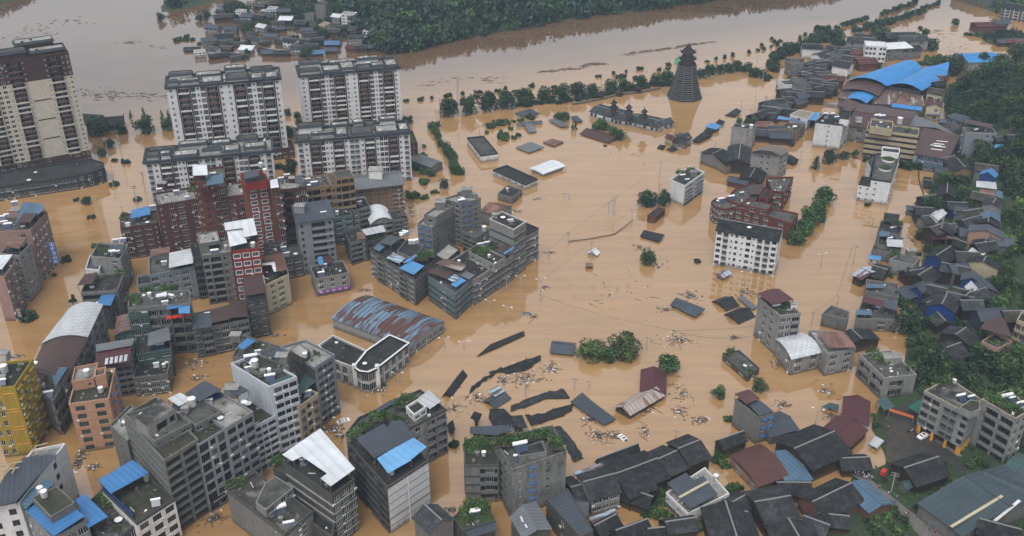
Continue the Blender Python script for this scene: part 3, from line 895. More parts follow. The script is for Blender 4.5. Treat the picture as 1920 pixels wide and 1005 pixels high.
def extra(b,fr,items,z=None):
    """items: (kind, (px), size) on the deck of b"""
    z=b_deck[b.name] if z is None else z
    off=Vector(WL[b.name])
    for it in items:
        k,p=it[0],it[1]; s=it[2] if len(it) > 2 else 1.0
        q=gp(fr,p,z)
        m=MB()
        if k == 't':
            m.cyl(q,.75*s,z+.35,z+1.9*s,0,12,mt=1); m.cyl(q,.78*s,z+1.9*s,z+2.0*s,1,12,r1=.3*s)
            for i in range(4):m.box(q.x-.5*s+(i % 2)*s*.9,q.y-.5*s+(i//2)*s*.9,z,q.x-.4*s+(i % 2)*s*.9,q.y-.4*s+(i//2)*s*.9,z+.35,2)
            build(m,'water_tank',['tank_steel','white_paint','frame_dark'],b)
        elif k == 's':
            a=it[3] if len(it) > 3 else 0.3
            ux=Vector((math.cos(a),math.sin(a),0)); uy=Vector((-ux.y,ux.x,0)); w=1.1*s
            m.tube(q-ux*w*1.15+Vector((0,0,1.5)),q+ux*w*1.15+Vector((0,0,1.5)),.34*s,0,10)
            m.slab([q-ux*w-uy*1.6*s+Vector((0,0,.3)),q+ux*w-uy*1.6*s+Vector((0,0,.3)),q+ux*w-uy*.2+Vector((0,0,1.3)),q-ux*w-uy*.2+Vector((0,0,1.3))],.08,1)
            for sx in (-1,1):m.beam(q+ux*w*.9*sx+Vector((0,0,.01)),q+ux*w*.9*sx+Vector((0,0,1.3)),.08,2)
            build(m,'solar_heater',['white_paint','solar_blue','frame_dark'],b)
        elif k == 'd':
            m.cyl((q.x,q.y),.12,z,z+.6,0,6); m.cyl((q.x,q.y),.25,z+.6,z+.8,0,12,r1=.9*s,mt=1)
            build(m,'satellite_dish',['frame_dark','white_paint'],b)
        elif k == 'g':
            rn=random.Random(int(q.x*10)); w=s*.72
            m.box(q.x-w,q.y-w*.7,z+.004,q.x+w,q.y+w*.7,z+.4,0)
            for _ in range(int(34*s*s)+24):
                c=Vector((q.x+rn.uniform(-w,w),q.y+rn.uniform(-w,w)*.8,z+.3+abs(rn.gauss(0,.5))*min(1.6,.6+s*.25)))
                r=.38; m.face([c+Vector((rn.uniform(-r,r),rn.uniform(-r,r),rn.uniform(-r,r))) for _ in range(4)],1+(rn.random() < .3))
            build(m,'roof_garden',['soil','leaf_mid','leaf_bright'],b)
        elif k == 'm':
            m.box(q.x-s*.5,q.y-s*.4,z+.004,q.x+s*.5,q.y+s*.4,z+s*.8,0); m.box(q.x-s*.56,q.y-s*.46,z+s*.8,q.x+s*.56,q.y+s*.46,z+s*.8+.12,1)
            build(m,'roof_hut',[it[3] if len(it) > 3 else 'concrete','deck_pale'],b)
  # ---------------------------------------------------------------- water, land, haze
def watermat():
    m,t,bs=_nodes('flood_water')
    g=N(t,'ShaderNodeNewGeometry')
    mp=N(t,'ShaderNodeMapping'); L(t,g.outputs['Position'],mp.inputs[0])
    mp.inputs['Rotation'].default_value=(0,0,RAD(-22)); mp.inputs['Scale'].default_value=(.35,1.0,1)
    n1=ramp(t,noise(t,mp.outputs[0],.012,6,.62),.35,.7)
    n2=ramp(t,noise(t,mp.outputs[0],.06,6,.7),.45,.75)
  # ochre base in the town, blending to a darker brown beyond the riverside road
    sp=N(t,'ShaderNodeSeparateXYZ'); L(t,g.outputs['Position'],sp.inputs[0])
    rv=N(t,'ShaderNodeMath',operation='MULTIPLY_ADD'); L(t,sp.outputs[0],rv.inputs[0]); rv.inputs[1].default_value=-RIV[0]
    L(t,sp.outputs[1],rv.inputs[2])
    rr=ramp(t,rv.outputs[0],RIV[1]-20,RIV[1]+60)
    c=mix(t,n1,(.29,.168,.065),(.36,.215,.095))
    c2=mix(t,n1,(.085,.048,.024),(.145,.09,.05))
    c2=mix(t,n2,c2,(.15,.088,.048))
    cc=mix(t,rr,c,c2)
    mp3=N(t,'ShaderNodeMapping'); L(t,g.outputs['Position'],mp3.inputs[0]); mp3.inputs['Rotation'].default_value=(0,0,RAD(-22)); mp3.inputs['Scale'].default_value=(.12,1,1)
    n3=ramp(t,noise(t,mp3.outputs[0],.22,5,.7),.35,.68); cc=mix(t,n3,mix(t,.24,cc,(.05,.03,.015)),cc)
    L(t,cc,bs.inputs['Base Color'])
    rg=N(t,'ShaderNodeMapRange'); rg.inputs['To Min'].default_value=.02; rg.inputs['To Max'].default_value=.14; L(t,n2,rg.inputs['Value']); L(t,rg.outputs[0],bs.inputs['Roughness'])
    bs.inputs['IOR'].default_value=2.25
    bs.inputs['Specular IOR Level'].default_value=.55
    b=N(t,'ShaderNodeBump'); b.inputs['Distance'].default_value=.1
    mp2=N(t,'ShaderNodeMapping'); L(t,g.outputs['Position'],mp2.inputs[0]); mp2.inputs['Scale'].default_value=(.5,1,1)
    nn=noise(t,mp2.outputs[0],.35,4,.55)
    L(t,nn,b.inputs['Height'])
    st=N(t,'ShaderNodeMapRange'); st.inputs['To Min'].default_value=.025; st.inputs['To Max'].default_value=.16
    L(t,rr,st.inputs['Value']); L(t,st.outputs[0],b.inputs['Strength'])
    L(t,b.outputs[0],bs.inputs['Normal'])
    MATS['flood_water']=m
_a,_b=gp('S',(830,205)),gp('S',(1500,110))
_k=(_b.y-_a.y)/(_b.x-_a.x)
RIV=(_k,_a.y-_k*_a.x+25)
watermat()
w=MB(); w.face([(-3600,-900,0),(3600,-900,0),(3600,4200,0),(-3600,4200,0)])
o=build(w,'flood_water',['flood_water'],None,(0,800,0)); o['kind']='structure'
def groundmat():
    m,t,bs=_nodes('ground')
    g=N(t,'ShaderNodeNewGeometry')
    n1=ramp(t,noise(t,g.outputs['Position'],.08,6,.7),.4,.62)
    n2=ramp(t,noise(t,g.outputs['Position'],.5,5,.7),.35,.7)
    n3=ramp(t,noise(t,g.outputs['Position'],.04,4,.6),.58,.68)
    c=mix(t,n2,(.012,.028,.010),(.032,.062,.018))
    c=mix(t,n3,c,(.075,.055,.036))
    c=mix(t,n1,c,mix(t,n2,(.016,.03,.012),(.036,.05,.02)))
    L(t,c,bs.inputs['Base Color']); bs.inputs['Roughness'].default_value=.95
    bump(t,n2,bs,.8,.4)
    MATS['ground']=m
groundmat()
def terrain(key,step,name):
    pts=LAND[key][0]
    xs=[p[0] for p in pts]; ys=[p[1] for p in pts]
    X=np.arange(min(xs)-8,max(xs)+8,step); Y=np.arange(min(ys)-8,max(ys)+8,step)
    gx,gy=np.meshgrid(X,Y)
    H=hz1(key,gx,gy)
    nx,ny=len(X),len(Y)
    v=np.stack([gx.ravel(),gy.ravel(),H.ravel()],1)
    i=np.arange(nx*ny).reshape(ny,nx)
    q=np.stack([i[:-1,:-1],i[:-1,1:],i[1:,1:],i[1:,:-1]],-1).reshape(-1,4)
    keep=(H.ravel()[q] > -1.9).any(1)
    q=q[keep]
    me=bpy.data.meshes.new(name)
    used=np.unique(q); rm=np.zeros(len(v),int); rm[used]=np.arange(len(used))
    me.from_pydata(v[used].tolist(),[],rm[q].tolist())
    me.polygons.foreach_set('use_smooth',[True]*len(me.polygons))
    me.materials.append(MATS['ground'])
    o=place(name,me); o['kind']='structure'
    return o
terrain('hillside',4,'hillside')
terrain('slope',3,'hill_slope')
terrain('lowland',3,'ground')
terrain('far_forest_hill',12,'far_hill')
terrain('village_bank',5,'river_bank')
terrain('far_left_bank',12,'river_bank')
terrain('far_right_bank',6,'river_bank')
terrain('reed_field',3,'field')
  # haze: even air round everything
hm=bpy.data.materials.new('haze'); hm.use_nodes=True
t=hm.node_tree
for n_ in list(t.nodes):
    if n_.type == 'BSDF_PRINCIPLED':t.nodes.remove(n_)
pv=N(t,'ShaderNodeVolumePrincipled')
pv.inputs['Color'].default_value=(.62,.80,1.0,1)
pv.inputs['Density'].default_value=HAZE
pv.inputs['Anisotropy'].default_value=0.0
L(t,pv.outputs[0],t.nodes['Material Output'].inputs['Volume'])
MATS['haze']=hm
hb=MB(); hb.box(-4000,-1200,-6,4000,4600,225)
if HAZE > 0:
    o=build(hb,'haze',['haze'],None,(0,1700,100)); o['kind']='stuff'
  # ---------------------------------------------------------------- trees
def leaves(rng,n,lumps,size,flat=.4):
    """n quads on the shells of lumps [(x,y,z,r)]"""
    lp=np.array(lumps); w=lp[:,3]**2; w=w/w.sum()
    k=rng.choice(len(lp),n,p=w)
    d=rng.normal(size=(n,3)); d[:,2]=d[:,2]*.9+.25
    d /= np.linalg.norm(d,axis=1)[:,None]
    rad=lp[k,3]*(.55+.5*rng.random(n)**.6)
    c=lp[k,:3]+d*rad[:,None]
    nn=d+rng.normal(size=(n,3))*.75; nn /= np.linalg.norm(nn,axis=1)[:,None]
    a=np.cross(nn,rng.normal(size=(n,3))); a /= np.linalg.norm(a,axis=1)[:,None]
    b=np.cross(nn,a)
    s=(size*(.6+.8*rng.random(n)))[:,None]/2
    e=.55+.5*rng.random((n,1))
    v=np.stack([c-a*s,c+b*s*e,c+a*s*1.15,c-b*s*e],1)
    return v.reshape(-1,3)
def quads_mesh(name,V,mats,mi=None):
    nq=len(V)//4
    me=bpy.data.meshes.new(name)
    me.vertices.add(len(V)); me.vertices.foreach_set('co',V.astype(np.float32).ravel())
    me.loops.add(nq*4); me.loops.foreach_set('vertex_index',np.arange(nq*4,dtype=np.int32))
    me.polygons.add(nq); me.polygons.foreach_set('loop_start',np.arange(0,nq*4,4,dtype=np.int32))
    me.polygons.foreach_set('loop_total',np.full(nq,4,np.int32))
    for m in mats:me.materials.append(MATS[m])
    if mi is not None:me.polygons.foreach_set('material_index',mi.astype(np.int32))
    me.update(calc_edges=True)
    return me
def crown_lumps(rng,kind):
    out=[]
    if kind == 'round':
        for i in range(16):
            a=rng.random()*6.28; rr=.33*math.sqrt(rng.random()); z=.16+.5*rng.random()
            rr *= 1.05-abs(z-.35)*.9
            out.append((rr*math.cos(a),rr*math.sin(a),z-.06,.16+.09*rng.random()))
    elif kind == 'low':
        for i in range(14):
            a=rng.random()*6.28; rr=.4*math.sqrt(rng.random())
            out.append((rr*math.cos(a),rr*math.sin(a),.04+.17*rng.random(),.1+.08*rng.random()))
    elif kind == 'cone':
        for i in range(18):
            z=i/18*1.9; rr=(.42*(1-z/2.1))
            a=rng.random()*6.28
            out.append((rr*.6*math.cos(a),rr*.6*math.sin(a),z+.1,.1+rr*.35))
    elif kind == 'open':
        for i in range(13):
            a=rng.random()*6.28; rr=.36*math.sqrt(rng.random()); z=.3+.5*rng.random()
            out.append((rr*math.cos(a),rr*math.sin(a),z,.09+.07*rng.random()))
    return out
PROTO={}
def proto(kind,i,mat,dense):
    key=(kind,i,mat,dense)
    if key not in PROTO:
        rng=np.random.default_rng(100+i*7+len(kind))
        lp=crown_lumps(rng,kind)
        V=leaves(rng,dense,lp,.13 if dense < 700 else (.085 if dense < 1500 else .062))
        cm=quads_mesh('crown',V,[mat])
        b=MB()
        top=.45 if kind != 'cone' else 1.7
        b.tube((0,0,-.25),(0,0,top*.6),.035,0,7,.022)
        for x,y,z,r in lp[:7]:b.tube((0,0,top*.35),(x,y,z),.014,0,5,.006)
        PROTO[key]=(cm,b.mesh('trunk',['bark']))
    return PROTO[key]
TRN=random.Random(5)
def tree(fr,p,wpx,kind='round',mat='leaf_dark',label=None,group=None,z0=0.0,tall=1.0,name='tree',dense=None,lift=0.0):
    if z0 == 't':
        z0=0.0
        for _ in range(20):
            q=gp(fr,p,z0); z0=.5*z0+.5*hz(q.x,q.y)
    q=gp(fr,p,z0)
    W=wpx/FR[fr][2]/pxm(q)
  # p is the lower middle of the crown outline, so the centre stands half a crown behind
    dirv=Vector((q.x,q.y)).normalized(); q=q+Vector((dirv.x,dirv.y,0))*W*.33
    if dense is None:dense=500 if W < 5 else (1100 if W < 12 else 2200)
    cm,tm=proto(kind,TRN.randrange(5),mat,dense)
    e=thing(name,label,'bush' if name == 'bush' else 'tree',(q.x,q.y,z0+lift*W),group,TRN.random()*6.28)
    e.scale=(W,W,W*tall*TRN.uniform(.9,1.1))
    place('crown',cm,e); place('trunk',tm,e)
    return e
def tree_row(fr,pts,wpx,n,**kw):
    P=[Vector(p) for p in pts]; seg=[(P[i+1]-P[i]).length for i in range(len(P)-1)]; T=sum(seg)
    for i in range(n):
        s=(i+.5)/n*T; j=0
        while j < len(seg)-1 and s > seg[j]:s -= seg[j]; j += 1
        q=P[j].lerp(P[j+1],min(1,s/seg[j]))
        f0=wpx if isinstance(wpx,(int,float)) else wpx[0]+(wpx[1]-wpx[0])*i/max(1,n-1)
        tree(fr,(q.x+TRN.uniform(-.15,.15)*f0,q.y+TRN.uniform(-.12,.12)*f0),f0*TRN.uniform(.75,1.3),**kw)
def woods(name,key,spacing,W,mats,seed,test=None,dense=110,size=.15,label=None,lo=.2):
    rng=np.random.default_rng(seed)
    pts=LAND[key][0]
    xs=[p[0] for p in pts]; ys=[p[1] for p in pts]
    n=int((max(xs)-min(xs))*(max(ys)-min(ys))/spacing**2)
    x=rng.uniform(min(xs),max(xs),n); y=rng.uniform(min(ys),max(ys),n)
    h=hz1(key,x,y)
    ok=(h > lo)
    if test is not None:ok &= test(x,y)
    x,y,h=x[ok],y[ok],h[ok]
    protos=[leaves(np.random.default_rng(k+50),dense,crown_lumps(np.random.default_rng(k+9),'round'),size) for k in range(8)]
    parts=[]; mi=[]
    for i in range(len(x)):
        V=protos[rng.integers(8)]; a=rng.random()*6.28; s=W*(.65+.7*rng.random())
        c,sn=math.cos(a),math.sin(a)
        A=np.empty_like(V)
        A[:,0]=(V[:,0]*c-V[:,1]*sn)*s+x[i]; A[:,1]=(V[:,0]*sn+V[:,1]*c)*s+y[i]; A[:,2]=V[:,2]*s*1.15+h[i]-.5
        parts.append(A); mi.append(np.full(len(V)//4,rng.choice(len(mats),p=None)))
    me=quads_mesh(name,np.concatenate(parts),mats,np.concatenate(mi))
    o=place(name,me)
    tag(o,label,None,None,'stuff')
    return o
  # ---------------------------------------------------------------- the six tower blocks
BLK=',v.fBfGvGfBfv,,v,fBfGvGfBfv,'
BLL=',c,v,fBfGvvfBfv,cc,vfBfvGGfBfv,c,'
def roofcaps(b,fr,P,h,rects,mat='white_plaster'):
    """low roof rooms with slate skirts on a tower roof; rects in 0..1 along front, metres deep"""
    q=wpoly(fr,P,h,10); A,B=q[0],q[1]; e=B-A; n=Vector((-e.y,e.x,0)).normalized()
    if n.y < 0:n=-n
    for i,(u0,u1,d0,d1,hh) in enumerate(rects):
        m=MB(); p=[A+e*u0+n*d0,A+e*u1+n*d0,A+e*u1+n*d1,A+e*u0+n*d1]
        pl=[Vector((v.x,v.y)) for v in p]
        m.hexa(pl,h-.9,h+hh-.5,0,False,False)
        o1=inset(pl,-.7); i1=inset(pl,.1)
        for k in range(4):
            j=(k+1) % 4
            m.face([(*o1[k],h+hh-.7),(*o1[j],h+hh-.7),(*i1[j],h+hh+.5),(*i1[k],h+hh+.5)],1)
        m.face([(*v,h+hh+.2) for v in i1],2)
        m.face([(*v,h+hh-.7) for v in o1[::-1]],1)
        for k in range(i % 3):
            c=pl[0].lerp(pl[2],.2+.25*k); m.obox(c,(e.x,e.y),1.2,.8,h+hh+.2,h+hh+.8,0)
        build(m,'roof_house',[mat,'slate_wall','deck_pale' if i % 3 else 'deck'],b)
def tower(name,label,P,dep,base,n,pat,seed):
    b=vol((name,label,'apartment block','tower blocks by the river'),'S',P,n=n,wall='white_tile',fac=[pat,'.s..s.','','.s..s.'],base=base,dep=dep,deck='deck_pale',par=1.1,accent='white_plaster',fin='brown_trim',parm='slate_wall',out=.7,seed=seed,junk=2)
    h=b_deck[b.name]+1.1
    rn=random.Random(seed); R_=[]; u=.01
    while u < .93:
        w=rn.uniform(.07,.2); R_.append((u,min(.99,u+w),rn.uniform(-.8,.8) if rn.random() < .5 else rn.uniform(2,5),dep*rn.uniform(.35,.6),rn.uniform(.1,1.6))); u += w+rn.uniform(.015,.05)
    u=.03
    while u < .9:
        w=rn.uniform(.06,.22); R_.append((u,min(.98,u+w),dep*.64,dep*rn.uniform(.85,.98),rn.uniform(.4,3.2))); u += w+rn.uniform(.02,.1)
    roofcaps(b,'S',P,h,R_)
  # pale canopies over the balcony stacks
    return b
tower('apartment_block','tall white apartment block with brown balcony stacks, farther one beside the cream tower',((311,163),(525,145)),17,(1,(541,296)),14,BLK,1)
tower('apartment_block','tall white apartment block standing alone nearest the open river, behind another block',((561,141),(748,125)),17,(1,(756,243)),14,BLK,2)
tower('apartment_block','white slab block with brown balconies, directly above the maroon building row',((270,303),(510,281)),16,(0,(292,402)),9,BLL,3)
tower('apartment_block','white slab block with brown balconies, behind the tan building with grey metal roof',((555,264),(768,247)),16,(1,(773,338)),9,BLL,4)
  # cream tower at the left edge
TP=((-80,127),(128,97))
hT=solve_h('S',(128,97),(174,303))
b=vol(('residential_tower','cream residential tower with dark brown top and base','tower block'),'S',TP,h=hT,n=4,wall='tower_brown',fac=['wwsBwwsBs.....sBsv','w.w.w'],dep=18,zb=hT-11.6,deck='deck',accent='tower_brown',seed=9)
def lower(h0,h1,wall,n,**k):
    q=wpoly('S',TP,hT,18)
    c=[pix((p.x,p.y,h1)) for p in q]
    return vol(b,'S',c,h=h1,n=n,wall=wall,zb=h0,par=0,junk=False,**k)
lower(6.5,hT-11.6,'tower_cream',16,fac=['wwsBwwsBs.....sBsv','w.w.w'],accent='tower_cream',fin='tower_cream')
lower(-2.5,6.5,'tower_brown',2,fac=['wwWWwwWWw.....sWsv','w.w.w'])
q=wpoly('S',TP,hT,18)
e=q[1]-q[0]; nn=Vector((e.y,-e.x,0)).normalized()
for k in range(1,4):
    z=6.5+(hT-18.1)*k/4; m=MB()
    m.obox((q[0]+e*.667+nn*.06),e,e.length*.165,.14,z-.25,z+.25)
    build(m,'panel_joint',['tower_brown'],b)
roofcaps(b,'S',TP,hT,[(.38,.62,1,8,3.2),(.66,.97,1,7,2.0),(.55,.9,9,16,4.5),(.05,.35,2,12,3)],'tower_brown')
b=vol(('podium_building','dark two storey podium hall wrapping the foot of the cream tower','podium'),'S',[(-80,361),(143,328),(176,321),(196,314),(194,304),(170,297),(-60,332)],h=7.5,n=2,wall='slate_wall',fac=['*W','*w','w','w'],deck='deck_dark',parm='slate_wall',ledge='slate_wall')
  # low maroon podiums at the foot of the blocks
vol(('podium_wing','low maroon podium wing with green roof beside the right-hand white slab block','podium'),'R2',[(890,640),(938,650),(905,560)],h=8,n=2,wall='maroon_tile',deck='deck_green',fac=['*w'])
vol(('podium_wing','low maroon podium between the two tall white blocks','podium'),'T10',[(105,840),(215,825)],h=6,n=2,wall='maroon_tile',dep=10,fac=['*w'])
vol(('garden_pavilion','grey sheet roof pavilion with blue tarp beside trees near the slab block','pavilion'),'T10',[(875,900),(985,940)],h=4,n=1,wall='concrete',dep=8,roof='gable',deck='grey_sheet',rise=1.2,fac=['*o'])
  # ---------------------------------------------------------------- left street
b=vol(('corner_building','pink corner building with a curved blue sheet roof and air conditioners, by the cream tower','building'),'a',[(-60,312),(240,298),(368,150)],n=6,wall='pink',fac=['..w','*aa'],base=(1,(330,700)),deck='deck',wm=(0,'concrete'))
h=b_deck[b.name]+.9
sheet(b,'a',[(175,78),(335,92),(352,130),(300,175),(120,245)],h+2.2,'faded_blue_sheet',2.9)
sheet(b,'a',[(130,236),(187,165),(292,166),(236,240)],h+2.6,'brown_sheet',3.2)
extra(b,'a',[('m',(130,190),4.0,'pink'),('s',(60,200)),('s',(20,215)),('s',(120,100)),('s',(40,255))])
def vsign(b,fr,top,bot,w,h0,mat='sign_blue',chars=5,tm='frame_white'):
    """upright street sign with rows of white characters, hung off the wall"""
    P=gp(fr,top,h0)
    hb_=h0
    for _ in range(200):
        hb_ -= .1
        if src(fr,bot)[1] < pix((P.x,P.y,hb_))[1]:break
    d=Vector((-P.x,-P.y,0)).normalized(); x=Vector((-d.y,d.x,0)); P=P+d*1.0
    m=MB(); m.obox((P.x,P.y),(x.x,x.y),w,.2,hb_,h0,0)
    H_=(h0-hb_)/chars
    rn=random.Random(int(P.x))
    for i in range(chars):
        zc=h0-(i+.5)*H_; s=min(w*.36,H_*.38)
        c=P+d*.11
        for (x0,x1,z0,z1) in ((-1,1,.5,.75),(-1,1,-.15,.1),(-.15,.15,-1,1),(-1,-.7,-.9,.3),(.7,1,-.9,.3),(-.8,.8,-.95,-.7)):
            if rn.random() < .25:continue
            a1,a2=c+x*x0*s,c+x*x1*s
            m.face([(a1.x,a1.y,zc+z0*s),(a2.x,a2.y,zc+z0*s),(a2.x,a2.y,zc+z1*s),(a1.x,a1.y,zc+z1*s)],1)
    build(m,'shop_sign',[mat,tm],b)
vsign(b,'a',(398,385),(412,552),2.6,19,'sign_blue',5)
b=vol(('flat_block','stained white block of flats with striped brown roof, between two pink buildings','building'),'a',[(0,480),(150,500),(240,400)],n=6,wall='concrete_pale',fac=['*w','ww'],base=(1,(225,862)),deck='deck_dark')
h=b_deck[b.name]+.9
sheet(b,'a',[(40,428),(75,365),(205,350),(150,445)],h+2,'rust_sheet',2.6)
vsign(b,'a',(290,590),(325,705),2.2,9,'grey_tile',4,'black')
b=vol(('flat_block','pink fronted block of flats with white sheet roof, nearest on the left street','building'),'a',[(-60,660),(32,662),(118,545)],n=6,wall='pink',fac=['','acac'],base=(1,(127,1015)),deck='deck')
h=b_deck[b.name]+.9
sheet(b,'a',[(-60,600),(15,605),(100,490),(-20,495)],h+2,'white_sheet',2.4)
vsign(b,'a',(135,905),(150,970),1.6,5,'pink',3)
b=vol(('house_block','pale concrete house block with dark roof garden, alone at the street bend','building'),'e',[(150,200),(430,225),(500,92)],n=6,wall='concrete_pale',fac=['..w','wnnw'],base=(2,(552,395)),deck='deck_dark')
extra(b,'e',[('s',(390,75)),('s',(460,65)),('s',(355,180)),('s',(400,185)),('g',(200,120),2.2),('g',(270,165),2)])
sheet(b,'e',[(300,175),(330,110),(475,90),(440,180)],b_deck[b.name]+1.5,'slate_sheet',1.4)
vol(b,'e',[(100,320),(230,330),(270,200)],h=b_deck[b.name]-3,n=4,wall='white_tile',deck='slate_sheet',fac=['.w'],junk=False)
b=vol(('house_block','weathered terraced house with brown sheet porch roof and roof plants, behind the blue roof','house'),'e',[(55,545),(400,525),(470,352)],h=13,n=4,wall='concrete',fac=['O..','*c'],deck='deck_dark')
sheet(b,'e',[(22,478),(95,370),(212,360),(165,460)],15.5,'brown_sheet',2.6)
extra(b,'e',[('g',(430,360),2.4),('g',(420,400),2.2)],12.1)
b=vol(('shop_house','low house under a bright blue sheet roof, beside the white arched roof','house'),'e',[(140,690),(330,705),(400,560)],h=9,n=3,wall='slate_wall',deck='deck_dark',fac=['','*w'])
sheet(b,'e',[(205,657),(265,543),(388,550),(342,667)],11.4,'blue_sheet',2.5)
b=vol(('long_building','long building with arched pale sheet roof along the flooded left street','building'),'g',[(820,358),(962,60),(650,100),(400,418)],n=4,wall='concrete_pale',fac=['*bw'],base=(1,(1035,417)),roof='barrel',deck='pale_sheet',rise=2.0,ov=.3)
hh=b_deck[b.name]
b=vol(('long_building','long building with arched brown sheet roof and dish aerials, beside the peach block','building'),'g',[(600,790),(825,372),(408,430),(300,660)],h=hh-.6,n=4,wall='concrete',fac=['*wb'],roof='barrel',deck='brown_sheet',rise=2.2,ov=.3)
extra(b,'g',[('d',(330,622),1.2),('d',(402,612),1.2)],hh-.4)
sheet(b,'g',[(520,830),(640,645),(475,645),(490,730)],hh+1.0,'faded_blue_sheet',1.2)
b=vol(('row_house','narrow grey row house with maroon sheets and railings behind the yellow building','house'),'g',[(500,960),(600,800),(300,670),(380,880)],h=hh-2.5,n=3,wall='concrete',fac=['*b'],deck='deck')
sheet(b,'g',[(320,650),(470,655),(375,830),(345,800)],hh-.5,'brown_sheet',2)
  # yellow and peach
b=vol(('yellow_building','bright yellow block of flats with water tank roof','building'),'k',[(-140,412),(125,382),(282,148)],n=7,wall='yellow',fac=['w.w.....','*aw'],base=(1,(262,965)),deck='deck_dark',lw=1.0,ledge=None)
q=wpoly('k',[(-140,412),(125,382),(282,148)],b_deck[b.name]+.9)
H0=b_deck[b.name]
e=q[1]-q[0]; nn=Vector((e.y,-e.x,0)).normalized(); m=MB()
if nn.y > 0:nn=-nn
for z0,z1 in ((H0-1.5,H0-7.5),(H0-8.3,H0-14.2),(H0-15,H0-20.8)):
    for (u0,u1,za,zb) in ((.52,.92,z0-.25,z0),(.52,.92,z1,z1+.25),(.52,.535,z1+.25,z0-.25),(.905,.92,z1+.25,z0-.25)):
        c=q[0]+e*(u0+u1)/2+nn*.04; m.obox(c,e,e.length*(u1-u0),.14,za,zb)
build(m,'wall_moulding',['yellow_paint'],b)
e=q[2]-q[1]; nn=Vector((e.y,-e.x,0)).normalized(); m=MB()
if nn.dot(Vector((1,0,0))) < 0:nn=-nn
for f in range(7):
    for k in range(3):
        zz=Vector((0,0,H0-.5-f*H0/7-q[1].z)); c=q[1]+e*(.12+.33*k)+nn*.4+zz; m=MB()
        m.slab([c-e*.11+nn*.4+Vector((0,0,-.25)),c+e*.11+nn*.4+Vector((0,0,-.25)),c+e*.11-nn*.38,c-e*.11-nn*.38],.15)
        build(m,'window_hood',['yellow'],b)
extra(b,'k',[('t',(45,270),1.5),('m',(35,160),3.6,'steel'),('m',(20,340),2.2)])
b=vol(('peach_building','peach coloured block of flats with green windows standing in ochre water','building'),'k',[(588,535),(930,488),(985,228)],n=6,wall='peach',fac=['.W..W.','dd'],base=(1,(973,905)),deck='deck_moss',gm='glass_green',ledge='peach',lw=.08,fm='frame_dark')
h=b_deck[b.name]
vol(b,'k',[(612,345),(800,310),(840,180),(640,220)],h=h+3.6,n=1,wall='peach',zb=h+.01,deck='deck_pale',fac=['..n'],junk=False)
vol(b,'k',[(808,300),(900,280),(905,215),(815,235)],h=h+5.0,n=1,wall='peach',zb=h+.02,deck='deck',junk=False)
extra(b,'k',[('t',(750,300),1.3)],h+3)
b=vol(('terrace_house','grey house with maroon roof crossed by white sheets, behind the peach block','house'),'h',[(-20,662),(318,602),(365,378)],n=5,wall='concrete',fac=['.oo.oo','*w'],base=(1,(345,900)),deck='deck_dark')
h=b_deck[b.name]+.9
sheet(b,'h',[(0,500),(0,430),(362,370),(340,440)],h+2.4,'grey_sheet',2.6)
sheet(b,'h',[(-5,640),(-5,505),(338,440),(312,600)],h+1.8,'red_sheet',2.0)
for k in range(5):
    x=90+45*k; sheet(b,'h',[(x-10,622-8*k),(x,560-8*k),(x+28,556-8*k),(x+20,616-8*k)],h+2.1,'pale_sheet',.2,posts=False)
b=vol(('terrace_house','dirty grey house with cluttered black roof terrace at the edge of open water','house'),'h',[(345,745),(668,708),(706,560)],n=3,wall='concrete',fac=['sWWa','w.w'],base=(1,(692,888)),deck='deck_dark',junk=2.5,gm='glass_green')
vol(b,'h',[(345,700),(420,690),(440,590),(370,600)],h=b_deck[b.name]+.5,n=1,wall='concrete_dark',zb=b_deck[b.name]+.01,par=0,junk=False,deck='deck_dark')
b=vol(('green_house','dark green tiled house with grey sheet roof, wedged in the block','house'),'h',[(380,528),(706,468),(690,300)],n=4,wall='green_tile',fac=['wW.W',''],h=11.5,deck='deck_dark',gm='glass_green')
sheet(b,'h',[(485,448),(495,322),(690,281),(706,405)],b_deck[b.name]+3.2,'grey_sheet',2.8,tilt=.8)
b=vol(('green_house','house under an arched brown and white striped roof beside the lane','house'),'h',[(175,350),(437,305),(467,190),(212,172)],h=11,n=3,wall='green_tile',fac=['*w'],roof='barrel',deck='rust_sheet',rise=1.6,ridge=1)
q=wpoly('h',[(175,350),(437,305),(467,190),(212,172)],11)
m=MB()
for i in range(13):
    for j in range(5):
        t=(i+.4)/13; s=(j+.3)/5
        def pt(a,c):p=q[0].lerp(q[1],a).lerp(q[3].lerp(q[2],a),c); p.z=11+1.6*(1-(2*a-1)**2)+.12; return p
        m.slab([pt(t,s),pt(t+.04,s),pt(t+.04,s+.1),pt(t,s+.1)],.04)
build(m,'roof_sheet',['concrete_pale'],b)
b=vol(('terrace_block','terraced block with leafy roof gardens, blue canopies and red basins on its balcony','building'),'e',[(500,690),(1092,645),(1080,520),(520,550)],n=5,wall='concrete',fac=['wcwbbOb','w'],base=(1,(1146,1103)),deck='deck',junk=2)
h=b_deck[b.name]
vol(b,'e',[(505,755),(690,735),(740,580),(500,640)],h=h-1,n=4,wall='green_tile',fac=['*W','*w'],deck='deck_moss')
extra(b,'e',[('g',(540,610),3),('g',(590,640),2.2),('g',(690,530),3),('g',(860,520),3),('g',(930,515),2.5),('t',(710,590),1),('t',(900,600),.9),('t',(925,605),.9)],h)
sheet(b,'e',[(868,706),(868,675),(1050,645),(1050,668)],h+.4,'blue_sheet',2.4)
sheet(b,'e',[(978,742),(978,690),(1085,666),(1087,738)],h+.2,'bright_blue_sheet',2.4)
sheet(b,'e',[(765,590),(765,560),(865,535),(868,572)],h+3,'white_sheet',2.4)
m=MB()
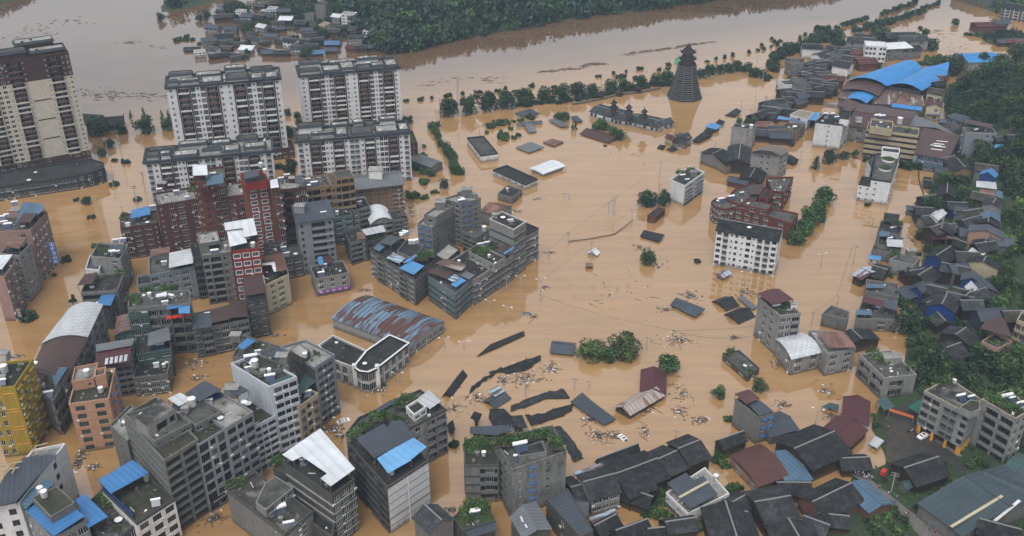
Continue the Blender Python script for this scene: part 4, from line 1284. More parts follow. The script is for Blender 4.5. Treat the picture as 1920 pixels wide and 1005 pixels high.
for x in (890,945,1005,1062):
    p=gp('e',(x,775-(x-890)*.14),h-2); m.cyl((p.x,p.y),.9,h-2.6,h-2.2,0,12,r1=1.1)
build(m,'wash_basin',['red_paint'],b)
b=vol(('row_house','row of weathered houses with slate and brown roofs along the inner flooded yard','house'),'f',[(110,893),(632,792),(612,620),(110,740)],h=12.2,n=4,wall='concrete',fac=['cbcWcb',''],deck='deck_dark',ledge='concrete_dark')
sheet(b,'f',[(112,890),(116,740),(276,735),(290,868)],13.6,'slate_sheet',1.5)
sheet(b,'f',[(283,832),(280,705),(445,660),(462,795)],13.9,'brown_sheet',1.8)
sheet(b,'f',[(446,785),(448,622),(608,618),(626,768)],14.2,'brown_sheet',2.0)
b=vol(('tall_house','tall dark concrete house with brown sheet roof, in front of the red building','house'),'f',[(605,600),(800,562),(760,380)],n=5,wall='concrete_dark',fac=['*c','*w'],base=(1,(836,945)),deck='deck_dark',ledge='concrete')
sheet(b,'f',[(602,576),(580,398),(752,370),(795,545)],b_deck[b.name]+3.2,'brown_sheet',2.5)
b=vol(('cream_house','cream painted house with brown sheet roof and white gutter, beside the open channel','house'),'f',[(790,475),(1012,368),(960,180)],n=5,wall='cream',fac=['.wW.','*w'],base=(1,(1036,655)),deck='deck_dark',gm='glass_green')
h=b_deck[b.name]+.9
sheet(b,'f',[(735,240),(735,210),(955,165),(1002,330),(892,348),(870,260)],h+2.3,'rust_sheet',2.4)
sheet(b,'f',[(742,290),(742,272),(880,255),(895,345),(870,345),(850,282)],h+2.6,'white_sheet',.3,posts=False)
b=vol(('red_building','narrow bright red tiled house with white window surrounds and white canopies','building'),'f',[(472,155),(737,122)],n=7,wall='red_tile',fac=['FFF'],base=(0,(548,702)),dep=12,deck='deck')
h=b_deck[b.name]+.9
sheet(b,'c',[(300,592),(578,546),(616,702),(497,725),(476,640),(312,662)],h+3.0,'white_sheet',3.2)
sheet(b,'c',[(328,662),(474,640),(520,776),(356,816)],h+2.2,'white_sheet',2.8)
b=vol(('unfinished_building','grey concrete building with empty dark window openings, beside the red house','building'),'f',[(190,198),(466,162)],n=7,wall='concrete',fac=['oOns'],base=(0,(272,662)),dep=12,deck='deck_pale',ledge='concrete_pale',lw=.2)
h=b_deck[b.name]
vol(b,'c',[(72,790),(262,758)],h=h+4.5,n=1,wall='concrete',dep=9,zb=h+.01,fac=['..O'],deck='deck_pale',par=.4)
b=vol(('grey_house','wide grey tiled house with pale blue sheet roof and a round bush on its terrace','house'),'e',[(700,385),(1126,293),(1110,128)],n=5,wall='bluegrey_tile',fac=['WvnvW.',''],base=(1,(1157,602)),deck='deck')
h=b_deck[b.name]
sheet(b,'e',[(888,312),(890,172),(1110,124),(1117,266)],h+3.0,'pale_sheet',3)
sheet(b,'e',[(712,205),(715,140),(900,110),(895,165)],h+1.6,'rust_sheet',1.6)
extra(b,'e',[('g',(790,268),2.0)])
vol(b,'e',[(590,470),(735,452),(720,365),(590,385)],h=h-4,n=3,wall='bluegrey_tile',fac=['*W'],deck='deck_dark',gm='glass_green')
vol(('dark_house','narrow dark house with stacked balconies between two grey buildings','house'),'f',[(110,215),(197,200)],n=6,wall='concrete_dark',fac=['b'],base=(1,(246,592)),dep=12,deck='deck_dark')
  # maroon and brown row behind
ha=solve_h('b',(80,640),(152,940))
b=vol(('maroon_building','long maroon tiled building with blue roof shelter, lowest end of the maroon row','building'),'b',[(78,640),(430,590)],h=ha,n=6,wall='maroon_tile',fac=['WWWs'],dep=13,deck='deck')
sheet(b,'b',[(170,552),(185,468),(355,432),(362,510)],ha+2.2,'blue_sheet',2.6)
extra(b,'b',[('g',(110,560),2),('s',(385,460)),('s',(410,455)),('s',(435,452)),('g',(120,520),1.6)],ha-.8)
b=vol(('maroon_building','taller maroon tiled building with many air conditioners below a white slab block','building'),'b',[(428,425),(802,362)],h=ha+9.5,n=9,wall='maroon_tile',fac=['s.aW.a'],dep=13,deck='deck_pale')
extra(b,'b',[('s',(450,300)),('s',(610,318)),('g',(765,290),3),('m',(480,270),3.5,'maroon_tile')])
b=vol(('brown_building','brown brick block with white square sheet on its stair tower','building'),'c',[(25,200),(313,168)],n=9,wall='brown_brick',fac=['s,n.aW'],base=(0,(118,850)),dep=13,deck='deck')
h=b_deck[b.name]
vol(b,'c',[(20,205),(130,192)],h=h+3.5,n=1,wall='brown_brick',dep=6,zb=h+.01,fac=['s.s'],junk=False)
sheet(b,'c',[(8,146),(4,45),(140,44),(148,140)],h+6.2,'white_sheet',2.5)
sheet(b,'c',[(135,242),(138,172),(295,143),(302,235)],h+3.2,'faded_blue_sheet',3,tilt=1)
b=vol(('brown_building','brown brick block with bare concrete terrace, between the white cap and red tower','building'),'c',[(318,345),(512,322)],n=6,wall='brown_brick',fac=['aa'],base=(0,(405,850)),dep=14,deck='deck_pale')
sheet(b,'c',[(282,560),(282,545),(520,505),(560,545)],9,'slate_sheet',.3,posts=False)
b=vol(('red_tower','tallest red brown tower house with white framed windows','building'),'c',[(500,238),(730,202)],n=12,wall='rust_brick',fac=['.F.F.'],base=(0,(640,1010)),dep=13,deck='deck_dark')
h=b_deck[b.name]
vol(b,'c',[(490,222),(715,185)],h=h+3.5,n=1,wall='red_tile',dep=9,zb=h+.01,deck='deck_dark',junk=False)
sheet(b,'c',[(488,180),(485,110),(620,88),(636,148)],h+6.5,'slate_sheet',3)
extra(b,'c',[('t',(650,70),1.1),('t',(690,130),1.1)],h+2.6)
hr=h
b=vol(('brown_building','slim brown brick wing with white sheet roof, right beside the red tower','building'),'c',[(742,285),(832,272)],h=hr-1,n=10,wall='brown_brick',fac=['.a'],dep=11,deck='deck')
sheet(b,'c',[(742,266),(733,190),(802,174),(820,256)],hr+2,'white_sheet',2)
b=vol(('maroon_building','dark maroon building with open stair bays and solar heaters, beside the unfinished tan frames','building'),'d',[(118,218),(356,192)],h=hr-4,n=9,wall='maroon_tile',fac=['sO.aa'],dep=12,deck='deck_pale')
sheet(b,'d',[(268,165),(250,95),(310,84),(335,155)],b_deck[b.name]+3.4,'slate_sheet',2.6)
extra(b,'d',[('s',(130,140)),('s',(185,110)),('m',(230,150),2.5,'maroon_tile')])
b=vol(('unfinished_building','bare tan building shell with open floors, left of the tan metal roofed block','building'),'d',[(352,208),(575,175)],h=25,n=7,wall='tan',fac=['oOno'],dep=12,deck='deck',ledge='concrete_pale',junk=3)
b=vol(('unfinished_building','bare tan building shell with broken roof frames, touching the metal roofed block','building'),'d',[(582,178),(788,150)],h=25.5,n=7,wall='tan',fac=['noOo'],dep=13,deck='deck',ledge='concrete_pale',junk=3)
vol(b,'d',[(625,120),(780,98)],h=28.5,n=1,wall='tan',dep=8,zb=24.62,fac=['oOo'],deck='deck',par=.3)
b=vol(('metal_roof_block','tan block of flats with a large grey metal roof and white roof box','building'),'d',[(792,215),(1222,165)],n=6,wall='tan',fac=['.W.n.n.n.Wa'],base=(1,(1227,405)),dep=15,deck='deck',ledge='tan',lw=.12)
h=b_deck[b.name]
q=wpoly('d',[(792,215),(1222,165)],h+1.6,15)
roofing(b,[p+Vector((0,0,0)) for p in (q if area2(q) > 0 else q[::-1])],h+1.6,'gable','grey_sheet',2.2,'tan',0,.8)
extra(b,'d',[('m',(985,118),6,'white_plaster')],h+2.4)
  # middle block
b=vol(('grey_tall_house','tall grey tiled house with slate lean-to roof and dark windows','building'),'d',[(277,510),(594,465)],n=8,wall='grey_tile',fac=['v.Ov','..s'],base=(0,(339,988)),dep=13,deck='deck',ledge=None,fm='frame_dark')
h=b_deck[b.name]
q=wpoly('d',[(277,510),(594,465)],h+1.0,13)
roofing(b,q if area2(q) > 0 else q[::-1],h+1.0,'shed','slate_sheet',1.6,'grey_tile',0,.9)
extra(b,'d',[('m',(300,420),4,'grey_tile')],h+1.6)
q=wpoly('d',[(277,510),(594,465)],h+.9); e=q[1]-q[0]; nn=Vector((e.y,-e.x,0)).normalized()
if nn.y > 0:nn=-nn
for k in range(4):
    m=MB(); m.obox((q[0]+e*.68+nn*.5),e,e.length*.6,1.0,h-3.0*(k+1)-.3,h-3.0*(k+1)); m.obox((q[0]+e*.68+nn*.95),e,e.length*.6,.1,h-3.0*(k+1),h-3.0*(k+1)+.8)
    build(m,'balcony',['grey_tile'],b)
vol(('old_house','low old house with rubble strewn roof between the red tower and grey tall house','house'),'d',[(80,600),(275,575)],h=14,n=4,wall='concrete_dark',dep=10,fac=['bO'],deck='deck_dark',junk=4)
vol(('old_house','stepped old house with plants on its terrace, left of the grey tall house','house'),'d',[(150,830),(320,800)],h=10,n=3,wall='concrete_dark',dep=10,fac=['WW'],deck='deck',junk=3)
vol(('old_house','dark weedy roof house just below the red tower','house'),'d',[(5,790),(140,765)],h=15,n=4,wall='concrete_dark',dep=9,fac=['WW'],deck='deck_dark',junk=3)
vol(('teal_house','grey teal house with collapsed dark roof, behind the small concrete houses','house'),'d',[(610,470),(770,442)],n=5,wall='teal_tile',fac=['WsW'],base=(0,(632,725)),dep=14,deck='deck_dark',junk=4)
b=vol(('concrete_house','narrow concrete house with flat dark roof and stair strip, left of the white arched roof','house'),'d',[(717,312),(776,405),(928,365)],n=5,wall='concrete',fac=['.','wb'],base=(1,(806,645)),deck='deck_dark')
sheet(b,'d',[(715,318),(712,292),(878,272),(884,295)],b_deck[b.name]+2.6,'grey_sheet',2.4)
vol(('arched_house','house with a white half barrel roof in the middle block','house'),'d',[(940,525),(1132,496)],n=3,wall='concrete_pale',fac=['bWb'],base=(1,(1136,632)),dep=13,roof='barrel',deck='white_sheet',rise=2.6,ridge=1)
b=vol(('concrete_house','grey concrete house with brown lean-to at the block corner beside floating debris','house'),'d',[(1135,495),(1267,468),(1212,385)],n=4,wall='concrete',fac=['bw','.w'],base=(1,(1270,625)),deck='deck_dark')
sheet(b,'d',[(1195,455),(1200,398),(1235,392),(1258,455)],b_deck[b.name]+2.2,'brown_sheet',2.2)
b=vol(('concrete_house','four storey bare concrete house with dark balconies beside the narrow channel','house'),'d',[(690,578),(746,698),(885,660)],n=4,wall='concrete',fac=['.','bos'],base=(1,(753,896)),deck='deck_dark')
h=b_deck[b.name]
sheet(b,'d',[(812,665),(805,600),(868,592),(888,655)],h+1.4,'rust_sheet',1.4)
b=vol(('back_house','low house with grey sheet awning and leafy terrace behind the bare concrete house','house'),'d',[(885,690),(1075,650)],h=9,n=3,wall='concrete_dark',fac=['oww'],dep=11,deck='deck_moss')
sheet(b,'d',[(850,577),(1042,536),(1072,592),(890,628)],11.5,'pale_sheet',2.5)
extra(b,'d',[('g',(980,665),3),('g',(1035,640),3)])
b=vol(('shop_house','small shop house with a long purple sign band and shabby roof terrace','house'),'T11',[(302,490),(333,563),(523,528)],n=3,wall='concrete_pale',fac=['.','www'],base=(1,(345,665)),deck='deck_dark',junk=4)
h=b_deck[b.name]
sheet(b,'T11',[(350,478),(345,440),(425,428),(435,470)],h+2,'brown_sheet',2)
sheet(b,'T11',[(352,482),(345,440),(372,435),(382,478)],h+2.3,'bright_blue_sheet',.3,posts=False)
q=wpoly('T11',[(302,490),(333,563),(523,528)],h+.9)
e=q[2]-q[1]; nn=Vector((e.y,-e.x,0)).normalized()
if nn.y > 0:nn=-nn
m=MB(); m.obox(q[1]+e*.5+nn*.25,e,e.length*1.0,.2,1.2,2.6,0)
for k in range(5):
    c=q[1]+e*(.14+.18*k)+nn*.36; s=.45
    for (x0,x1,z0,z1) in ((-1,1,.5,.8),(-1,1,-.2,.1),(-.2,.2,-.9,.9),(-.9,.9,-.95,-.7)):
        a1,a2=c+e.normalized()*x0*s*1.6,c+e.normalized()*x1*s*1.6
        m.face([(a1.x,a1.y,1.9+z0*s),(a2.x,a2.y,1.9+z0*s),(a2.x,a2.y,1.9+z1*s),(a1.x,a1.y,1.9+z1*s)],1)
build(m,'shop_sign',['sign_purple','frame_white'],b)
  # ---------------------------------------------------------------- central buildings
b=vol(('flats_building','five storey grey flats with blue striped shelters and white tanks on the roof','building'),'i',[(48,452),(348,648),(492,522),(242,365)],n=5,wall='concrete',fac=['WbWWbW','.'],base=(1,(358,840)),deck='deck_dark',parm='concrete_dark',ledge='concrete_dark',lw=.15)
h=b_deck[b.name]+.9
sheet(b,'i',[(158,516),(205,478),(292,514),(246,552)],h+1.8,'stripe_sheet',2.2)
sheet(b,'i',[(243,582),(330,535),(414,568),(345,628)],h+2.0,'bright_blue_sheet',2.4)
sheet(b,'i',[(278,537),(355,490),(380,496),(305,546)],h+2.4,'bright_blue_sheet',2.6)
sheet(b,'i',[(110,410),(180,362),(262,380),(190,432)],h+2.5,'slate_sheet',2.6)
sheet(b,'i',[(72,450),(110,415),(150,440),(112,472)],h+1.0,'faded_blue_sheet',1.2)
vol(b,'i',[(230,470),(345,520),(410,430),(300,385)],h=h+2.6,n=1,wall='concrete',zb=h-.88,fac=['','w.'],deck='deck_dark',junk=False)
extra(b,'i',[('t',(262,385),1),('t',(280,372),1),('t',(298,362),1),('t',(258,372),1),('t',(278,358),1)],h+.2)
extra(b,'i',[('t',(322,425),1.1),('t',(345,425),1.1),('t',(365,420),1.1)],h+1.8)
extra(b,'i',[('g',(440,500),3.2),('g',(405,520),3)])
b=vol(('concrete_tower_house','slim grey concrete house with blue awnings and blank stepped side, left one of a pair','house'),'i',[(368,282),(468,308),(606,190)],n=6,wall='concrete',fac=['dd','.n..n.'],base=(1,(488,548)),deck='deck_pale',ledge='concrete_pale',lw=.1,gm='glass_green')
h=b_deck[b.name]
vol(b,'i',[(412,222),(490,240),(606,168),(520,150)],h=h+4.2,n=1,wall='concrete',zb=h+.01,deck='deck_pale',fac=['w'])
extra(b,'i',[('m',(522,180),4.2)],h+3.5)
b=vol(('concrete_tower_house','taller grey concrete house with blue hoods, right one of the pair','house'),'i',[(543,114),(662,150),(795,110)],n=8,wall='concrete',fac=['ww','nd.n.'],base=(1,(682,442)),deck='deck_pale',ledge='concrete_pale',lw=.1)
extra(b,'i',[('m',(702,100),4.4),('m',(650,88),1.6),('m',(755,110),2.5)])
vol(('concrete_house','low grey house with flat dark roof at the foot of the taller concrete house','house'),'i',[(670,335),(765,378),(852,322)],n=4,wall='concrete',fac=['b','.w'],base=(1,(776,505)),deck='deck')
vol(('flat_annex','flat concrete annex roof between the grey concrete pair and the teal building','annex'),'i',[(482,488),(562,535),(656,452)],h=7.5,n=2,wall='concrete_dark',fac=['w','ww'],deck='deck_pale',junk=False)
b=vol(('teal_building','blue green tiled corner building with brown and blue roof sheets','building'),'i',[(438,632),(620,758),(746,645)],n=4,wall='teal_tile',fac=['..W.','W.W'],base=(1,(626,932)),deck='deck',ledge='slate_wall',lw=.35,lh=.3)
h=b_deck[b.name]+.9
sheet(b,'i',[(428,605),(482,578),(622,612),(560,656)],h+2.2,'brown_sheet',2.4)
sheet(b,'i',[(488,552),(556,518),(702,562),(660,606)],h+3.2,'patch_sheet',3.0)
sheet(b,'i',[(558,650),(606,618),(656,645),(614,680)],h+1.6,'stripe_sheet',2)
sheet(b,'i',[(594,692),(650,642),(698,666),(626,713)],h+1.3,'bright_blue_sheet',1.8)
sheet(b,'i',[(650,628),(690,600),(756,630),(715,660)],h+1.6,'grey_sheet',2)
b=vol(('long_block','long low grey block with dark blue bands along the flooded avenue','building'),'i',[(748,660),(1012,492)],n=4,wall='concrete_pale',fac=['WWWWWWW'],base=(0,(757,836)),dep=17,deck='deck_dark',ledge='slate_wall',lw=.35,lh=.3)
h=b_deck[b.name]
vol(b,'i',[(713,472),(886,560),(962,505),(800,432)],h=h+3.6,n=1,wall='concrete_pale',zb=h+.01,fac=['ww.w','ww'],deck='deck_moss')
extra(b,'i',[('g',(760,470),3),('g',(820,465),3),('s',(790,440)),('s',(835,430)),('g',(800,490),2.5),('g',(880,430),2.4)],h+2.7)
sheet(b,'i',[(908,446),(970,424),(1016,436),(946,482)],h+5.4,'brown_sheet',2.2)
sheet(b,'i',[(946,482),(1016,436),(1022,446),(955,492)],h+5.5,'bright_blue_sheet',.3,posts=False)
b=vol(('grey_block','tall grey block with blank stained side and white roof beams, over the long low block','building'),'i',[(853,252),(1016,324),(1099,270)],n=6,wall='concrete_pale',fac=['.','WW'],base=(2,(1086,590)),deck='deck_dark',ledge='slate_wall',lw=.3,lh=.3,top='frame_white')
extra(b,'i',[('m',(890,245),2.2,'concrete_pale'),('m',(1000,290),2)])
b=vol(('grey_block','grey end block with dark blue bands facing the wide open water','building'),'i',[(1100,354),(1184,312)],n=4,wall='concrete_pale',fac=['WWW','w'],base=(1,(1176,522)),dep=12,deck='deck_dark',ledge='slate_wall',lw=.35,lh=.3,parm='slate_wall')
vol(('rust_roof_house','house with rusty hipped metal roof behind the concrete pair','house'),'i',[(797,200),(900,222),(1003,165)],n=3,wall='concrete_pale',fac=['.w','www'],base=(1,(902,310)),roof='gable',deck='rust_sheet',rise=2)
vol(('concrete_house','small square grey house standing alone by the rusty roofed house','house'),'i',[(908,80),(1006,110),(1074,52)],n=2,wall='concrete',fac=['.n','.v'],base=(1,(1010,156)),deck='deck_dark',junk=3)
b=vol(('warehouse','wide warehouse with rusted blue arched roof in the middle of the flood','warehouse'),'T11',[(430,785),(862,945),(1058,806)],n=1,wall='panel_wall',fac=['','*W'],base=(1,(867,1003)),roof='barrel',deck='warehouse_sheet',rise=2.1,ov=.4)
b=vol(('white_corner_building','white two storey corner building with curved front and black flat roofs','building'),'j',[(685,182),(800,288),(945,342),(1040,222),(790,108)],h=8.5,n=2,wall='dull_plaster',fac=['GG','GfGfv','',''],deck='deck_dark',top='frame_white',wm=None)
vol(b,'j',[(943,336),(985,366),(1045,374),(1106,346),(1337,166),(1200,108),(1034,222)],h=8.7,n=2,wall='dull_plaster',fac=['G','G','G','GfGfGfGfG'],deck='deck_dark',parm='deck_dark',top='frame_white',out=.4)
m=MB()
for p in ((945,330),(1110,335)):
    q=gp('j',p,8.7); q=q*.998; m.box(q.x-.7,q.y-.7,0,q.x+.7,q.y+.7,9.6)
build(m,'pilaster',['white_plaster'],b)
  # front left blocks
b=vol(('white_flats','tall pale blue white block with blank side and untidy roof, bottom centre left','building'),'j',[(48,312),(328,482),(527,408)],n=9,wall='bluewhite',fac=['.','.WaW'],base=(1,(409,1013)),deck='deck_moss',parm='bluewhite',fm='frame_dark',junk=2)
h=b_deck[b.name]
sheet(b,'j',[(322,495),(517,412),(515,375),(322,455)],h+.2,'darkgreen_sheet',.3,posts=False)
vol(b,'j',[(140,320),(260,390),(470,330),(250,250)],h=h+1.6,n=1,wall='concrete',zb=h+.01,fac=['n.',''],deck='deck_moss',par=.6,junk=2)
extra(b,'j',[('s',(195,285),1.6),('t',(228,345),1.5),('m',(285,385),1.6,'steel'),('t',(330,385),.9)],h+1.0)
sheet(b,'j',[(300,245),(395,198),(478,240),(385,285)],h+3.4,'slate_sheet',2.4)
extra(b,'j',[('m',(425,305),3.4)],h+1.0)
b2=vol(('white_flats','lower pale white wing of flats between the bare grey frame building and tall white block','building'),'j',[(206,776),(374,690)],n=7,wall='bluewhite',fac=['WaW'],base=(0,(267,1109)),dep=14,deck='deck_moss',fm='frame_dark')
b=vol(('low_house','grey house with small blue canopy and broken roof garden, behind the tall pale block','house'),'j',[(60,260),(300,330),(420,190),(150,110)],h=16,n=4,wall='concrete',fac=['',''],deck='deck',junk=3)
sheet(b,'j',[(95,195),(165,130),(230,150),(140,213)],18.5,'blue_sheet',2.6)
extra(b,'j',[('g',(245,195),2.4),('m',(90,150),3.4)])
b=vol(('yellowish_house','beige narrow house with dark slatted roof screen squeezed between pale tall blocks','house'),'j',[(538,630),(682,528)],h=17,n=5,wall='beige',fac=['cac'],dep=13,deck='deck_dark',fm='frame_dark')
sheet(b,'j',[(520,535),(585,385),(668,440),(535,560)],18.5,'darkgreen_sheet',1.6)
b=vol(('grey_flats','tall blue grey block with whitewashed roof room at the water channel','building'),'j',[(410,190),(655,345),(802,248),(590,142)],n=8,wall='bluegrey_tile',fac=['','.WaW.'],base=(2,(846,672)),deck='deck_pale',fm='frame_dark',wm=(0,'concrete_dark'))
vol(b,'j',[(475,220),(565,275),(620,220),(540,170)],h=b_deck[b.name]+3,n=1,wall='concrete_dark',zb=b_deck[b.name]+.01,deck='deck_pale',par=.1,junk=False)
extra(b,'j',[('t',(590,275),1)])
b=vol(('frame_building','huge bare grey concrete building with open floors and a whitewashed roof room','building'),'T02',[(692,325),(922,578),(1113,458)],n=9,wall='concrete',fac=['.n.n..n..n','OO'],base=(1,(1019,988)),deck='deck_moss',ledge='concrete',lw=.25)
h=b_deck[b.name]
vol(b,'T02',[(700,318),(868,470),(1075,365),(920,255)],h=h+2.8,n=1,wall='concrete',zb=h+.01,fac=['','n.n.W'],deck='deck',junk=2)
vol(b,'T02',[(757,338),(828,388),(985,290),(905,232)],h=h+6.4,n=1,wall='concrete_pale',zb=h+1.9,fac=['','..Oo'],deck='deck_crack',par=.05,junk=False)
extra(b,'T02',[('t',(1085,275),1.5),('s',(1015,275),1.6,-.4),('m',(1045,305),2,'steel')],h+2.0)
sheet(b,'T02',[(942,232),(1012,198),(1080,235),(1005,275)],h+4.2,'pale_sheet',2)
vol(b,'T02',[(618,378),(715,470),(830,360),(735,260)],h=h-7,n=6,wall='concrete',fac=['.n.',''],deck='deck_pale')
b=vol(('glazed_house','grey white house with tall dark glazed bays next to the bare frame building','building'),'T02',[(1116,490),(1270,398)],n=7,wall='grey_tile',fac=['GaG'],base=(0,(1182,875)),dep=16,deck='deck_moss',fm='frame_dark',par=.4)
h2=b_deck[b.name]
q=wpoly('T02',[(1116,490),(1270,398)],4); e=q[1]-q[0]; nn=Vector((e.y,-e.x,0)).normalized()
if nn.y > 0:nn=-nn
q=[Vector((p.x,p.y,0)) for p in wpoly('T02',[(1116,490),(1270,398)],h2+.4)]; e=q[1]-q[0]
m=MB(); m.obox(q[0]+e*.5+nn*.2,e,e.length*.96,.3,2.6,4.2,0)
for k in range(8):
    c=q[0]+e*(.14+.09*k)+nn*.37; s=.38; u=e.normalized()
    for (x0,x1,z0,z1) in ((-1,1,.5,.8),(-1,1,-.2,.1),(-.2,.2,-.9,.9)):
        a1,a2=c+u*x0*s,c+u*x1*s; m.face([(a1.x,a1.y,3.4+z0*s),(a2.x,a2.y,3.4+z0*s),(a2.x,a2.y,3.4+z1*s),(a1.x,a1.y,3.4+z1*s)],1)
build(m,'shop_sign',['black','frame_white'],b)
vol(b,'T02',[(1100,380),(1245,300),(1150,240),(1010,310)],h=h2+3,n=1,wall='concrete',zb=h2+.01,fac=['w.O'],deck='deck')
b=vol(('grey_flats','grey block with air conditioners and slate roof shelters between glazed house and white wing','building'),'T02',[(1270,395),(1424,304)],n=8,wall='grey_tile',fac=['WaW'],base=(0,(1305,795)),dep=17,deck='deck_pale',fm='frame_dark',junk=2)
h=b_deck[b.name]
sheet(b,'T02',[(1040,202),(1150,130),(1246,180),(1120,250)],h+3.2,'slate_sheet',2.8)
sheet(b,'T02',[(1250,165),(1310,135),(1400,185),(1340,215)],h+3,'slate_sheet',2.6)
extra(b,'T02',[('m',(1310,215),4),('d',(1375,262),1.1),('s',(1215,215),1.3)])
  # bottom left
b=vol(('white_house','white house with wide slate roof and beige roof beams at the lower left','house'),'l',[(-150,765),(178,698),(600,152)],n=5,wall='white_tile',fac=['ww','....w.'],base=(2,(713,648)),deck='deck_pale',fm='frame_dark')
h=b_deck[b.name]+.9
sheet(b,'l',[(-160,760),(145,692),(522,252),(212,285),(60,430)],h+1.6,'slate_sheet',1.6)
m=MB()
for a,c in (((0,362),(205,320)),((0,405),(175,375)),((270,272),(330,180)),((330,180),(440,150)),((300,235),(420,205)),((110,430),(150,372)),((20,460),(100,340))):
    pa,pb=gp('l',a,h+2.6),gp('l',c,h+2.6); m.beam(pa,pb,.3,0)
build(m,'pergola_beam',['beige'],b)
b=vol(('blue_roof_house','house covered by bright blue sheet roofs around a mossy square hut, lower left corner','house'),'l',[(165,705),(480,1025),(800,850)],h=17,n=4,wall='grey_tile',fac=['*w','*W'],deck='deck_dark',junk=False)
sheet(b,'l',[(232,768),(490,1008),(776,822),(520,590)],19.2,'blue_sheet',2.4)
sheet(b,'l',[(142,662),(440,480),(502,515),(235,757)],20.0,'faded_blue_sheet',3)
sheet(b,'l',[(690,672),(778,614),(992,826),(806,932)],16.0,'blue_sheet',2.6)
vol(b,'l',[(293,650),(466,828),(688,695),(520,545)],h=21.5,n=1,wall='concrete',zb=19.3,deck='deck_moss',par=.12,junk=False)
extra(b,'l',[('t',(378,610),1.1),('t',(415,650),1.2)],21.4)
b=vol(('terrace_building','grey white building with sloping blue shelter and mossy roof terrace, bottom left','building'),'l',[(930,565),(1255,885),(1605,660),(1300,400)],h=14.5,n=4,wall='white_plaster',fac=['','WAW'],deck='deck_moss',parm='concrete_dark',junk=1.5,fm='frame_dark')
sheet(b,'l',[(903,490),(1218,304),(1368,422),(1018,616)],17.6,'blue_sheet',2.8)
m=MB(); q0,q1=gp('l',(950,580),14.6),gp('l',(1225,840),14.6); m.slab([q0,q1,q1+Vector((0,0,1.6)),q0+Vector((0,0,1.6))],.2); build(m,'side_panel',['blue_wall'],b)
extra(b,'l',[('t',(1352,500),1)])
b=vol(('roof_terrace_house','rough concrete roof terrace with shrubs between the blue roofs, bottom left','house'),'l',[(690,800),(1040,1060),(1250,890),(930,580)],h=12,n=3,wall='concrete_dark',fac=['','*w'],deck='deck_crack',junk=3)
extra(b,'l',[('g',(960,670),3),('g',(1010,720),2.5)])
b=vol(('old_concrete_house','old concrete house with cracked whitish roof, shrubs and a solar heater, bottom centre','house'),'m',[(560,620),(1042,990),(1278,795),(800,462)],n=6,wall='concrete',fac=['','w.W.'],base=(0,(602,885)),deck='deck_crack',parm='concrete_dark',junk=1.5)
h=b_deck[b.name]
vol(b,'m',[(800,725),(885,785),(1115,600),(965,500),(880,560)],h=h+3.2,n=1,wall='concrete_pale',zb=h+.01,fac=['.','W.ww',''],deck='deck',par=.12,junk=False)
vol(b,'m',[(880,880),(1042,1000),(1278,800),(1115,690)],h=h+.0,n=1,wall='concrete',zb=h-.8,par=.8,deck='deck_dark',junk=2)
extra(b,'m',[('s',(975,800),2.2,.5),('g',(620,590),3),('g',(690,560),2.6),('g',(665,610),2.2)])
b=vol(('white_roof_house','dark concrete house topped by a big pale metal roof, bottom centre','house'),'m',[(1050,398),(1440,662),(1626,522)],n=6,wall='concrete_dark',fac=['','AAw'],base=(1,(1475,1095)),deck='deck_dark',wm=(0,'concrete_dark'),accent='concrete_pale',ledge='concrete_pale',lw=.4,lh=.3,gm='glass_green')
sheet(b,'m',[(1024,322),(1342,103),(1634,440),(1430,587),(1344,520),(1400,480),(1190,338),(1108,376)],b_deck[b.name]+3.2,'white_sheet',3)
vol(('side_house','low annex with weedy black roof beside the pale metal roofed house','annex'),'m',[(1270,890),(1440,1010),(1460,900),(1290,780)],h=9,n=2,wall='concrete_dark',deck='deck_dark')
vol(('side_house','narrow planted terrace behind the pale metal roofed house','annex'),'m',[(945,430),(1060,490),(1110,400),(1010,330)],h=13,n=3,wall='concrete_dark',deck='deck_moss')
extra(COL.objects[-1] if False else bpy.data.objects[[o.name for o in bpy.data.objects if o.get('label') == 'narrow planted terrace behind the pale metal roofed house'][0]],'m',[('g',(990,390),3),('g',(1030,360),2.4)])
b=vol(('white_sided_house','apartment house with tall blank white side wall, slate roof and pale blue sheet','building'),'R6',[(45,340),(327,655),(619,465)],n=6,wall='concrete_dark',fac=['rb.rb',''],base=(1,(343,988)),deck='deck_dark',wm=(1,'white_tile'),parm='concrete_dark',ledge='concrete_pale',lw=.12)
h=b_deck[b.name]+.9
sheet(b,'R6',[(105,312),(300,205),(330,230),(352,188),(425,178),(518,298),(232,452)],h+2.6,'slate_sheet',3)
sheet(b,'R6',[(252,452),(506,300),(608,370),(497,460),(470,440),(498,465),(332,558)],h+2.4,'bright_blue_pale',2.8)
q=wpoly('R6',[(327,655),(619,465)],h); e=q[1]-q[0]; nn=Vector((e.y,-e.x,0)).normalized()
if nn.y > 0:nn=-nn
m=MB()
for z in (h*.30,h*.63):m.obox(q[0]+e*.5+nn*.02,e,e.length*.998,.08,z-.12,z+.12)
m2=MB(); m2.obox(q[0]+e*.48+nn*.1,e,.35,.25,-1,h-1)
build(m,'wall_band',['tan'],b); build(m2,'drain_pipe',['frame_white'],b)
b=vol(('garden_roof_house','apartment house with leafy terrace and white roof room, behind the blank white wall','building'),'R6',[(497,228),(746,100),(560,-40),(120,160),(30,275),(190,400)],n=5,wall='concrete_pale',fac=['.w.,rr','','','',''],base=(1,(734,405)),deck='deck',parm='concrete_dark',junk=2)
h=b_deck[b.name]
vol(b,'R6',[(458,82),(518,140),(605,80),(545,30)],h=h+3,n=1,wall='white_plaster',zb=h+.01,fac=['w','ww'],deck='deck_dark',junk=False)
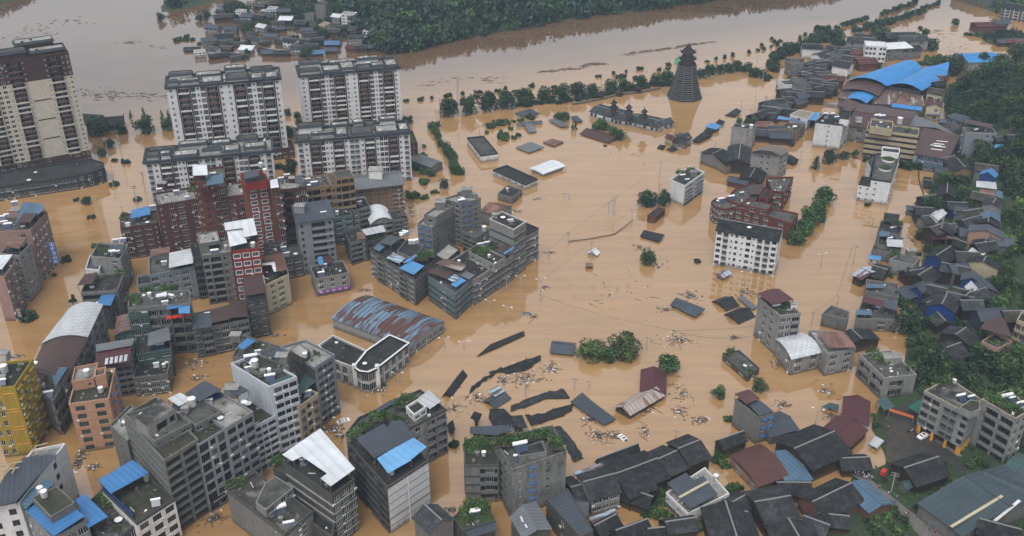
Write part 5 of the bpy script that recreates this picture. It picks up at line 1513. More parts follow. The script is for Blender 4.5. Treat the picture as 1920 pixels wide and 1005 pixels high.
sheet(b,'R6',[(546,22),(622,-32),(710,45),(628,102)],h+2.8,'pale_sheet',2.6)
extra(b,'R6',[('g',(100,290),2.6),('g',(140,245),2.4),('g',(250,170),3),('g',(300,150),2.6),('g',(390,180),2.6),('g',(420,75),3),('g',(470,30),3),('g',(180,225),2.2)])
sheet(b,'R6',[(240,105),(330,50),(420,10),(450,30),(330,85),(260,130)],h+1,'slate_sheet',1)
b=vol(('garden_roof_house','dark banded house with a bushy vegetable roof, left of the stained tall house','house'),'n',[(458,460),(720,455),(692,245),(455,262)],n=4,wall='concrete',fac=['..b',''],base=(0,(483,738)),deck='deck_moss',ledge='concrete_dark',lw=.35,lh=.3,parm='concrete_dark')
extra(b,'n',[('g',(510,300),3),('g',(570,290),3),('g',(530,350),3),('g',(600,350),3),('g',(630,310),2.4),('g',(490,330),2.4)])
b=vol(('stained_house','tall black streaked concrete house with blue window hoods and roof hedges','house'),'n',[(690,258),(820,495),(1239,350),(1130,150)],n=6,wall='stain_wall',fac=['rr','.s.d.,n...'],base=(2,(1241,722)),deck='deck',parm='stain_wall',gm='glass')
h=b_deck[b.name]
m=None
vol(b,'n',[(850,340),(880,390),(1088,355),(1050,270)],h=h+2.4,n=1,wall='stain_wall',zb=h+.01,deck='deck_dark',par=.2,junk=False)
extra(b,'n',[('s',(880,320),1.7)],h+2.2)
extra(b,'n',[('g',(740,290),3.2),('g',(840,275),3),('g',(900,260),2.6),('g',(950,250),2.8),('g',(1040,230),3),('g',(1080,220),2.8),('g',(1150,280),2.8),('g',(1165,320),2.4)])
b=vol(('sheet_roof_shed','shed with ribbed grey roof and two skylights at the bottom edge','shed'),'n',[(815,860),(905,1010),(1115,950),(1000,748)],h=9,n=2,wall='concrete_dark',roof='gable',deck='grey_sheet',rise=1.4,fac=['','w'])
sheet(b,'n',[(880,855),(895,852),(912,895),(897,898)],10.3,'white_sheet',.1,posts=False,th=.06)
sheet(b,'n',[(915,915),(928,912),(942,940),(930,943)],10.3,'white_sheet',.1,posts=False,th=.06)
gable(('tile_house','grey tiled gable house in front of the blank white wall','house'),'n',(182,990),(48,864),(146,762),9,2.2,'concrete','tile_grey',0)
b=vol(('terrace_house','low house with green planted roof beside the channel at the bottom','house'),'n',[(365,860),(440,960),(690,885),(630,745),(490,745)],h=7,n=2,wall='concrete_dark',deck='deck_green',fac=['','ww'])
extra(b,'n',[('g',(520,790),4),('g',(580,800),4),('g',(520,870),3),('g',(470,830),3)])
sheet(b,'n',[(440,945),(692,880),(705,960),(490,1020)],6.4,'slate_sheet',.4,posts=False)
b=vol(('slate_roof_building','narrow building with flat lilac grey roof and rough side wall, bottom centre right','building'),'w',[(110,695),(392,1010),(502,955),(285,605)],h=9,n=2,wall='concrete_dark',deck='slate_sheet',fac=['.w.',''],par=.3,junk=False)
  # ---------------------------------------------------------------- drum tower, museum hall, old gate hall
def ngon(c,r,z,n=8,a0=0.39):
    return [Vector((c[0]+r*math.cos(a0+6.2832*i/n),c[1]+r*math.sin(a0+6.2832*i/n),z)) for i in range(n)]
pc=gp('R7',(333,800),0); pc += Vector((pc.x,pc.y,0)).normalized()*6
b=thing('drum_tower','dark many-tiered octagonal wooden drum tower standing in the flood','drum tower',(pc.x,pc.y,0))
k_=pxm(pc); S_=1/(6.283*k_)
def hgt(y):
    lo,hi=0,90
    for _ in range(40):
        m_=(lo+hi)/2
        if pix((pc.x,pc.y,m_))[1] > 60+y/6.283:lo=m_
        else:hi=m_
    return lo
tiers=17
R0,R1_=205*S_,112*S_
zb0,zt0=hgt(790),hgt(385)
def skirt(m,c,r0,r1,z0,z1,th,n=8,mi=0):
    A,B=ngon(c,r0,z0,n),ngon(c,r1,z1,n)
    for i in range(n):
        j=(i+1) % n
        m.face([A[i],A[j],B[j],B[i]],mi)
        m.face([A[j]-Vector((0,0,th)),A[i]-Vector((0,0,th)),B[i]-Vector((0,0,th)),B[j]-Vector((0,0,th))],mi)
        m.face([A[i]-Vector((0,0,th)),A[j]-Vector((0,0,th)),A[j],A[i]],1)
m=MB(); 
for i in range(8):
    p,q=ngon(pc,R0*.93,-2)[i],ngon(pc,R0*.93,-2)[(i+1) % 8]; m.face([p,q,q+Vector((0,0,zb0+2)),p+Vector((0,0,zb0+2))])
build(m,'wall',['wood_dark'],b)
for i in range(tiers):
    t=i/(tiers-1); z=zb0+(zt0-zb0)*t
    r=R1_+(R0-R1_)*(1-t)**1.55
    t2=min(1,(i+1)/(tiers-1)); r2=R1_+(R0-R1_)*(1-t2)**1.55
    dz=(zt0-zb0)/(tiers-1)
    m=MB(); edge=1 if i in (0,10,16) else 2
    skirt(m,pc,r*1.05,r2*.90,z,z+dz*.55,.3)
    m.m=[edge if x == 1 else 0 for x in m.m]
    for a in ngon(pc,r*1.03,z):
        cdir=(a-Vector((pc.x,pc.y,z))).normalized(); e2=Vector((pc.x,pc.y,z))+cdir*r2*.90
        m.beam(a+Vector((0,0,.1)),Vector((e2.x,e2.y,z+dz*.55+.08)),.14,2)
    A=ngon(pc,r2*.88,z+dz*.3); B=ngon(pc,r2*.88,z+dz*1.05)
    for j in range(8):m.face([A[j],A[(j+1) % 8],B[(j+1) % 8],B[j]],3)
    build(m,'roof_tier',['tile','concrete_pale','eave_grey','wood_dark'],b)
z=zt0+.5
for (r,ro,y0,y1,y2) in ((66*S_,104*S_,340,310,270),(60*S_,92*S_,262,232,150)):
    zw,ze,zr=hgt(y0),hgt(y1),hgt(y2)
    m=MB()
    A=ngon(pc,r,z-1); B=ngon(pc,r,ze+.4)
    for j in range(8):m.face([A[j],A[(j+1) % 8],B[(j+1) % 8],B[j]])
    build(m,'lantern_wall',['brown_trim'],b)
    m=MB()
    prof=[(ro,ze),(ro*.8,ze+(zr-ze)*.14),(ro*.55,ze+(zr-ze)*.38),(max(.3,ro*(.12 if y2 < 200 else .58)),zr)]
    if y2 > 200:prof=[(ro,ze),(ro*.8,ze+(zr-ze)*.3),(r*.98,zr)]
    for (ra,za),(rb,zb_) in zip(prof,prof[1:]):skirt(m,pc,ra,rb,za,zb_,.25)
    for a in ngon(pc,ro,ze):
        d=(a-Vector((pc.x,pc.y,ze))).normalized(); m.beam(a-d*.8,a+d*.6+Vector((0,0,.8)),.3,0)
    build(m,'top_roof',['tile','tile_grey'],b)
    z=zr
m=MB(); m.cyl(pc,.35,hgt(160),hgt(130),0,8,r1=.15); m.cyl(pc,.1,hgt(130),hgt(95),0,6,r1=.04); build(m,'spire',['frame_dark'],b)
  # museum
hm_=5.6
b=thing('museum_hall','long white hall with grey tiled roofs and three little roof pavilions','hall',tuple(gp('T20',(640,680),0)))
vol(b,'T20',[(437,628),(575,668),(640,620),(500,588)],base=(1,(577,698)),n=1,wall='white_plaster',fac=['ww..wnw','',''],roof='gable',deck='tile_grey',rise=1.3,ov=.35,fm='frame_dark')
vol(b,'T20',[(575,672),(655,684),(700,640),(610,632)],base=(1,(655,712)),n=1,wall='white_plaster',fac=['ww.w'],roof='gable',deck='tile_grey',rise=1.5,ov=.35,fm='frame_dark')
vol(b,'T20',[(655,684),(828,722),(880,672),(715,640)],base=(1,(826,747)),n=1,wall='white_plaster',fac=['wwnw.ww','w'],roof='gable',deck='tile_grey',rise=1.4,ov=.35,fm='frame_dark')
vol(b,'T20',[(822,715),(908,688),(870,668),(790,690)],base=(0,(826,742)),n=1,wall='white_plaster',fac=['www'],roof='gable',deck='tile_grey',rise=1.8,ov=.5,fm='frame_dark',ridge=0)
for px in ((572,615),(655,640),(742,665)):
    c=gp('T20',px,7.5); m=MB(); n4=lambda r,z:ngon(c,r,z,4,.35)
    for (r,ro,z0,z1,z2) in ((1.9,3.4,6.4,8.6,10.0),(1.2,2.3,9.6,11.2,13.2)):
        A,B=n4(r,z0),n4(r,z1+.3)
        for j in range(4):m.face([A[j],A[(j+1) % 4],B[(j+1) % 4],B[j]],0)
        prof=[(ro,z1),(ro*.6,z1+(z2-z1)*.3),(.15 if z2 > 12 else 1.3,z2)]
        for (ra,za),(rb,zb_) in zip(prof,prof[1:]):
            A,B=n4(ra,za),n4(rb,zb_)
            for j in range(4):m.face([A[j],A[(j+1) % 4],B[(j+1) % 4],B[j]],1); m.face([A[(j+1) % 4]-Vector((0,0,.15)),A[j]-Vector((0,0,.15)),B[j]-Vector((0,0,.15)),B[(j+1) % 4]-Vector((0,0,.15))],1)
    m.cyl((c.x,c.y),.12,13,14.6,1,6)
    build(m,'roof_pavilion',['brown_trim','tile'],b)
  # old gate hall beside the cream tower
b=vol(('gate_hall','dark wooden hall with curved eaves half drowned beside the cream tower','hall'),'T00',[(480,690),(582,698),(572,650),(482,645)],h=5,n=1,wall='wood_dark',roof='gable',deck='tile',rise=2.8,ov=1.2)
vol(b,'T00',[(575,700),(690,690),(686,660),(575,668)],h=4,n=1,wall='wood_dark',roof='gable',deck='tile',rise=2.4,ov=1.2)
m=MB()
for x,y in ((480,650),(690,652),(575,658),(480,690),(690,688)):
    p=gp('T00',(x,y),5.5); m.beam(p,p+Vector(((1 if x > 560 else -1)*1.0,0,1.3)),.4)
build(m,'eave_horn',['tile'],b)
  # ---------------------------------------------------------------- drowned and floating roofs in the open flood
RF='drowned roofs in the open flood'
def flat_roof(name,label,cat,fr,P,h,mat,th=.35,wall=None,tilt=0.0,bow=0.0,dep=None):
    q=wpoly(fr,P,h,dep); c=sum(q,Vector())/len(q)
    b=thing(name,label,cat,(c.x,c.y,0),RF)
    sheet(b,fr,P,h,mat,tilt=tilt,bow=bow,dep=dep,posts=False,th=th,name='roof')
    ins=inset([Vector((p.x,p.y)) for p in (q if area2(q) > 0 else q[::-1])],1.1)
    m=MB(); m.hexa(ins,-1.5,h-th-.02,0,False,False); build(m,'wall',[wall or 'concrete'],b)
    return b
vol(('flooded_house','small white house with grey hipped roof among flooded gardens','house',RF),'T20',[(22,636),(65,652),(150,636),(100,614)],base=(1,(66,664)),n=1,wall='white_plaster',roof='hip',deck='slate_sheet',rise=1.2,fac=['w','www'])
gable(('flooded_roof','grey brown sheet roof shaped like an L just above the water','drowned house',RF),'T20',(30,705),(172,690),(160,680),.9,1,'concrete','grey_sheet',0)
gable(('flooded_roof','short grey sheet roof wing joining the L shaped roof','drowned house',RF),'T20',(95,745),(140,740),(135,700),.8,.9,'concrete','grey_sheet',0)
flat_roof('flooded_roof','long grey corrugated roof slope beside a clump of trees','drowned house','T20',[(205,672),(275,712),(320,708),(248,665)],1.0,'grey_sheet')
flat_roof('flooded_roof','blue grey roof slab behind the clump of trees','drowned house','T20',[(330,655),(360,686),(400,680),(365,650)],1.0,'slate_sheet')
vol(('brown_hall','open sided hall with long dull brown roof next to a tree row','hall',RF),'T20',[(392,752),(540,798),(604,772),(455,728)],base=(1,(541,806)),n=1,wall='concrete_pale',roof='gable',deck='brown_sheet',rise=1.6,ov=1.0,fac=['*O','O'])
flat_roof('flooded_roof','plain grey square roof lying low in the water','drowned house','T20',[(20,828),(95,858),(180,828),(105,800)],.8,'grey_sheet',tilt=.3)
vol(('flooded_roof','small brown hipped roof with its walls under water','drowned house',RF),'T20',[(178,800),(235,820),(287,798),(225,782)],h=.7,n=1,wall='concrete',roof='hip',deck='rust_sheet',rise=1.0)
flat_roof('white_shed','gleaming white arched shed roof in open water','shed','T20',[(95,946),(175,979),(303,932),(225,898)],2.0,'white_sheet',.5,'white_plaster',bow=.5)
vol(('flat_hall','white hall with dark flat roof edged in blue, standing apart','hall',RF),'T10',[(1187,772),(1265,872),(1360,858),(1280,763)],base=(1,(1265,916)),n=1,wall='white_plaster',fac=['wnwww','.'],deck='deck',parm='slate_wall',junk=False)
vol(('flat_hall','white hall with blue edged dark roof right above the white arched shed','hall',RF),'S',[(924,318),(985,345),(1008,335),(950,309)],h=3.2,n=1,wall='white_plaster',fac=['wwwww','n'],deck='deck_dark',parm='slate_wall',junk=False)
b=gable(('flooded_house','two storey house with black gable roof and pale front in the open water','house',RF),'T20',(978,785),(1018,775),(985,745),4.5,1.6,'concrete_pale','tile',0,fac=['w'])
vol(b,'T20',[(862,772),(905,790),(935,770),(895,755)],base=(1,(907,828)),n=2,wall='beige',roof='gable',deck='tile_red',rise=1,fac=['','w'])
vol(b,'T20',[(908,800),(975,808),(1005,780),(940,752)],base=(1,(974,838)),n=2,wall='concrete',roof='gable',deck='tile',rise=1.8,fac=['ww','w'])
for lab,P,h,mt,tl in (('black roof slab drifting between the two storey house and the market quarter',[(1010,790),(1050,800),(1130,762),(1080,742)],1.0,'tile',.5),('bright blue sheet roof on a half drowned hut',[(1085,712),(1150,728),(1182,710),(1120,692)],2.2,'bright_blue_sheet',.3),
        ('dark gabled hut roof under the blue sheet',[(1080,735),(1120,748),(1155,725),(1110,705)],1.4,'tile',.5),('small black roof beside the blue sheet hut',[(1145,690),(1180,704),(1200,688),(1165,674)],1.0,'tile',.5),
        ('tiny black roof fragment left of the two storey house',[(815,832),(850,842),(866,820),(832,815)],.5,'tile',.2),('dark torn roof piece in front of the two storey house',[(868,838),(900,852),(938,840),(905,824)],.5,'tile',.2),
        ('crumpled black roof far out near the power poles',[(1197,648),(1255,656),(1290,632),(1262,616)],.6,'tile',.9)):
    flat_roof('flooded_roof',lab,'drowned house','T20',P,h,mt,.25,tilt=tl)
flat_roof('flooded_roof','pure black roof slab floating in the middle of the open flood','drowned house','T21',[(720,322),(826,354),(858,320),(742,293)],.9,'black_felt',.3,tilt=.5)
gable(('tin_shelter','little white tent shaped shelter by a leaning pole','shelter',RF),'T21',(478,432),(498,412),(472,390),1.0,1.2,'white_plaster','white_sheet',0)
vol(('kiosk','tiny orange kiosk with pale roof in open water','kiosk',RF),'T21',[(414,490),(454,492)],base=(0,(414,508)),n=1,dep=2.6,wall='orange_wall',deck='deck_pale',par=.1,junk=False,fac=['.n.'])
vol(('brick_gate','red brick gatehouse with dark roof in front of a drowned tree','gatehouse',RF),'T21',[(762,205),(806,212),(862,168),(822,158)],base=(1,(800,253)),n=1,wall='red_brick',deck='deck_dark',par=.3,fac=['.','.O'],junk=False)
b=gable(('boat_house','small pale shed with striped brown roof below the white flats','shed',RF),'T21',(1188,560),(1240,530),(1216,512),1.6,.8,'concrete_pale','stripe_dark',0,fac=['ww'])
b=flat_roof('flooded_roof','slate blue roof slab among driftwood in the open flood','drowned house','T21',[(890,708),(1030,778),(1086,736),(922,672)],1.0,'slate_sheet',.3,tilt=.4)
gable(('flooded_roof','black gabled roof leaning beside a second black roof, upper one','drowned house',RF),'T21',(1205,745),(1282,715),(1255,660),.4,1.8,'wood_dark','black_felt',0)
gable(('flooded_roof','black gabled roof spread flat below another black roof, next to the beige tower house','drowned house',RF),'T21',(1275,818),(1372,775),(1345,722),.3,1.6,'wood_dark','black_felt',0)
flat_roof('flooded_roof','narrow grey metal strip roof touching the beige tower house','drowned house','T21',[(1268,668),(1350,735),(1378,722),(1300,655)],.8,'grey_sheet')
flat_roof('flooded_roof','long thin black roof strip pointing to the warehouse','drowned house','S',[(894,668),(925,655),(984,628),(982,620),(920,645)],.5,'black_felt',.25)
gable(('flooded_roof','compact slate blue gable roof alone above the tree clump','drowned house',RF),'T21',(212,978),(346,992),(346,935),.9,1.6,'slate_wall','slate_sheet',0)
b=gable(('long_hall','dark maroon hall roof with rusty crooked end, among debris','hall',RF),'T22',(868,78),(868,208),(795,178),2.2,1.6,'maroon_tile','red_sheet',0)
gable(b,'T22',(665,328),(862,214),(795,180),2.0,1.6,'wood_dark','rust_stripe',0)
flat_roof('flooded_roof','dark slate double roof sheet beside the maroon hall','drowned house','T22',[(328,250),(515,380),(585,346),(455,250),(395,196)],.8,'slate_sheet',.25)
def wavy(label,fr,top,bot,mat='tile',h=.7):
    """a warped strip of roof: two rows of pixel points"""
    wr=random.Random(len(label)*7+int(top[0][0]))
    def res(P,z):
        o=[]
        for i in range(16):
            t=i/15*(len(P)-1); k=min(int(t),len(P)-2); f=t-k; p=[P[k][c]*(1-f)+P[k+1][c]*f for c in (0,1)]; q=gp(fr,p,z)
            o.append(q+Vector((wr.uniform(-.28,.28),wr.uniform(-.28,.28),wr.uniform(-.1,.15))))
        return o
    a=res(top,h); c=res(bot,.3)
    ctr=sum(a,Vector())/len(a); ctr.z=0
    b=thing('flooded_roof',label,'drowned house',tuple(ctr),RF)
    m=MB()
    for i in range(len(a)-1):m.slab([a[i],a[i+1],c[i+1]],.15); m.slab([a[i],c[i+1],c[i]],.15)
    c2=[x+(x-y).normalized()*wr.uniform(1.5,2.0)+Vector((0,0,-.9)) for x,y in zip(a,c)]
    for i in range(len(a)-1):m.slab([a[i]+Vector((0,0,.01)),a[i+1]+Vector((0,0,.01)),c2[i+1]],.15); m.slab([a[i]+Vector((0,0,.01)),c2[i+1],c2[i]],.15)
    build(m,'roof',[mat],b)
wavy('upper of two long wavy black roofs snaking through the debris','T22',[(-10,285),(80,245),(180,210),(295,185)],[(-10,305),(90,275),(190,235),(330,230)])
wavy('lower of two long wavy black roofs snaking through the debris','T22',[(85,330),(170,325),(260,295),(338,272)],[(110,385),(180,365),(270,335),(340,300)])
wavy('straight black roof strip lying right of the hedge topped stained house','T22',[(248,388),(300,455),(345,520),(372,570)],[(272,385),(330,450),(375,515),(402,568)])
gable(('flooded_roof','black gable roof tilted in the water, nearest to the leafy terrace house','drowned house',RF),'T12',(1098,225),(1192,98),(1158,82),.4,1.6,'wood_dark','black_felt',0)
wavy('bent black roof strip in the centre of the debris field','S',[(922,700),(950,690),(985,676),(1015,668)],[(926,694),(950,700),(985,695),(1014,676)])
wavy('thin black roof sliver trailing left of the bent strip','S',[(883,730),(905,712),(928,698)],[(885,725),(910,705),(930,702)])
b=gable(('flooded_roof','slate roof with blue and pale panels sinking by the black strips','drowned house',RF),'T12',(1345,288),(1438,228),(1400,195),.5,1.0,'wood_dark','slate_sheet',0)
sheet(b,'T12',[(1300,190),(1345,222),(1400,190),(1362,158)],1.9,'stripe_sheet',posts=False,th=.06)
b=vol(('flooded_house','flat roofed house nearly drowned with weeds along its edge','house',RF),'S',[(1355,664),(1402,705),(1424,690),(1386,656)],h=2.6,n=1,wall='concrete_dark',deck='deck',fac=['WW','w'],par=.5)
extra(b,'S',[('g',(1370,660),2),('g',(1405,698),1.6),('g',(1362,668),1.6)])
  # wreck roofs left of the stained house
for lab,P,h,mt in (('black tiled roof wreck behind the vegetable roof, left part',[(500,95),(560,130),(590,80),(530,60)],3.5,'tile'),('large black roof slab at the edge of debris above the vegetable roof',[(640,95),(680,165),(810,165),(830,110),(760,40),(650,40)],3.0,'tile'),('dark tiled slope running to the stained house',[(820,165),(940,170),(900,90),(810,95)],3.0,'tile'),
        ('long slate sheet roof directly behind the vegetable roof',[(492,215),(690,230),(805,215),(800,165),(500,180)],4.2,'slate_sheet')):
    flat_roof('flooded_roof',lab,'drowned house','n',P,h,mt,.25,'concrete_dark',tilt=.8)
flat_roof('flooded_roof','upright torn black roof piece by the leafy terrace house','drowned house','n',[(312,150),(350,215),(382,210),(365,135)],1.0,'black_felt',.25,tilt=1.2)
  # ---------------------------------------------------------------- buildings on the east side of the flood
b=vol(('white_house','white house block with open balconies standing alone beside a drowned tree','building'),'S',[(1257,336),(1284,348),(1321,322)],n=5,wall='white_tile',fac=['..','rr'],base=(1,(1282,387)),deck='deck_moss',parm='white_tile')
extra(b,'S',[('g',(1275,325),2.6),('g',(1295,320),2.4),('m',(1300,330),3)])
b=vol(('white_flats','white six storey flats with black tiled roof in the middle of the flood','building'),'R5',[(80,172),(464,242)],n=6,wall='white_tile',fac=['wcsvnwscca','...'],base=(1,(428,462)),dep=11,roof='gable',deck='tile',rise=2.6,ridge=0,ov=.6,fm='frame_dark')
extra(b,'R5',[('d',(283,165),1)],b_deck[b.name]+1.5)
b=vol(('brick_school','long red brick building with black flat roofs and rounded end behind the white flats','building'),'z',[(168,592),(205,638),(300,658),(392,640),(425,612),(300,560),(210,560)],n=3,wall='red_brick',fac=['WW','WW','WWW','w'],base=(0,(157,752)),deck='deck',ledge='red_brick',gm='glass_green')
h=b_deck[b.name]+.9
vol(b,'z',[(395,642),(640,705),(925,797),(992,702),(740,650),(520,560)],h=h,n=3,wall='red_brick',fac=['WWW','W.W.','w','',''],deck='deck',gm='glass_green')
vol(b,'z',[(310,562),(425,612),(520,640),(690,470),(560,410),(385,478)],h=h+.3,n=3,wall='red_brick',fac=['','','',''],deck='deck')
vol(b,'z',[(742,485),(862,502),(944,356),(690,365)],h=h+1.2,n=3,wall='red_brick',fac=['W','WWW'],deck='deck',gm='glass_green',junk=3)
vol(b,'z',[(520,632),(700,668),(748,620),(545,580)],h=h+2.6,n=1,zb=h-.8,wall='red_brick',fac=['W.W'],deck='deck',par=.3,junk=False)
vol(b,'z',[(620,545),(700,560),(752,500),(690,480)],h=h+2.2,n=1,zb=h-.8,wall='red_brick',fac=['o'],deck='deck_dark',par=.4,junk=False)
sheet(b,'z',[(530,520),(545,430),(680,430),(625,525)],h+2,'brown_sheet',2)
b=vol(('beige_tower_house','five storey grey beige house with maroon roof and leafy terrace by two black roofs','house'),'R5',[(343,592),(478,708),(609,692)],n=5,wall='concrete_pale',fac=['.ww.','Wwb'],base=(1,(446,956)),deck='deck')
h=b_deck[b.name]+.9
sheet(b,'R5',[(338,568),(425,540),(472,540),(564,608),(428,642)],h+2.4,'red_sheet',2.4)
extra(b,'R5',[('g',(470,660),2.6),('g',(510,650),2.4),('g',(480,690),2.2),('s',(505,640),1.1),('m',(560,660),2.2,'white_plaster')])
b=vol(('arched_house','two storey house with arched pale grey roof, right of the beige tower house','house'),'T31',[(50,905),(135,1012),(305,972),(180,868)],n=2,wall='concrete_pale',fac=['w.w','WW'],base=(1,(118,1108)),roof='barrel',deck='pale_sheet',rise=1.4,ridge=1)
b=vol(('rust_roof_house','concrete house with red brown metal roof next to the pale arched roof','house'),'T31',[(232,850),(335,985),(495,950),(430,862)],n=3,wall='concrete_pale',fac=['.w','WW'],base=(1,(318,1112)),deck='deck_pale')
sheet(b,'T31',[(280,862),(432,860),(497,948),(340,952)],b_deck[b.name]+2.6,'rust_sheet',2.2)
vol(('ruined_house','roofless grey concrete house at the mouth of the side channel','house'),'T31',[(305,757),(445,790),(460,748),(355,710)],n=3,wall='concrete',fac=['.n',''],base=(1,(440,862)),deck='deck',par=1.4,junk=2)
b=vol(('white_block','plain white five storey block with one column of small windows, by the market','building'),'R8',[(136,217),(368,244),(434,176)],n=5,wall='white_tile',fac=['..s..','*aw'],base=(1,(331,461)),deck='deck_dark',parm='slate_wall',fm='frame_dark')
h=b_deck[b.name]+.9
vol(b,'R8',[(340,180),(420,190),(440,130),(360,115)],h=h+3.5,n=1,zb=h-.88,wall='white_plaster',deck='deck_dark',junk=False,parm='slate_wall')
sheet(b,'R8',[(215,95),(255,45),(337,50),(302,106)],h+3.4,'patch_sheet',3.4)
extra(b,'R8',[('s',(215,170)),('s',(275,172)),('s',(312,200))])
b=vol(('white_block','white block with two round green roof planters, in front of the beige hotel','building'),'R8',[(612,706),(780,730),(864,480),(655,490)],n=4,wall='white_tile',fac=['.s....','*w'],base=(1,(723,937)),deck='deck',parm='slate_wall',fm='frame_dark',junk=False)
h=b_deck[b.name]
vol(b,'R8',[(505,748),(605,764),(618,700),(530,686)],base=(0,(489,897)),n=3,wall='white_tile',fac=['n.n'],deck='deck_dark',parm='slate_wall',junk=False)
vol(b,'R8',[(578,530),(612,600),(652,500),(640,490)],h=h-1,n=4,wall='white_tile',fac=['ww'],deck='deck',parm='slate_wall',junk=False)
vol(b,'R8',[(700,470),(850,490),(855,445),(710,430)],h=h+3,n=1,zb=h+.01,wall='white_plaster',deck='deck_dark',junk=False)
for px in ((755,552),(727,628)):
    p=gp('R8',px,h); m=MB(); m.cyl((p.x,p.y),3.0,h+.004,h+.9,0,20,mt=1); build(m,'round_planter',['white_plaster','deck_green'],b)
    m=MB(); rn=random.Random(3)
    for _ in range(160):
        a,r=rn.random()*6.28,2.7*math.sqrt(rn.random()); c=Vector((p.x+r*math.cos(a),p.y+r*math.sin(a),h+.9+rn.random()*.5)); m.face([c+Vector((rn.uniform(-.4,.4),rn.uniform(-.4,.4),rn.uniform(-.3,.3))) for _ in range(3)])
    build(m,'planting',['leaf_mid'],b)
b=vol(('beige_hotel','beige five storey building with long open galleries, before the brown market roofs','building'),'R8',[(572,280),(1012,338)],n=5,wall='beige',fac=['gggggggg'],base=(0,(534,522)),dep=11,deck='deck',accent='beige',ledge=None,fm='frame_dark')
h=b_deck[b.name]+.9
vol(b,'R8',[(600,255),(790,285),(800,215),(615,190)],h=h+3,n=1,zb=h-.88,wall='beige',deck='deck',fac=['',''],junk=2)
extra(b,'R8',[('s',(660,185),1.4),('s',(700,190),1.4),('t',(850,240),1.8)],h+2)
  # ---------------------------------------------------------------- market quarter
def hall(label,fr,P,h,mat,bow=0.0,wall='concrete',name='market_hall',cat='market hall',th=.25,tilt=0.0):
    q=wpoly(fr,P,h); c=sum(q,Vector())/len(q)
    b=thing(name,label,cat,(c.x,c.y,0),'market halls')
    sheet(b,fr,P,h,mat,bow=bow,posts=False,th=th,name='roof',tilt=tilt)
    poly=[Vector((p.x,p.y)) for p in (q if area2(q) > 0 else q[::-1])]
    m=MB(); m.hexa(inset(poly,.9),-2,h-th-.05,0,False,False); build(m,'wall',[wall],b)
    return b
hall('big bright blue arched market roof, left half','p',[(-55,420),(262,464),(540,326),(375,279)],9.0,'market_blue',3.2,'slate_wall')
hall('big bright blue arched market roof, right half','p',[(262,464),(540,505),(745,372),(545,325)],9.0,'market_blue',3.0,'slate_wall')
hall('tapering blue roof tail running behind trees from the blue market roof','p',[(560,330),(700,398),(738,372),(757,272)],9.6,'market_blue',0,'slate_wall')
gable(('market_hall','far blue hall roof standing apart behind the hill trees','market hall','market halls'),'p',(905,284),(1200,272),(1205,215),7,1.5,'concrete_pale','market_blue',0)
hall('brown arched roof in front of the left blue market roof','o',[(795,597),(1145,657),(1216,562),(842,520)],7.5,'brownmarket_sheet',2.2)
hall('smaller blue arched roof between brown market roofs','o',[(840,682),(1030,722),(1106,656),(905,610)],6.8,'market_blue',1.6,'slate_wall')
hall('pale skylight roof panel left of the smaller blue arch','o',[(745,668),(842,684),(892,628),(790,612)],6.6,'patch_sheet')
hall('patched tan and blue roof between the arches and the big brown hall','p',[(160,602),(308,614),(400,492),(266,482)],6.6,'patch_sheet')
hall('rusty red strip roof in the patched roof row','p',[(310,612),(432,616),(442,522),(396,508)],6.8,'rust_sheet')
hall('patched strip roof next to the hill houses','p',[(434,614),(565,628),(545,540),(444,520)],6.6,'patch_sheet')
hall('narrow bright blue strip roof above the big brown hall','p',[(298,628),(535,660),(542,630),(305,600)],7.0,'market_blue')
b=vol(('market_hall','largest dark brown market hall roof behind the beige hotel','market hall','market halls'),'R8',[(422,248),(880,318),(978,135),(515,70)],h=9,n=2,wall='concrete_pale',roof='gable',deck='brownmarket_sheet',rise=1.6,fac=['Wsss',''],ov=.8)
extra(b,'R8',[('m',(500,225),3,'pale_sheet')],9.6)
vol(('market_hall','dark brown side hall between the white block and the largest brown roof','market hall','market halls'),'R8',[(345,75),(415,150),(510,75),(400,35)],h=8,n=2,wall='concrete_dark',roof='shed',deck='brownmarket_sheet',rise=.8)
hall('grey curved wedge roof right of the largest brown market roof','p',[(418,776),(640,792),(822,856),(640,750),(472,692)],8.4,'grey_sheet')
b=vol(('market_hall','square brown market hall with white skylight slits beside the grey apartment house','market hall','market halls'),'r',[(272,402),(528,452),(634,262),(326,200)],h=8.2,n=2,wall='blue_grey_wall',roof='shed',deck='brownmarket_sheet',rise=1.2,fac=['*W'])
for p in ((385,335),(410,322),(420,345),(440,300),(390,370)):
    a=gp('r',p,9.1); a.z=9.6; m=MB(); m.slab([a,a+Vector((5,-1.6,0)),a+Vector((5,-1.1,.05)),a+Vector((0,.5,.05))],.2); build(m,'skylight',['white_paint'],b)
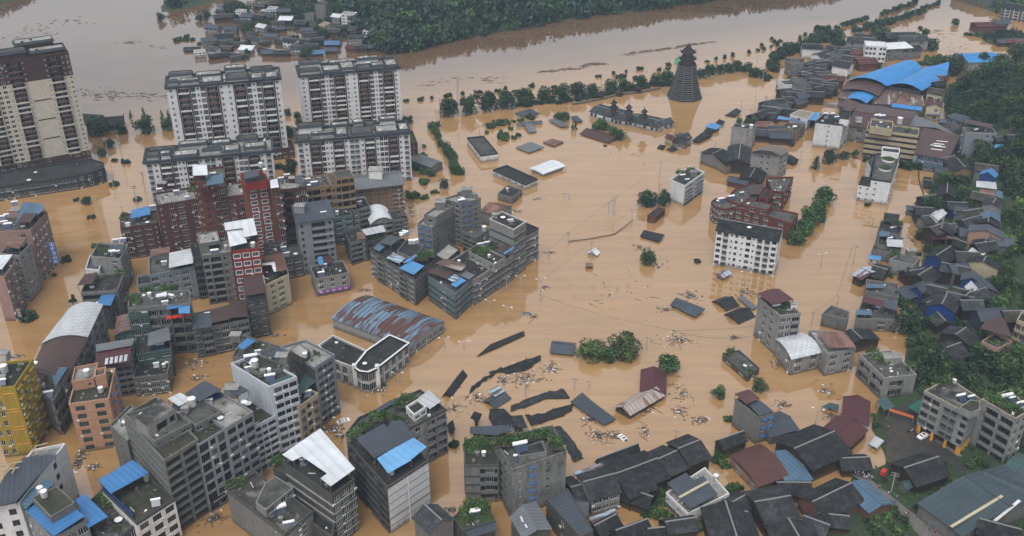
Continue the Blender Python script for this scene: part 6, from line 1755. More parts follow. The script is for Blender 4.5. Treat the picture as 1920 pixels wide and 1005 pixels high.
  # ---------------------------------------------------------------- foot of the hill
b=vol(('grey_apartments','blue grey apartment house with brown roof shelter at the foot of the hill','building'),'r',[(662,172),(692,218),(956,228)],n=5,wall='bluegrey_tile',fac=['w','......aw'],base=(1,(652,470)),deck='deck',parm='concrete_pale')
sheet(b,'r',[(672,135),(700,106),(928,152),(905,186)],b_deck[b.name]+3.4,'brown_sheet',2.6)
vol(('hill_house','house with curved slate roof and columned front behind the grey apartment house','house'),'r',[(532,82),(655,130),(745,95),(600,55)],h=9,n=3,wall='concrete',roof='hip',deck='slate_sheet',rise=1.2,fac=['ww','w'],z0=2)
b=vol(('cream_house','cream house with red tiled gable roof and blue porch, by the market edge','house'),'p',[(578,622),(690,632)],h=7.5,n=2,wall='cream',dep=9,roof='gable',ridge=1,deck='tile_red',rise=1.8,fac=['.w'],z0=1)
sheet(b,'p',[(570,690),(575,668),(690,672),(685,698)],4,'faded_blue_sheet',3)
vol(('cream_house','cream house with brown tiled gable roof above the red roofed one','house'),'p',[(580,520),(695,540)],h=8,n=2,wall='cream',dep=9,roof='gable',deck='tile_brown',ridge=0,rise=1.8,fac=['W.w'],z0=2)
gable(('hill_house','dark tiled house against the trees above the cream houses','house'),'p',(650,470),(735,455),(710,420),6,1.8,'wood_dark','tile',3)
gable(('hill_house','house with small red roof tucked under the hill trees by the blue market','house'),'p',(640,412),(752,415),(742,388),6,1.5,'brown_trim','tile_red',3)
gable(('shed','small blue roofed shed beside the curved slate roof house','shed'),'r',(465,135),(535,138),(530,112),3,1,'concrete','faded_blue_sheet',1)
sh='dark houses at the hill foot'
gable(('hill_house','grey tiled house pair under trees right of the grey apartment house','house',sh),'r',(955,300),(1075,292),(1060,250),4,1.5,'wood_dark','tile_grey','t')
gable(('hill_house','grey tiled house furthest right behind the blue sheet roof','house',sh),'r',(1060,290),(1200,285),(1170,240),4,1.5,'wood_dark','tile_grey','t')
b=thing('lean_to','bright blue sheet roof among hill trees','shed',tuple(gp('r',(1000,350),hz(*gp('r',(1000,350),6)[:2])))); sheet(b,'r',[(930,356),(938,325),(1040,305),(1068,325)],3,'bright_blue_sheet',2.6,z0='t')
gable(('hill_house','low slate roofed house below the grey apartment house','house',sh),'r',(430,560),(615,555),(590,520),3.5,1.6,'concrete','slate_sheet','t')
gable(('hill_house','dark gabled house with tan end wall under the grey apartment house','house',sh),'r',(770,545),(690,460),(640,470),4,1.8,'tan','tile','t')
gable(('hut','black roofed hut at the flooded lane edge','hut',sh),'r',(322,680),(395,690),(395,635),1.6,.8,'wood_dark','tile',0)
gable(('hill_house','large black tiled house beside the big round tree','house',sh),'t',(462,360),(466,262),(385,222),5,1.8,'wood_dark','tile','t')
gable(('flooded_hut','concrete hut with dark ribbed roof standing in the water by the big round tree','hut'),'t',(-2,468),(108,475),(115,440),3.2,1.0,'concrete','slate_sheet',0,fac=['w'])
vol(('white_tower_hut','slim whitewashed house with pale tin roof in front of the big round tree','house'),'t',[(215,532),(295,562),(370,500)],h=5.5,n=2,wall='white_plaster',roof='gable',ridge=1,deck='pale_sheet',rise=.9,z0='t')
HG='houses on the wooded slope'
def hh(label,fr,A,B,R_,he=5,wall='wood_dark',roof='tile',rise=1.9,z0='t',**k):
    return gable(('slope_house',label,'house',HG),fr,A,B,R_,he,rise,wall,roof,z0,**k)
hh('blue roofed blue walled house highest up the slope','t',(872,130),(838,168),(760,122),6.5,'blue_wall','blue_sheet')
b=thing('slope_house','house with wide grey sheet roof just below the blue roofed house','house',tuple(gp('t',(750,240),8)),HG); sheet(b,'t',[(655,252),(655,195),(840,206),(852,275)],4.5,'pale_sheet',3.6,z0='t',name='roof')
b=thing('slope_house','house with brown and pale blue sheet roof in the column of slope houses','house',tuple(gp('t',(790,320),8)),HG); sheet(b,'t',[(682,330),(690,268),(835,285),(835,345)],4.5,'rust_sheet',3.6,z0='t',name='roof'); sheet(b,'t',[(838,345),(838,285),(905,298),(912,362)],4.5,'faded_blue_sheet',3.6,z0='t',name='roof')
hh('black tiled house with white patched gable in the column of slope houses','t',(937,418),(906,470),(812,408),5,'concrete_pale','tile')
hh('half black half blue roofed house below the white patched gable','t',(882,520),(888,585),(800,545),5,'slate_wall','faded_blue_sheet')
hh('salmon walled house with long slate roof facing down the slope','t',(928,682),(912,740),(757,648),7,'salmon','slate_sheet')
hh('dark tiled house behind the salmon walled house','t',(880,600),(882,640),(770,580),6,'wood_dark','tile')
hh('black house with pale blue tarpaulin patches below the salmon house','t',(860,800),(845,850),(740,770),3.5,'wood_dark','tile')
hh('tiled house in front of the slim whitewashed house','t',(454,675),(440,712),(322,650),4.5,'wood_dark','tile')
b=thing('slope_house','maroon sheet roofed house with pale gable beneath the tiled house','house',tuple(gp('t',(300,720),4)),HG); sheet(b,'t',[(240,748),(215,688),(380,690),(375,748)],4,'red_sheet',3,z0='t',name='roof'); sheet(b,'t',[(375,742),(380,692),(495,738),(470,748)],3.8,'patch_sheet',3,z0='t',name='roof')
hh('low black house squeezed behind the blue walled house','t',(420,790),(545,840),(505,760),4,'wood_dark','tile')
b=thing('slope_house','pale grey sheet roof with blue wall beside a bright green tree','house',tuple(gp('t',(660,860),7)),HG); sheet(b,'t',[(562,880),(612,824),(772,856),(730,897)],4,'pale_sheet',3,z0='t',name='roof')
hh('black tiled house right of the bright green tree','t',(898,985),(872,1035),(715,968),5,'beige','tile')
hh('large house with bright blue gable wall and black tiled roof','s',(887,532),(1014,450),(927,374),6,'blue_wall','tile',2.2)
hh('black tiled house directly below the blue gable wall','s',(862,625),(738,702),(640,626),5,'wood_dark','tile')
hh('slate roofed house with blue wall strip above a vegetable plot','s',(746,722),(686,776),(612,738),5,'blue_wall','slate_sheet')
hh('black roofed house with big blue tarpaulin hanging at its front','s',(1014,850),(968,948),(850,868),5.5,'tarp_wall','tile',2.2)
hh('brown tiled house with pale upper edge, right of the blue tarpaulin house','s',(1166,792),(1102,862),(1052,802),5,'wood_dark','tile_brown')
hh('slate roofed house with blue front at the far right of the slope','s',(1210,640),(1195,700),(1110,640),5.5,'blue_wall','slate_sheet')
hh('pale tin and brown roofed house above the brown tiled house','s',(1188,778),(1130,712),(1085,662),5.6,'wood_dark','pale_sheet')
b=vol(('flooded_house','stepped dark concrete house with grassy terraces standing in the water','house'),'s',[(300,240),(490,275),(515,205),(330,150)],h=6.5,n=2,wall='concrete',fac=['..w','w'],deck='deck_dark',junk=2)
vol(b,'s',[(350,140),(478,148),(490,100),(358,85)],h=9,n=1,zb=5.65,wall='concrete_dark',fac=['O'],deck='deck_dark',junk=False)
extra(b,'s',[('g',(465,185),3)])
b=vol(('flooded_house','row house with blue and pale ribbed roofs below the stepped dark house','house'),'s',[(300,375),(500,400),(520,300),(310,270)],h=5,n=2,wall='concrete',fac=['',''],deck='deck_dark',junk=2)
sheet(b,'s',[(314,288),(310,248),(400,246),(407,286)],6.6,'faded_blue_sheet',2); sheet(b,'s',[(380,372),(375,312),(512,318),(522,382)],6.8,'pale_sheet',2)
vol(('flooded_house','grey concrete shed with torn roof behind the blue kiosk','house'),'s',[(250,395),(410,425),(420,370),(270,350)],h=5,n=2,wall='concrete',fac=['.',''],deck='deck_moss')
gable(('kiosk','small kiosk with bright blue roof at the water edge','kiosk'),'s',(222,478),(330,492),(332,465),3,.6,'white_plaster','bright_blue_sheet',0,fac=['n.n'])
b=vol(('pale_house','pale concrete house with plants on its flat roof and one window, on the shore','house'),'s',[(402,482),(612,532),(668,466),(500,430)],base=(0,(396,602)),n=2,wall='concrete_pale',fac=['...w','w'],deck='deck')
extra(b,'s',[('m',(575,455),3.5),('g',(440,455),2.6),('g',(640,450),2.2)])
gable(('boathouse','black walled boathouse with red roof striped pale, at the water edge','boathouse'),'s',(75,617),(165,660),(222,592),4,1.0,'wood_dark','stripe_dark',0)
gable(('boathouse','black roofed boathouse next to the red roofed one','boathouse'),'s',(212,624),(342,660),(388,575),3.6,1.6,'wood_dark','tile',0)
b=vol(('grey_slab_house','grey flat roofed house with pale blue sheet, on the shore below the boathouses','house'),'s',[(196,750),(482,808),(476,690),(205,655)],h=5.5,n=2,wall='concrete',fac=['..w',''],deck='deck')
sheet(b,'s',[(198,730),(200,695),(355,695),(355,730)],6.4,'faded_blue_sheet',.8)
b=vol(('shore_house','shore house with maroon and slate arched roof sheets above the concrete wall','house'),'s',[(110,990),(470,1000),(470,840),(180,800)],h=5.5,n=2,wall='concrete',fac=['.W',''],deck='deck',junk=3)
sheet(b,'s',[(165,850),(180,793),(355,835),(350,895)],8,'red_sheet',2.4); sheet(b,'s',[(350,890),(360,830),(472,832),(472,930)],8,'slate_sheet',2.4); sheet(b,'s',[(110,960),(112,918),(250,918),(252,962)],6.6,'faded_blue_sheet',1)
extra(b,'s',[('g',(210,890),2.4)])
gable(('slope_house','broad black tiled roof below the shore house wall','house',HG),'u',(302,488),(212,405),(90,425),4,1.8,'wood_dark','tile','t')
hh('lower black tiled roof with open dark front near the footpath','u',(880,660),(1015,610),(960,500),3.5,'wood_dark','tile')
hh('black tiled house with small slate annex near the footpath','u',(1000,540),(1085,480),(960,400),4,'wood_dark','tile')
hh('dark slope house under the blue tarpaulin house','u',(870,375),(800,300),(740,270),3,'wood_dark','tile')
b=vol(('brick_slope_house','brick and tile slope house with brown sheet roof and white balcony','house'),'u',[(1090,500),(1215,560),(1330,500),(1200,430)],h=6,n=2,wall='salmon',fac=['rr','w'],deck='deck',z0='t')
sheet(b,'u',[(1080,400),(1140,315),(1270,320),(1330,470)],9,'brown_sheet',2.6,z0='t')
b=vol(('right_edge_house','tall pale house cut by the right edge above the brick slope house','house'),'u',[(1370,330),(1460,370),(1500,300)],h=9,n=3,wall='beige',fac=['bb',''],deck='deck_dark',z0='t')
hh('grey tiled house at the right edge below the brick slope house','u',(1330,560),(1480,660),(1440,480),3,'wood_dark','tile_grey')
hh('dark house with blue tarpaulin strip at the right edge of the slope','u',(1235,120),(1150,30),(1080,10),4,'wood_dark','slate_sheet')
b=vol(('garden_house','concrete house with potted roof garden and white railings by the side channel','house'),'u',[(132,600),(328,790),(582,760)],n=2,wall='concrete_pale',fac=['rr','.r..'],base=(1,(355,955)),deck='deck',junk=3)
h=b_deck[b.name]
extra(b,'u',[('g',(215,600),2),('g',(260,635),2),('g',(300,670),2),('g',(340,680),1.6),('g',(530,720),2.2),('g',(250,590),2)])
vol(b,'u',[(330,640),(470,630),(455,590),(310,590)],h=h+2.4,n=1,zb=h+.01,wall='concrete_pale',deck='deck_pale',junk=False,par=.2)
  # ---------------------------------------------------------------- tiled quarter at the lower right
TQ='black tiled houses at the lower right'
def tq(label,fr,A,B,R_,he=5,wall='wood_dark',roof='tile',rise=2.1,z0=0,**k):
    return gable(('tiled_house',label,'house',TQ),fr,A,B,R_,he,rise,wall,roof,z0,**k)
tq('tiled house with pale plastered front at the lower end of the stepped roof row','w',(488,712),(748,640),(690,480),6.5,'concrete_pale','tile',fac=['AwW'],n=2)
tq('second house up the stepped row of black roofs, beside the pale fronted one','w',(808,704),(1056,612),(930,398),5)
tq('third house up the stepped row of black roofs','w',(1012,574),(1154,520),(1066,345),5.2)
tq('fourth house up the stepped row of black roofs','w',(1153,510),(1314,435),(1213,285),5.4)
tq('uppermost broad house of the stepped row of black roofs','w',(1308,424),(1500,345),(1440,183),5.8)
tq('long black roofed house behind the stepped row, right at the flood edge','w',(560,430),(905,300),(868,235),3.6)
tq('small black roofed house left of the slim concrete house with red roof','x',(185,472),(342,415),(305,358),4)
tq('dark roofed house between the lilac grey roof and the pale plastered front','w',(385,775),(478,752),(402,575),4)
b=thing('sheet_shelter','narrow shelter roofed with blue and white striped sheets at the flood edge','shelter',tuple(gp('w',(470,450),0))); sheet(b,'w',[(360,500),(338,468),(575,390),(598,414)],6.2,'stripe_sheet',6)
b=thing('sheet_shelter','patchwork shelter of pale coloured roof sheets at the bottom edge','shelter',tuple(gp('w',(590,860),0))); sheet(b,'w',[(525,940),(464,852),(680,773),(727,832)],4.4,'stripe_sheet',4.2)
tq('tiled house cut by the bottom edge behind the patchwork shelter','w',(740,1060),(1010,960),(905,882),4.5)
tq('tiny tiled outhouse at the bottom edge among bushes','w',(960,990),(1105,975),(1060,935),3.4)
b=vol(('white_slate_house','white house with slate sheet roof crossed by a yellow strip and a roof terrace','house'),'T22',[(868,760),(990,878),(1222,765),(1085,618)],n=2,wall='white_plaster',fac=['rr','.'],base=(1,(992,945)),deck='deck_pale',gm='glass_green',wm=(1,'concrete_dark'))
h=b_deck[b.name]+.9
sheet(b,'T22',[(872,706),(980,648),(1022,692),(1075,665),(1158,770),(1000,852)],h+2.0,'slate_sheet',2)
q=[gp('T22',p,h+2.12) for p in ((935,782),(945,792),(1110,702),(1100,692))]; m=MB(); m.slab(q,.06); build(m,'roof_strip',['cream'],b)
extra(b,'T22',[('t',(1145,690),1)])
b=vol(('salmon_house','salmon walled house under an arched red brown metal roof','house'),'x',[(228,512),(398,695),(580,632),(405,440)],n=2,wall='salmon',fac=['.W.W','..W.'],base=(1,(395,748)),deck='deck',gm='glass_green',par=.2,junk=False)
h=b_deck[b.name]+.2
q=wpoly('x',[(228,512),(398,695),(580,632),(405,440)],h+.9); q=q if area2(q) > 0 else q[::-1]
i0=min(range(4),key=lambda i:pix(q[i])[0]); q=q[i0:]+q[:i0]
roofing(b,q,h+.9,'barrel','rust_red_sheet',1.7,'brown_trim',1,.5)
flat_roof('metal_house','blue green metal roofed house between the salmon house and a big black roof','house','x',[(580,728),(742,655),(612,480),(500,492)],4,'faded_blue_sheet',.2,'concrete_dark',tilt=.9)
tq('largest black tiled house, with slatted yard, below the two red roofs','x',(735,604),(988,490),(872,358),5.2,'wood_dark','tile',2.6)
gable(('red_roof_house','house with dull red metal roof, upper of two joined red roofs','house'),'x',(1095,172),(1088,325),(1005,282),3.6,1.5,'concrete_pale','red_sheet',0)
gable(('red_roof_house','house with dull red metal roof, lower of two joined red roofs','house'),'x',(1082,352),(968,458),(880,378),3.2,1.5,'wood_dark','red_sheet',0)
b=vol(('slim_house','slim concrete house with rust red and blue roof sheets and a blank wall','house'),'x',[(257,158),(400,270),(497,242)],n=3,wall='concrete',fac=['.','.dd'],base=(1,(402,437)),deck='deck',wm=(0,'concrete_pale'))
h=b_deck[b.name]
sheet(b,'x',[(255,125),(345,97),(412,155),(328,192)],h+2.2,'rust_red_sheet',2.4); sheet(b,'x',[(340,192),(412,165),(497,236),(406,263)],h+1.4,'slate_sheet',1.6)
gable(('slate_house','house with wide slate gable roof behind the slim concrete house','house'),'x',(478,398),(658,346),(592,268),3.4,1.4,'concrete','slate_sheet',0)
tq('tiled house with ridge running away, left at the bottom edge beside the white slate house','x',(110,1060),(42,828),(192,772),5)
tq('tiled house in front of the salmon house at the bottom','x',(440,938),(670,896),(606,755),5)
tq('tiled house cut by the bottom edge, lowest in front of the salmon house','x',(520,1090),(440,946),(592,905),4.5)
tq('tiled house with timber porch above the green lawn','x',(820,908),(1064,786),(986,673),5,'brown_trim','tile',2.2)
b=thing('lean_to','brown sheet lean-to with blue gutter between two tiled houses at the bottom','shed',tuple(gp('x',(735,890),0))); sheet(b,'x',[(645,785),(690,770),(825,950),(750,995)],3.4,'red_sheet',3.3); sheet(b,'x',[(672,768),(700,778),(818,900),(800,910)],3.8,'blue_sheet',.4,posts=False)
gable(('path_house','long house with teal blue metal roof beside the crowded footpath','house'),'y',(338,790),(150,630),(75,640),3.6,1.2,'brown_trim','faded_blue_sheet',.9)
tq('black tiled hall at the edge of the parking yard','y',(488,684),(724,604),(642,478),3.8,'wood_dark','tile',2.6,.9)
gable(('shed','small slate roofed shed leaning against the hall by the parking yard','shed'),'y',(420,700),(470,680),(440,640),2.6,1.0,'concrete','darkgreen_sheet',.9)
gable(('big_hall','huge hall with blue green metal roof and two pale light strips, lower right corner','hall'),'y',(790,1010),(490,788),(888,662),5,3.0,'concrete','seafoam_sheet',.9)
m=MB(); B_=bpy.data.objects[[o.name for o in bpy.data.objects if o.get('label','').startswith('huge hall')][0]]
for k,(a,c) in enumerate((((716,945),(1055,740)),((1000,910),(1170,770)))):
    p0,p1=gp('y',a,6.6),gp('y',c,9.2); m=MB(); m.beam(p0,p1,.8,0,.3); build(m,'light_strip',['cream' if k == 0 else 'frame_white'],B_)
gable(('big_hall','second blue green hall roof joining behind the huge hall','hall'),'y',(1260,810),(886,652),(955,583),5.5,1.8,'concrete','seafoam_sheet',.9)
gable(('big_hall','dark teal roof at the right edge below the planted apartment house','hall'),'y',(1260,700),(1030,590),(1130,500),4,1.8,'concrete_dark','darkgreen_sheet',.9)
tq('tiled house in the lower right corner in front of the huge hall','y',(1160,1060),(880,985),(960,905),6,z0=.9)
  # apartments by the parking yard
AB=12.6
b=vol(('yard_apartments','grey apartment house on yellow ground floor pillars beside the parking yard','building'),'R3',[(268,212),(690,432),(812,300),(505,92)],h=16.3,n=4,wall='concrete_pale',fac=['WW.cc.w','.'],zb=4.2,z0=.9,deck='deck_crack',top='beige',fm='frame_dark',ledge='concrete_pale',lw=.2)
h=b_deck[b.name]
vol(b,'R3',[(600,366),(700,420),(795,388),(790,310),(700,298)],h=h-.9+2.4,n=1,zb=h+.01,z0=.9,wall='concrete_pale',deck='deck_moss',par=.1,junk=False)
q=wpoly('R3',[(268,212),(690,432),(812,300),(505,92)],17.2)
q=[Vector((p.x,p.y)) for p in q]; q=q if area2(q) > 0 else q[::-1]
m=MB(); ins=inset(q,2.2); m.hexa(ins,.6,4.2,0,False,False); m.face([(p.x,p.y,4.19) for p in reversed(q)],0); build(m,'ground_floor',['interior'],b)
for i in range(4):
    for t in (.04,.36,.68,.96):
        p=inset(q,.35)[i].lerp(inset(q,.35)[(i+1) % 4],t); m=MB(); m.box(p.x-.35,p.y-.35,.6,p.x+.35,p.y+.35,4.17); build(m,'pillar',['yellow_paint'],b)
extra(b,'R3',[('g',(465,140),2.6),('t',(545,145),.8)])
b=vol(('yard_apartments','grey apartment house with bushy roof garden at the right edge by the yard','building'),'R3',[(808,290),(1128,476),(1262,395),(1075,198)],h=17.5,n=5,wall='concrete_pale',fac=['.rr','ow'],z0=.9,deck='deck_moss',top='beige',fm='frame_dark')
extra(b,'R3',[('g',(890,290),3),('g',(950,320),3),('g',(1010,350),3),('g',(1070,390),3),('g',(1130,410),3),('s',(1035,290),1.6),('g',(1100,260),3),('g',(960,290),2.5)])
b=thing('green_canopy','bright green sheet canopy beside the pillared apartment house','canopy',tuple(gp('y',(480,150),.9))); sheet(b,'y',[(428,150),(500,195),(530,150),(520,98)],3.2,'green_sheet',3,z0=.9)
b=thing('green_canopy','dull dark green gate canopy at the yard entrance','canopy',tuple(gp('y',(285,130),.9))); sheet(b,'y',[(225,110),(275,175),(345,150),(285,75)],3.2,'darkgreen_sheet',3,z0=.9)
  # ---------------------------------------------------------------- parking yard, lane, banner
SHEETS=[]
def sheetmesh(name,fr,P,z,mat,label=None):
    q=[gp(fr,p,z) for p in P]
    if area2(q) < 0:q=q[::-1]
    SHEETS.append([(v.x,v.y) for v in q])
    m=MB(); m.face(q); o=build(m,name,[mat],None,tuple(sum(q,Vector())/len(q))); o['kind']='structure'; return o
deckmat('asphalt',(.055,.052,.05),(.09,.085,.078),(.13,.10,.075),.5,.18)
deckmat('path_concrete',(.2,.19,.175),(.27,.26,.24),(.15,.14,.13),.7,.3)
deckmat('wet_dirt',(.16,.11,.07),(.21,.15,.1),(.10,.075,.05),.6,.3)
sheetmesh('parking_yard','y',[(240,240),(275,180),(480,120),(520,330),(790,470),(800,600),(640,470),(420,560),(300,540),(280,420),(300,330)],1.03,'asphalt')
sheetmesh('lane','y',[(60,600),(110,575),(300,720),(420,820),(560,920),(720,1060),(560,1060),(440,930),(330,830),(200,700)],1.04,'path_concrete')
sheetmesh('yard_kerb','y',[(606,372),(624,362),(790,470),(775,486)],1.12,'path_concrete')
b=thing('banner','orange banner with red lettering strung across the yard entrance','banner',tuple(gp('y',(385,205),1)))
p0,p1=gp('y',(308,178),3.2),gp('y',(466,228),2.6)
m=MB(); m.slab([p0,p1,p1+Vector((0,0,1.0)),p0+Vector((0,0,1.0))],.05)
u=(p1-p0)/14; up=Vector((0,0,1)); nf=u.cross(up).normalized(); nf=nf if nf.y < 0 else -nf
for k in range(1,13):
    o0=p0+u*k+nf*.06+up*.2
    for (x0,x1,z0,z1) in ((.1,.8,.5,.6),(.1,.8,.2,.3),(.4,.5,0,.65),(.1,.2,0,.4)):m.face([o0+u*x0+up*z0,o0+u*x1+up*z0,o0+u*x1+up*z1,o0+u*x0+up*z1],1)
build(m,'cloth',['sign_orange','red_paint'],b)
m=MB(); m.tube(p0-up*2.3,p0+up*1.2,.06); build(m,'post',['pole_grey'],b); m=MB(); m.tube(p1-up*1.7,p1+up*1.2,.06); build(m,'post',['pole_grey'],b)
def car(label,p,rz,paint='white_paint',z=1.0,pitch=0.0,roll=0.0,cat='car',sink=0.0):
    b=thing('car',label,cat,(p.x,p.y,z-sink),None,rz); b.rotation_euler=(roll,pitch,rz); WL[b.name]=(0,0,0)
    m=MB(); L_,W_=4.5,1.8
    prof=[(-2.25,.35),(-2.25,.75),(-2.05,.92),(-1.55,.98),(-.95,1.42),(.55,1.45),(1.15,1.0),(2.0,.86),(2.25,.65),(2.25,.35)]
    n=len(prof)
    for s in (-1,1):
        pts=[(x,s*(W_/2-(.12 if z_ > 1.2 else 0)),z_) for x,z_ in prof]
        m.face(pts if s < 0 else pts[::-1])
    for i in range(n):
        (x0,z0),(x1,z1)=prof[i],prof[(i+1) % n]
        w0=W_/2-(.12 if z0 > 1.2 else 0); w1=W_/2-(.12 if z1 > 1.2 else 0)
        m.face([(x0,-w0,z0),(x0,w0,z0),(x1,w1,z1),(x1,-w1,z1)])
    build(m,'body',[paint],b)
    for x0,z0,x1,z1 in ((-1.5,1.01,-1.0,1.4),(1.1,1.05,.6,1.42)):
        m=MB(); d=.015*(1 if x0 > 0 else -1); m.face([(x0+d,-.7,z0+.015),(x0+d,.7,z0+.015),(x1+d,.62,z1+.015),(x1+d,-.62,z1+.015)]); build(m,'windscreen',['glass'],b)
    for s in (-1,1):
        m=MB(); m.face([(-1.4,s*.87,1.02),(.95,s*.87,1.02),(.5,s*.80,1.38),(-.9,s*.80,1.38)]); build(m,'side_window',['glass'],b)
        for x in (-1.4,1.4):
            m=MB(); m.tube((x,s*.72,.33),(x,s*.93,.33),.33,0,14); w=build(m,'wheel',['black'],b)
            m=MB(); m.tube((x,s*.90,.33),(x,s*.945,.33),.19,0,10); build(m,'rim',['steel'],w)
        m=MB(); m.box(2.2,s*.62-.18,.62,2.27,s*.62+.18,.74); build(m,'headlight',['glass'],b)
        m=MB(); m.box(-2.27,s*.62-.18,.72,-2.2,s*.62+.18,.84); build(m,'tail_light',['red_paint'],b)
    m=MB(); m.box(-.55,-.5,1.455,.25,.5,1.475); build(m,'sunroof',['glass'],b)
    return b
pc_=gp('y',(535,345),1.5); car('white saloon car with dark sunroof parked in the yard',pc_,.55,z=1.04)
pc_=gp('j',(866,722),.6); car('white car stranded in flood water below the blue grey block',pc_,.5,z=0,sink=.75)
pc_=gp('w',(755,180),.6); car('white car drowned nose down among debris by the black roof row',pc_,-.9,z=0,sink=.8,pitch=.25)
pc_=gp('S',(988,586),.6); car('dark van roof awash beside a power pole',pc_,.1,'cloth_grey',z=0,sink=.9)
b=thing('three_wheeler','red three wheeled cart at the head of the crowd on the lane','three wheeler',tuple(gp('y',(268,600),1.05)),None,.9); WL[b.name]=(0,0,0)
m=MB(); m.box(-1.3,-.65,.4,.3,.65,.95,0); m.box(-1.3,-.65,1.75,.9,.65,1.85,0); m.hexa([(.3,-.6),(1.2,-.45),(1.2,.45),(.3,.6)],.4,1.0,0); build(m,'body',['red_paint'],b)
for x,y in ((-1.2,-.6),(-1.2,.6),(.8,-.4),(.8,.4)):m=MB(); m.beam((x,y,.9),(x,y,1.76),.06); build(m,'roof_post',['frame_dark'],b)
for x,y in ((-.9,-.62),(-.9,.62),(1.2,0)):m=MB(); m.tube((x,y-.07,.3),(x,y+.07,.3),.3,0,12); build(m,'wheel',['black'],b)
def motorbike(label,p,rz,col):
    b=thing('motorbike',label,'motorbike',(p.x,p.y,p.z),'motorbikes in the yard',rz); WL[b.name]=(0,0,0)
    for x in (-.62,.62):m=MB(); m.tube((x,-.06,.3),(x,.06,.3),.3,0,12); build(m,'wheel',['black'],b)
    m=MB(); m.hexa([(-.7,-.14),(.35,-.17),(.35,.17),(-.7,.14)],.42,.72,0); m.beam((.62,0,.3),(.42,0,1.0),.1,1); build(m,'body',[col,'steel'],b)
    m=MB(); m.box(-.65,-.15,.73,.1,.15,.84); build(m,'seat',['black'],b); m=MB(); m.beam((.42,-.35,1.02),(.42,.35,1.02),.05); build(m,'handlebar',['frame_dark'],b)
for i,(x,y,c,lb) in enumerate(((440,318,'cloth_navy','navy motorbike first in the yard row'),(455,312,'white_paint','white motorbike in the yard row'),(470,300,'cloth_navy','dark blue motorbike near the yellow pillar'),(480,322,'black','black motorbike closest to the white car'))):motorbike(lb,gp('y',(x,y),1.04),.4+.3*i,c)
b=thing('shelter','small grey table shelter standing in the yard flood','shelter',tuple(gp('y',(225,385),0))); sheet(b,'y',[(172,395),(228,425),(275,375),(218,343)],1.4,'pale_sheet',1.6,z0=0)
b=thing('shelter','green and white sheet shelter collapsed beside the upper red roof','shelter',tuple(gp('x',(850,210),0))); sheet(b,'x',[(790,205),(845,180),(900,200),(890,230)],1.2,'darkgreen_sheet',1.2,z0=0,tilt=.4)
  # ---------------------------------------------------------------- people on the lane (a few pixels each)
def body_mesh(top,low,walk):
    bm=bpy.data.meshes.new('person_body')
    V=[(0,0,.93),(0,0,1.18),(0,0,1.40),(0,.0,1.50),(0,.01,1.62),(0,.015,1.70)]
    E=[(0,1),(1,2),(2,3),(3,4),(4,5)]
    Rr=[.15,.15,.15,.06,.10,.085]
    for s in (-1,1):
        k=len(V); st=walk*s
        V += [(s*.10,0,.88),(s*.10,st*.16,.48),(s*.10,st*.28-(.08 if st < 0 else 0),.08),(s*.10,st*.28+.14,.04)]; Rr += [.10,.07,.048,.045]; E += [(0,k),(k,k+1),(k+1,k+2),(k+2,k+3)]
        k=len(V)
        V += [(s*.19,0,1.38),(s*.26,-st*.08,1.10),(s*.25,-st*.16+.08,.86),(s*.25,-st*.17+.11,.78)]; Rr += [.06,.048,.036,.035]; E += [(2,k),(k,k+1),(k+1,k+2),(k+2,k+3)]
    bm.from_pydata(V,E,[])
    o=bpy.data.objects.new('tmp',bm); COL.objects.link(o)
    sk_=o.modifiers.new('s','SKIN'); o.modifiers.new('u','SUBSURF').levels=1
    for i,r in enumerate(Rr):bm.skin_vertices[0].data[i].radius=(r,r*.8 if i < 3 else r)
    bm.skin_vertices[0].data[0].use_root=True
    dg=bpy.context.evaluated_depsgraph_get()
    me=bpy.data.meshes.new_from_object(o.evaluated_get(dg)); me.name='person'
    bpy.data.objects.remove(o)
    for mt in (top,low,'skin'):me.materials.append(MATS[mt])
    mi=[]
    for p in me.polygons:
        c=p.center; arm=abs(c.x) > .2 and c.z < 1.12
        mi.append(2 if (c.z > 1.47 or (arm and c.z < 1.0) or c.z < .0) else (1 if c.z < .93 and not (abs(c.x) > .2) else 0))
    me.polygons.foreach_set('material_index',mi); me.polygons.foreach_set('use_smooth',[True]*len(mi))
    return me
def hair_mesh():
    m=MB(); c=(0,0,1.66)
    for i in range(8):
        for j in range(3):
            def P(a,b_):t=a/8*6.2832; f=b_/3*1.45; return (.105*math.cos(t)*math.cos(f),.015+.115*math.sin(t)*math.cos(f),1.67+.12*math.sin(f))
            m.face([P(i,j),P(i+1,j),P(i+1,j+1),P(i,j+1)])
    return m.mesh('hair',['hair'])
tops=['cloth_white','cloth_navy','cloth_black','cloth_red','cloth_grey','cloth_pale','cloth_orange','cloth_teal']
TN={'cloth_white':'white shirt','cloth_navy':'navy shirt','cloth_black':'black shirt','cloth_red':'red top','cloth_grey':'grey top','cloth_pale':'pale blue shirt','cloth_orange':'orange vest','cloth_teal':'teal top'}
BD={t:body_mesh(t,['cloth_navy','cloth_black','cloth_grey'][i % 3],.25+.5*(i % 3)) for i,t in enumerate(tops)}
HM=hair_mesh(); prn=random.Random(8)
def person(fr,px,top,where,n_=[0]):
    p=gp(fr,px,1.05); o=place('person',BD[top],None,(p.x,p.y,1.04),prn.uniform(0,6.28)); s=prn.uniform(.93,1.06); o.scale=(s,s,s)
    tag(o,'person in %s %s' % (TN[top],where),'person','people on the flooded lane'); place('hair',HM,o)
CW='standing in the crowd by the blue metal roof'
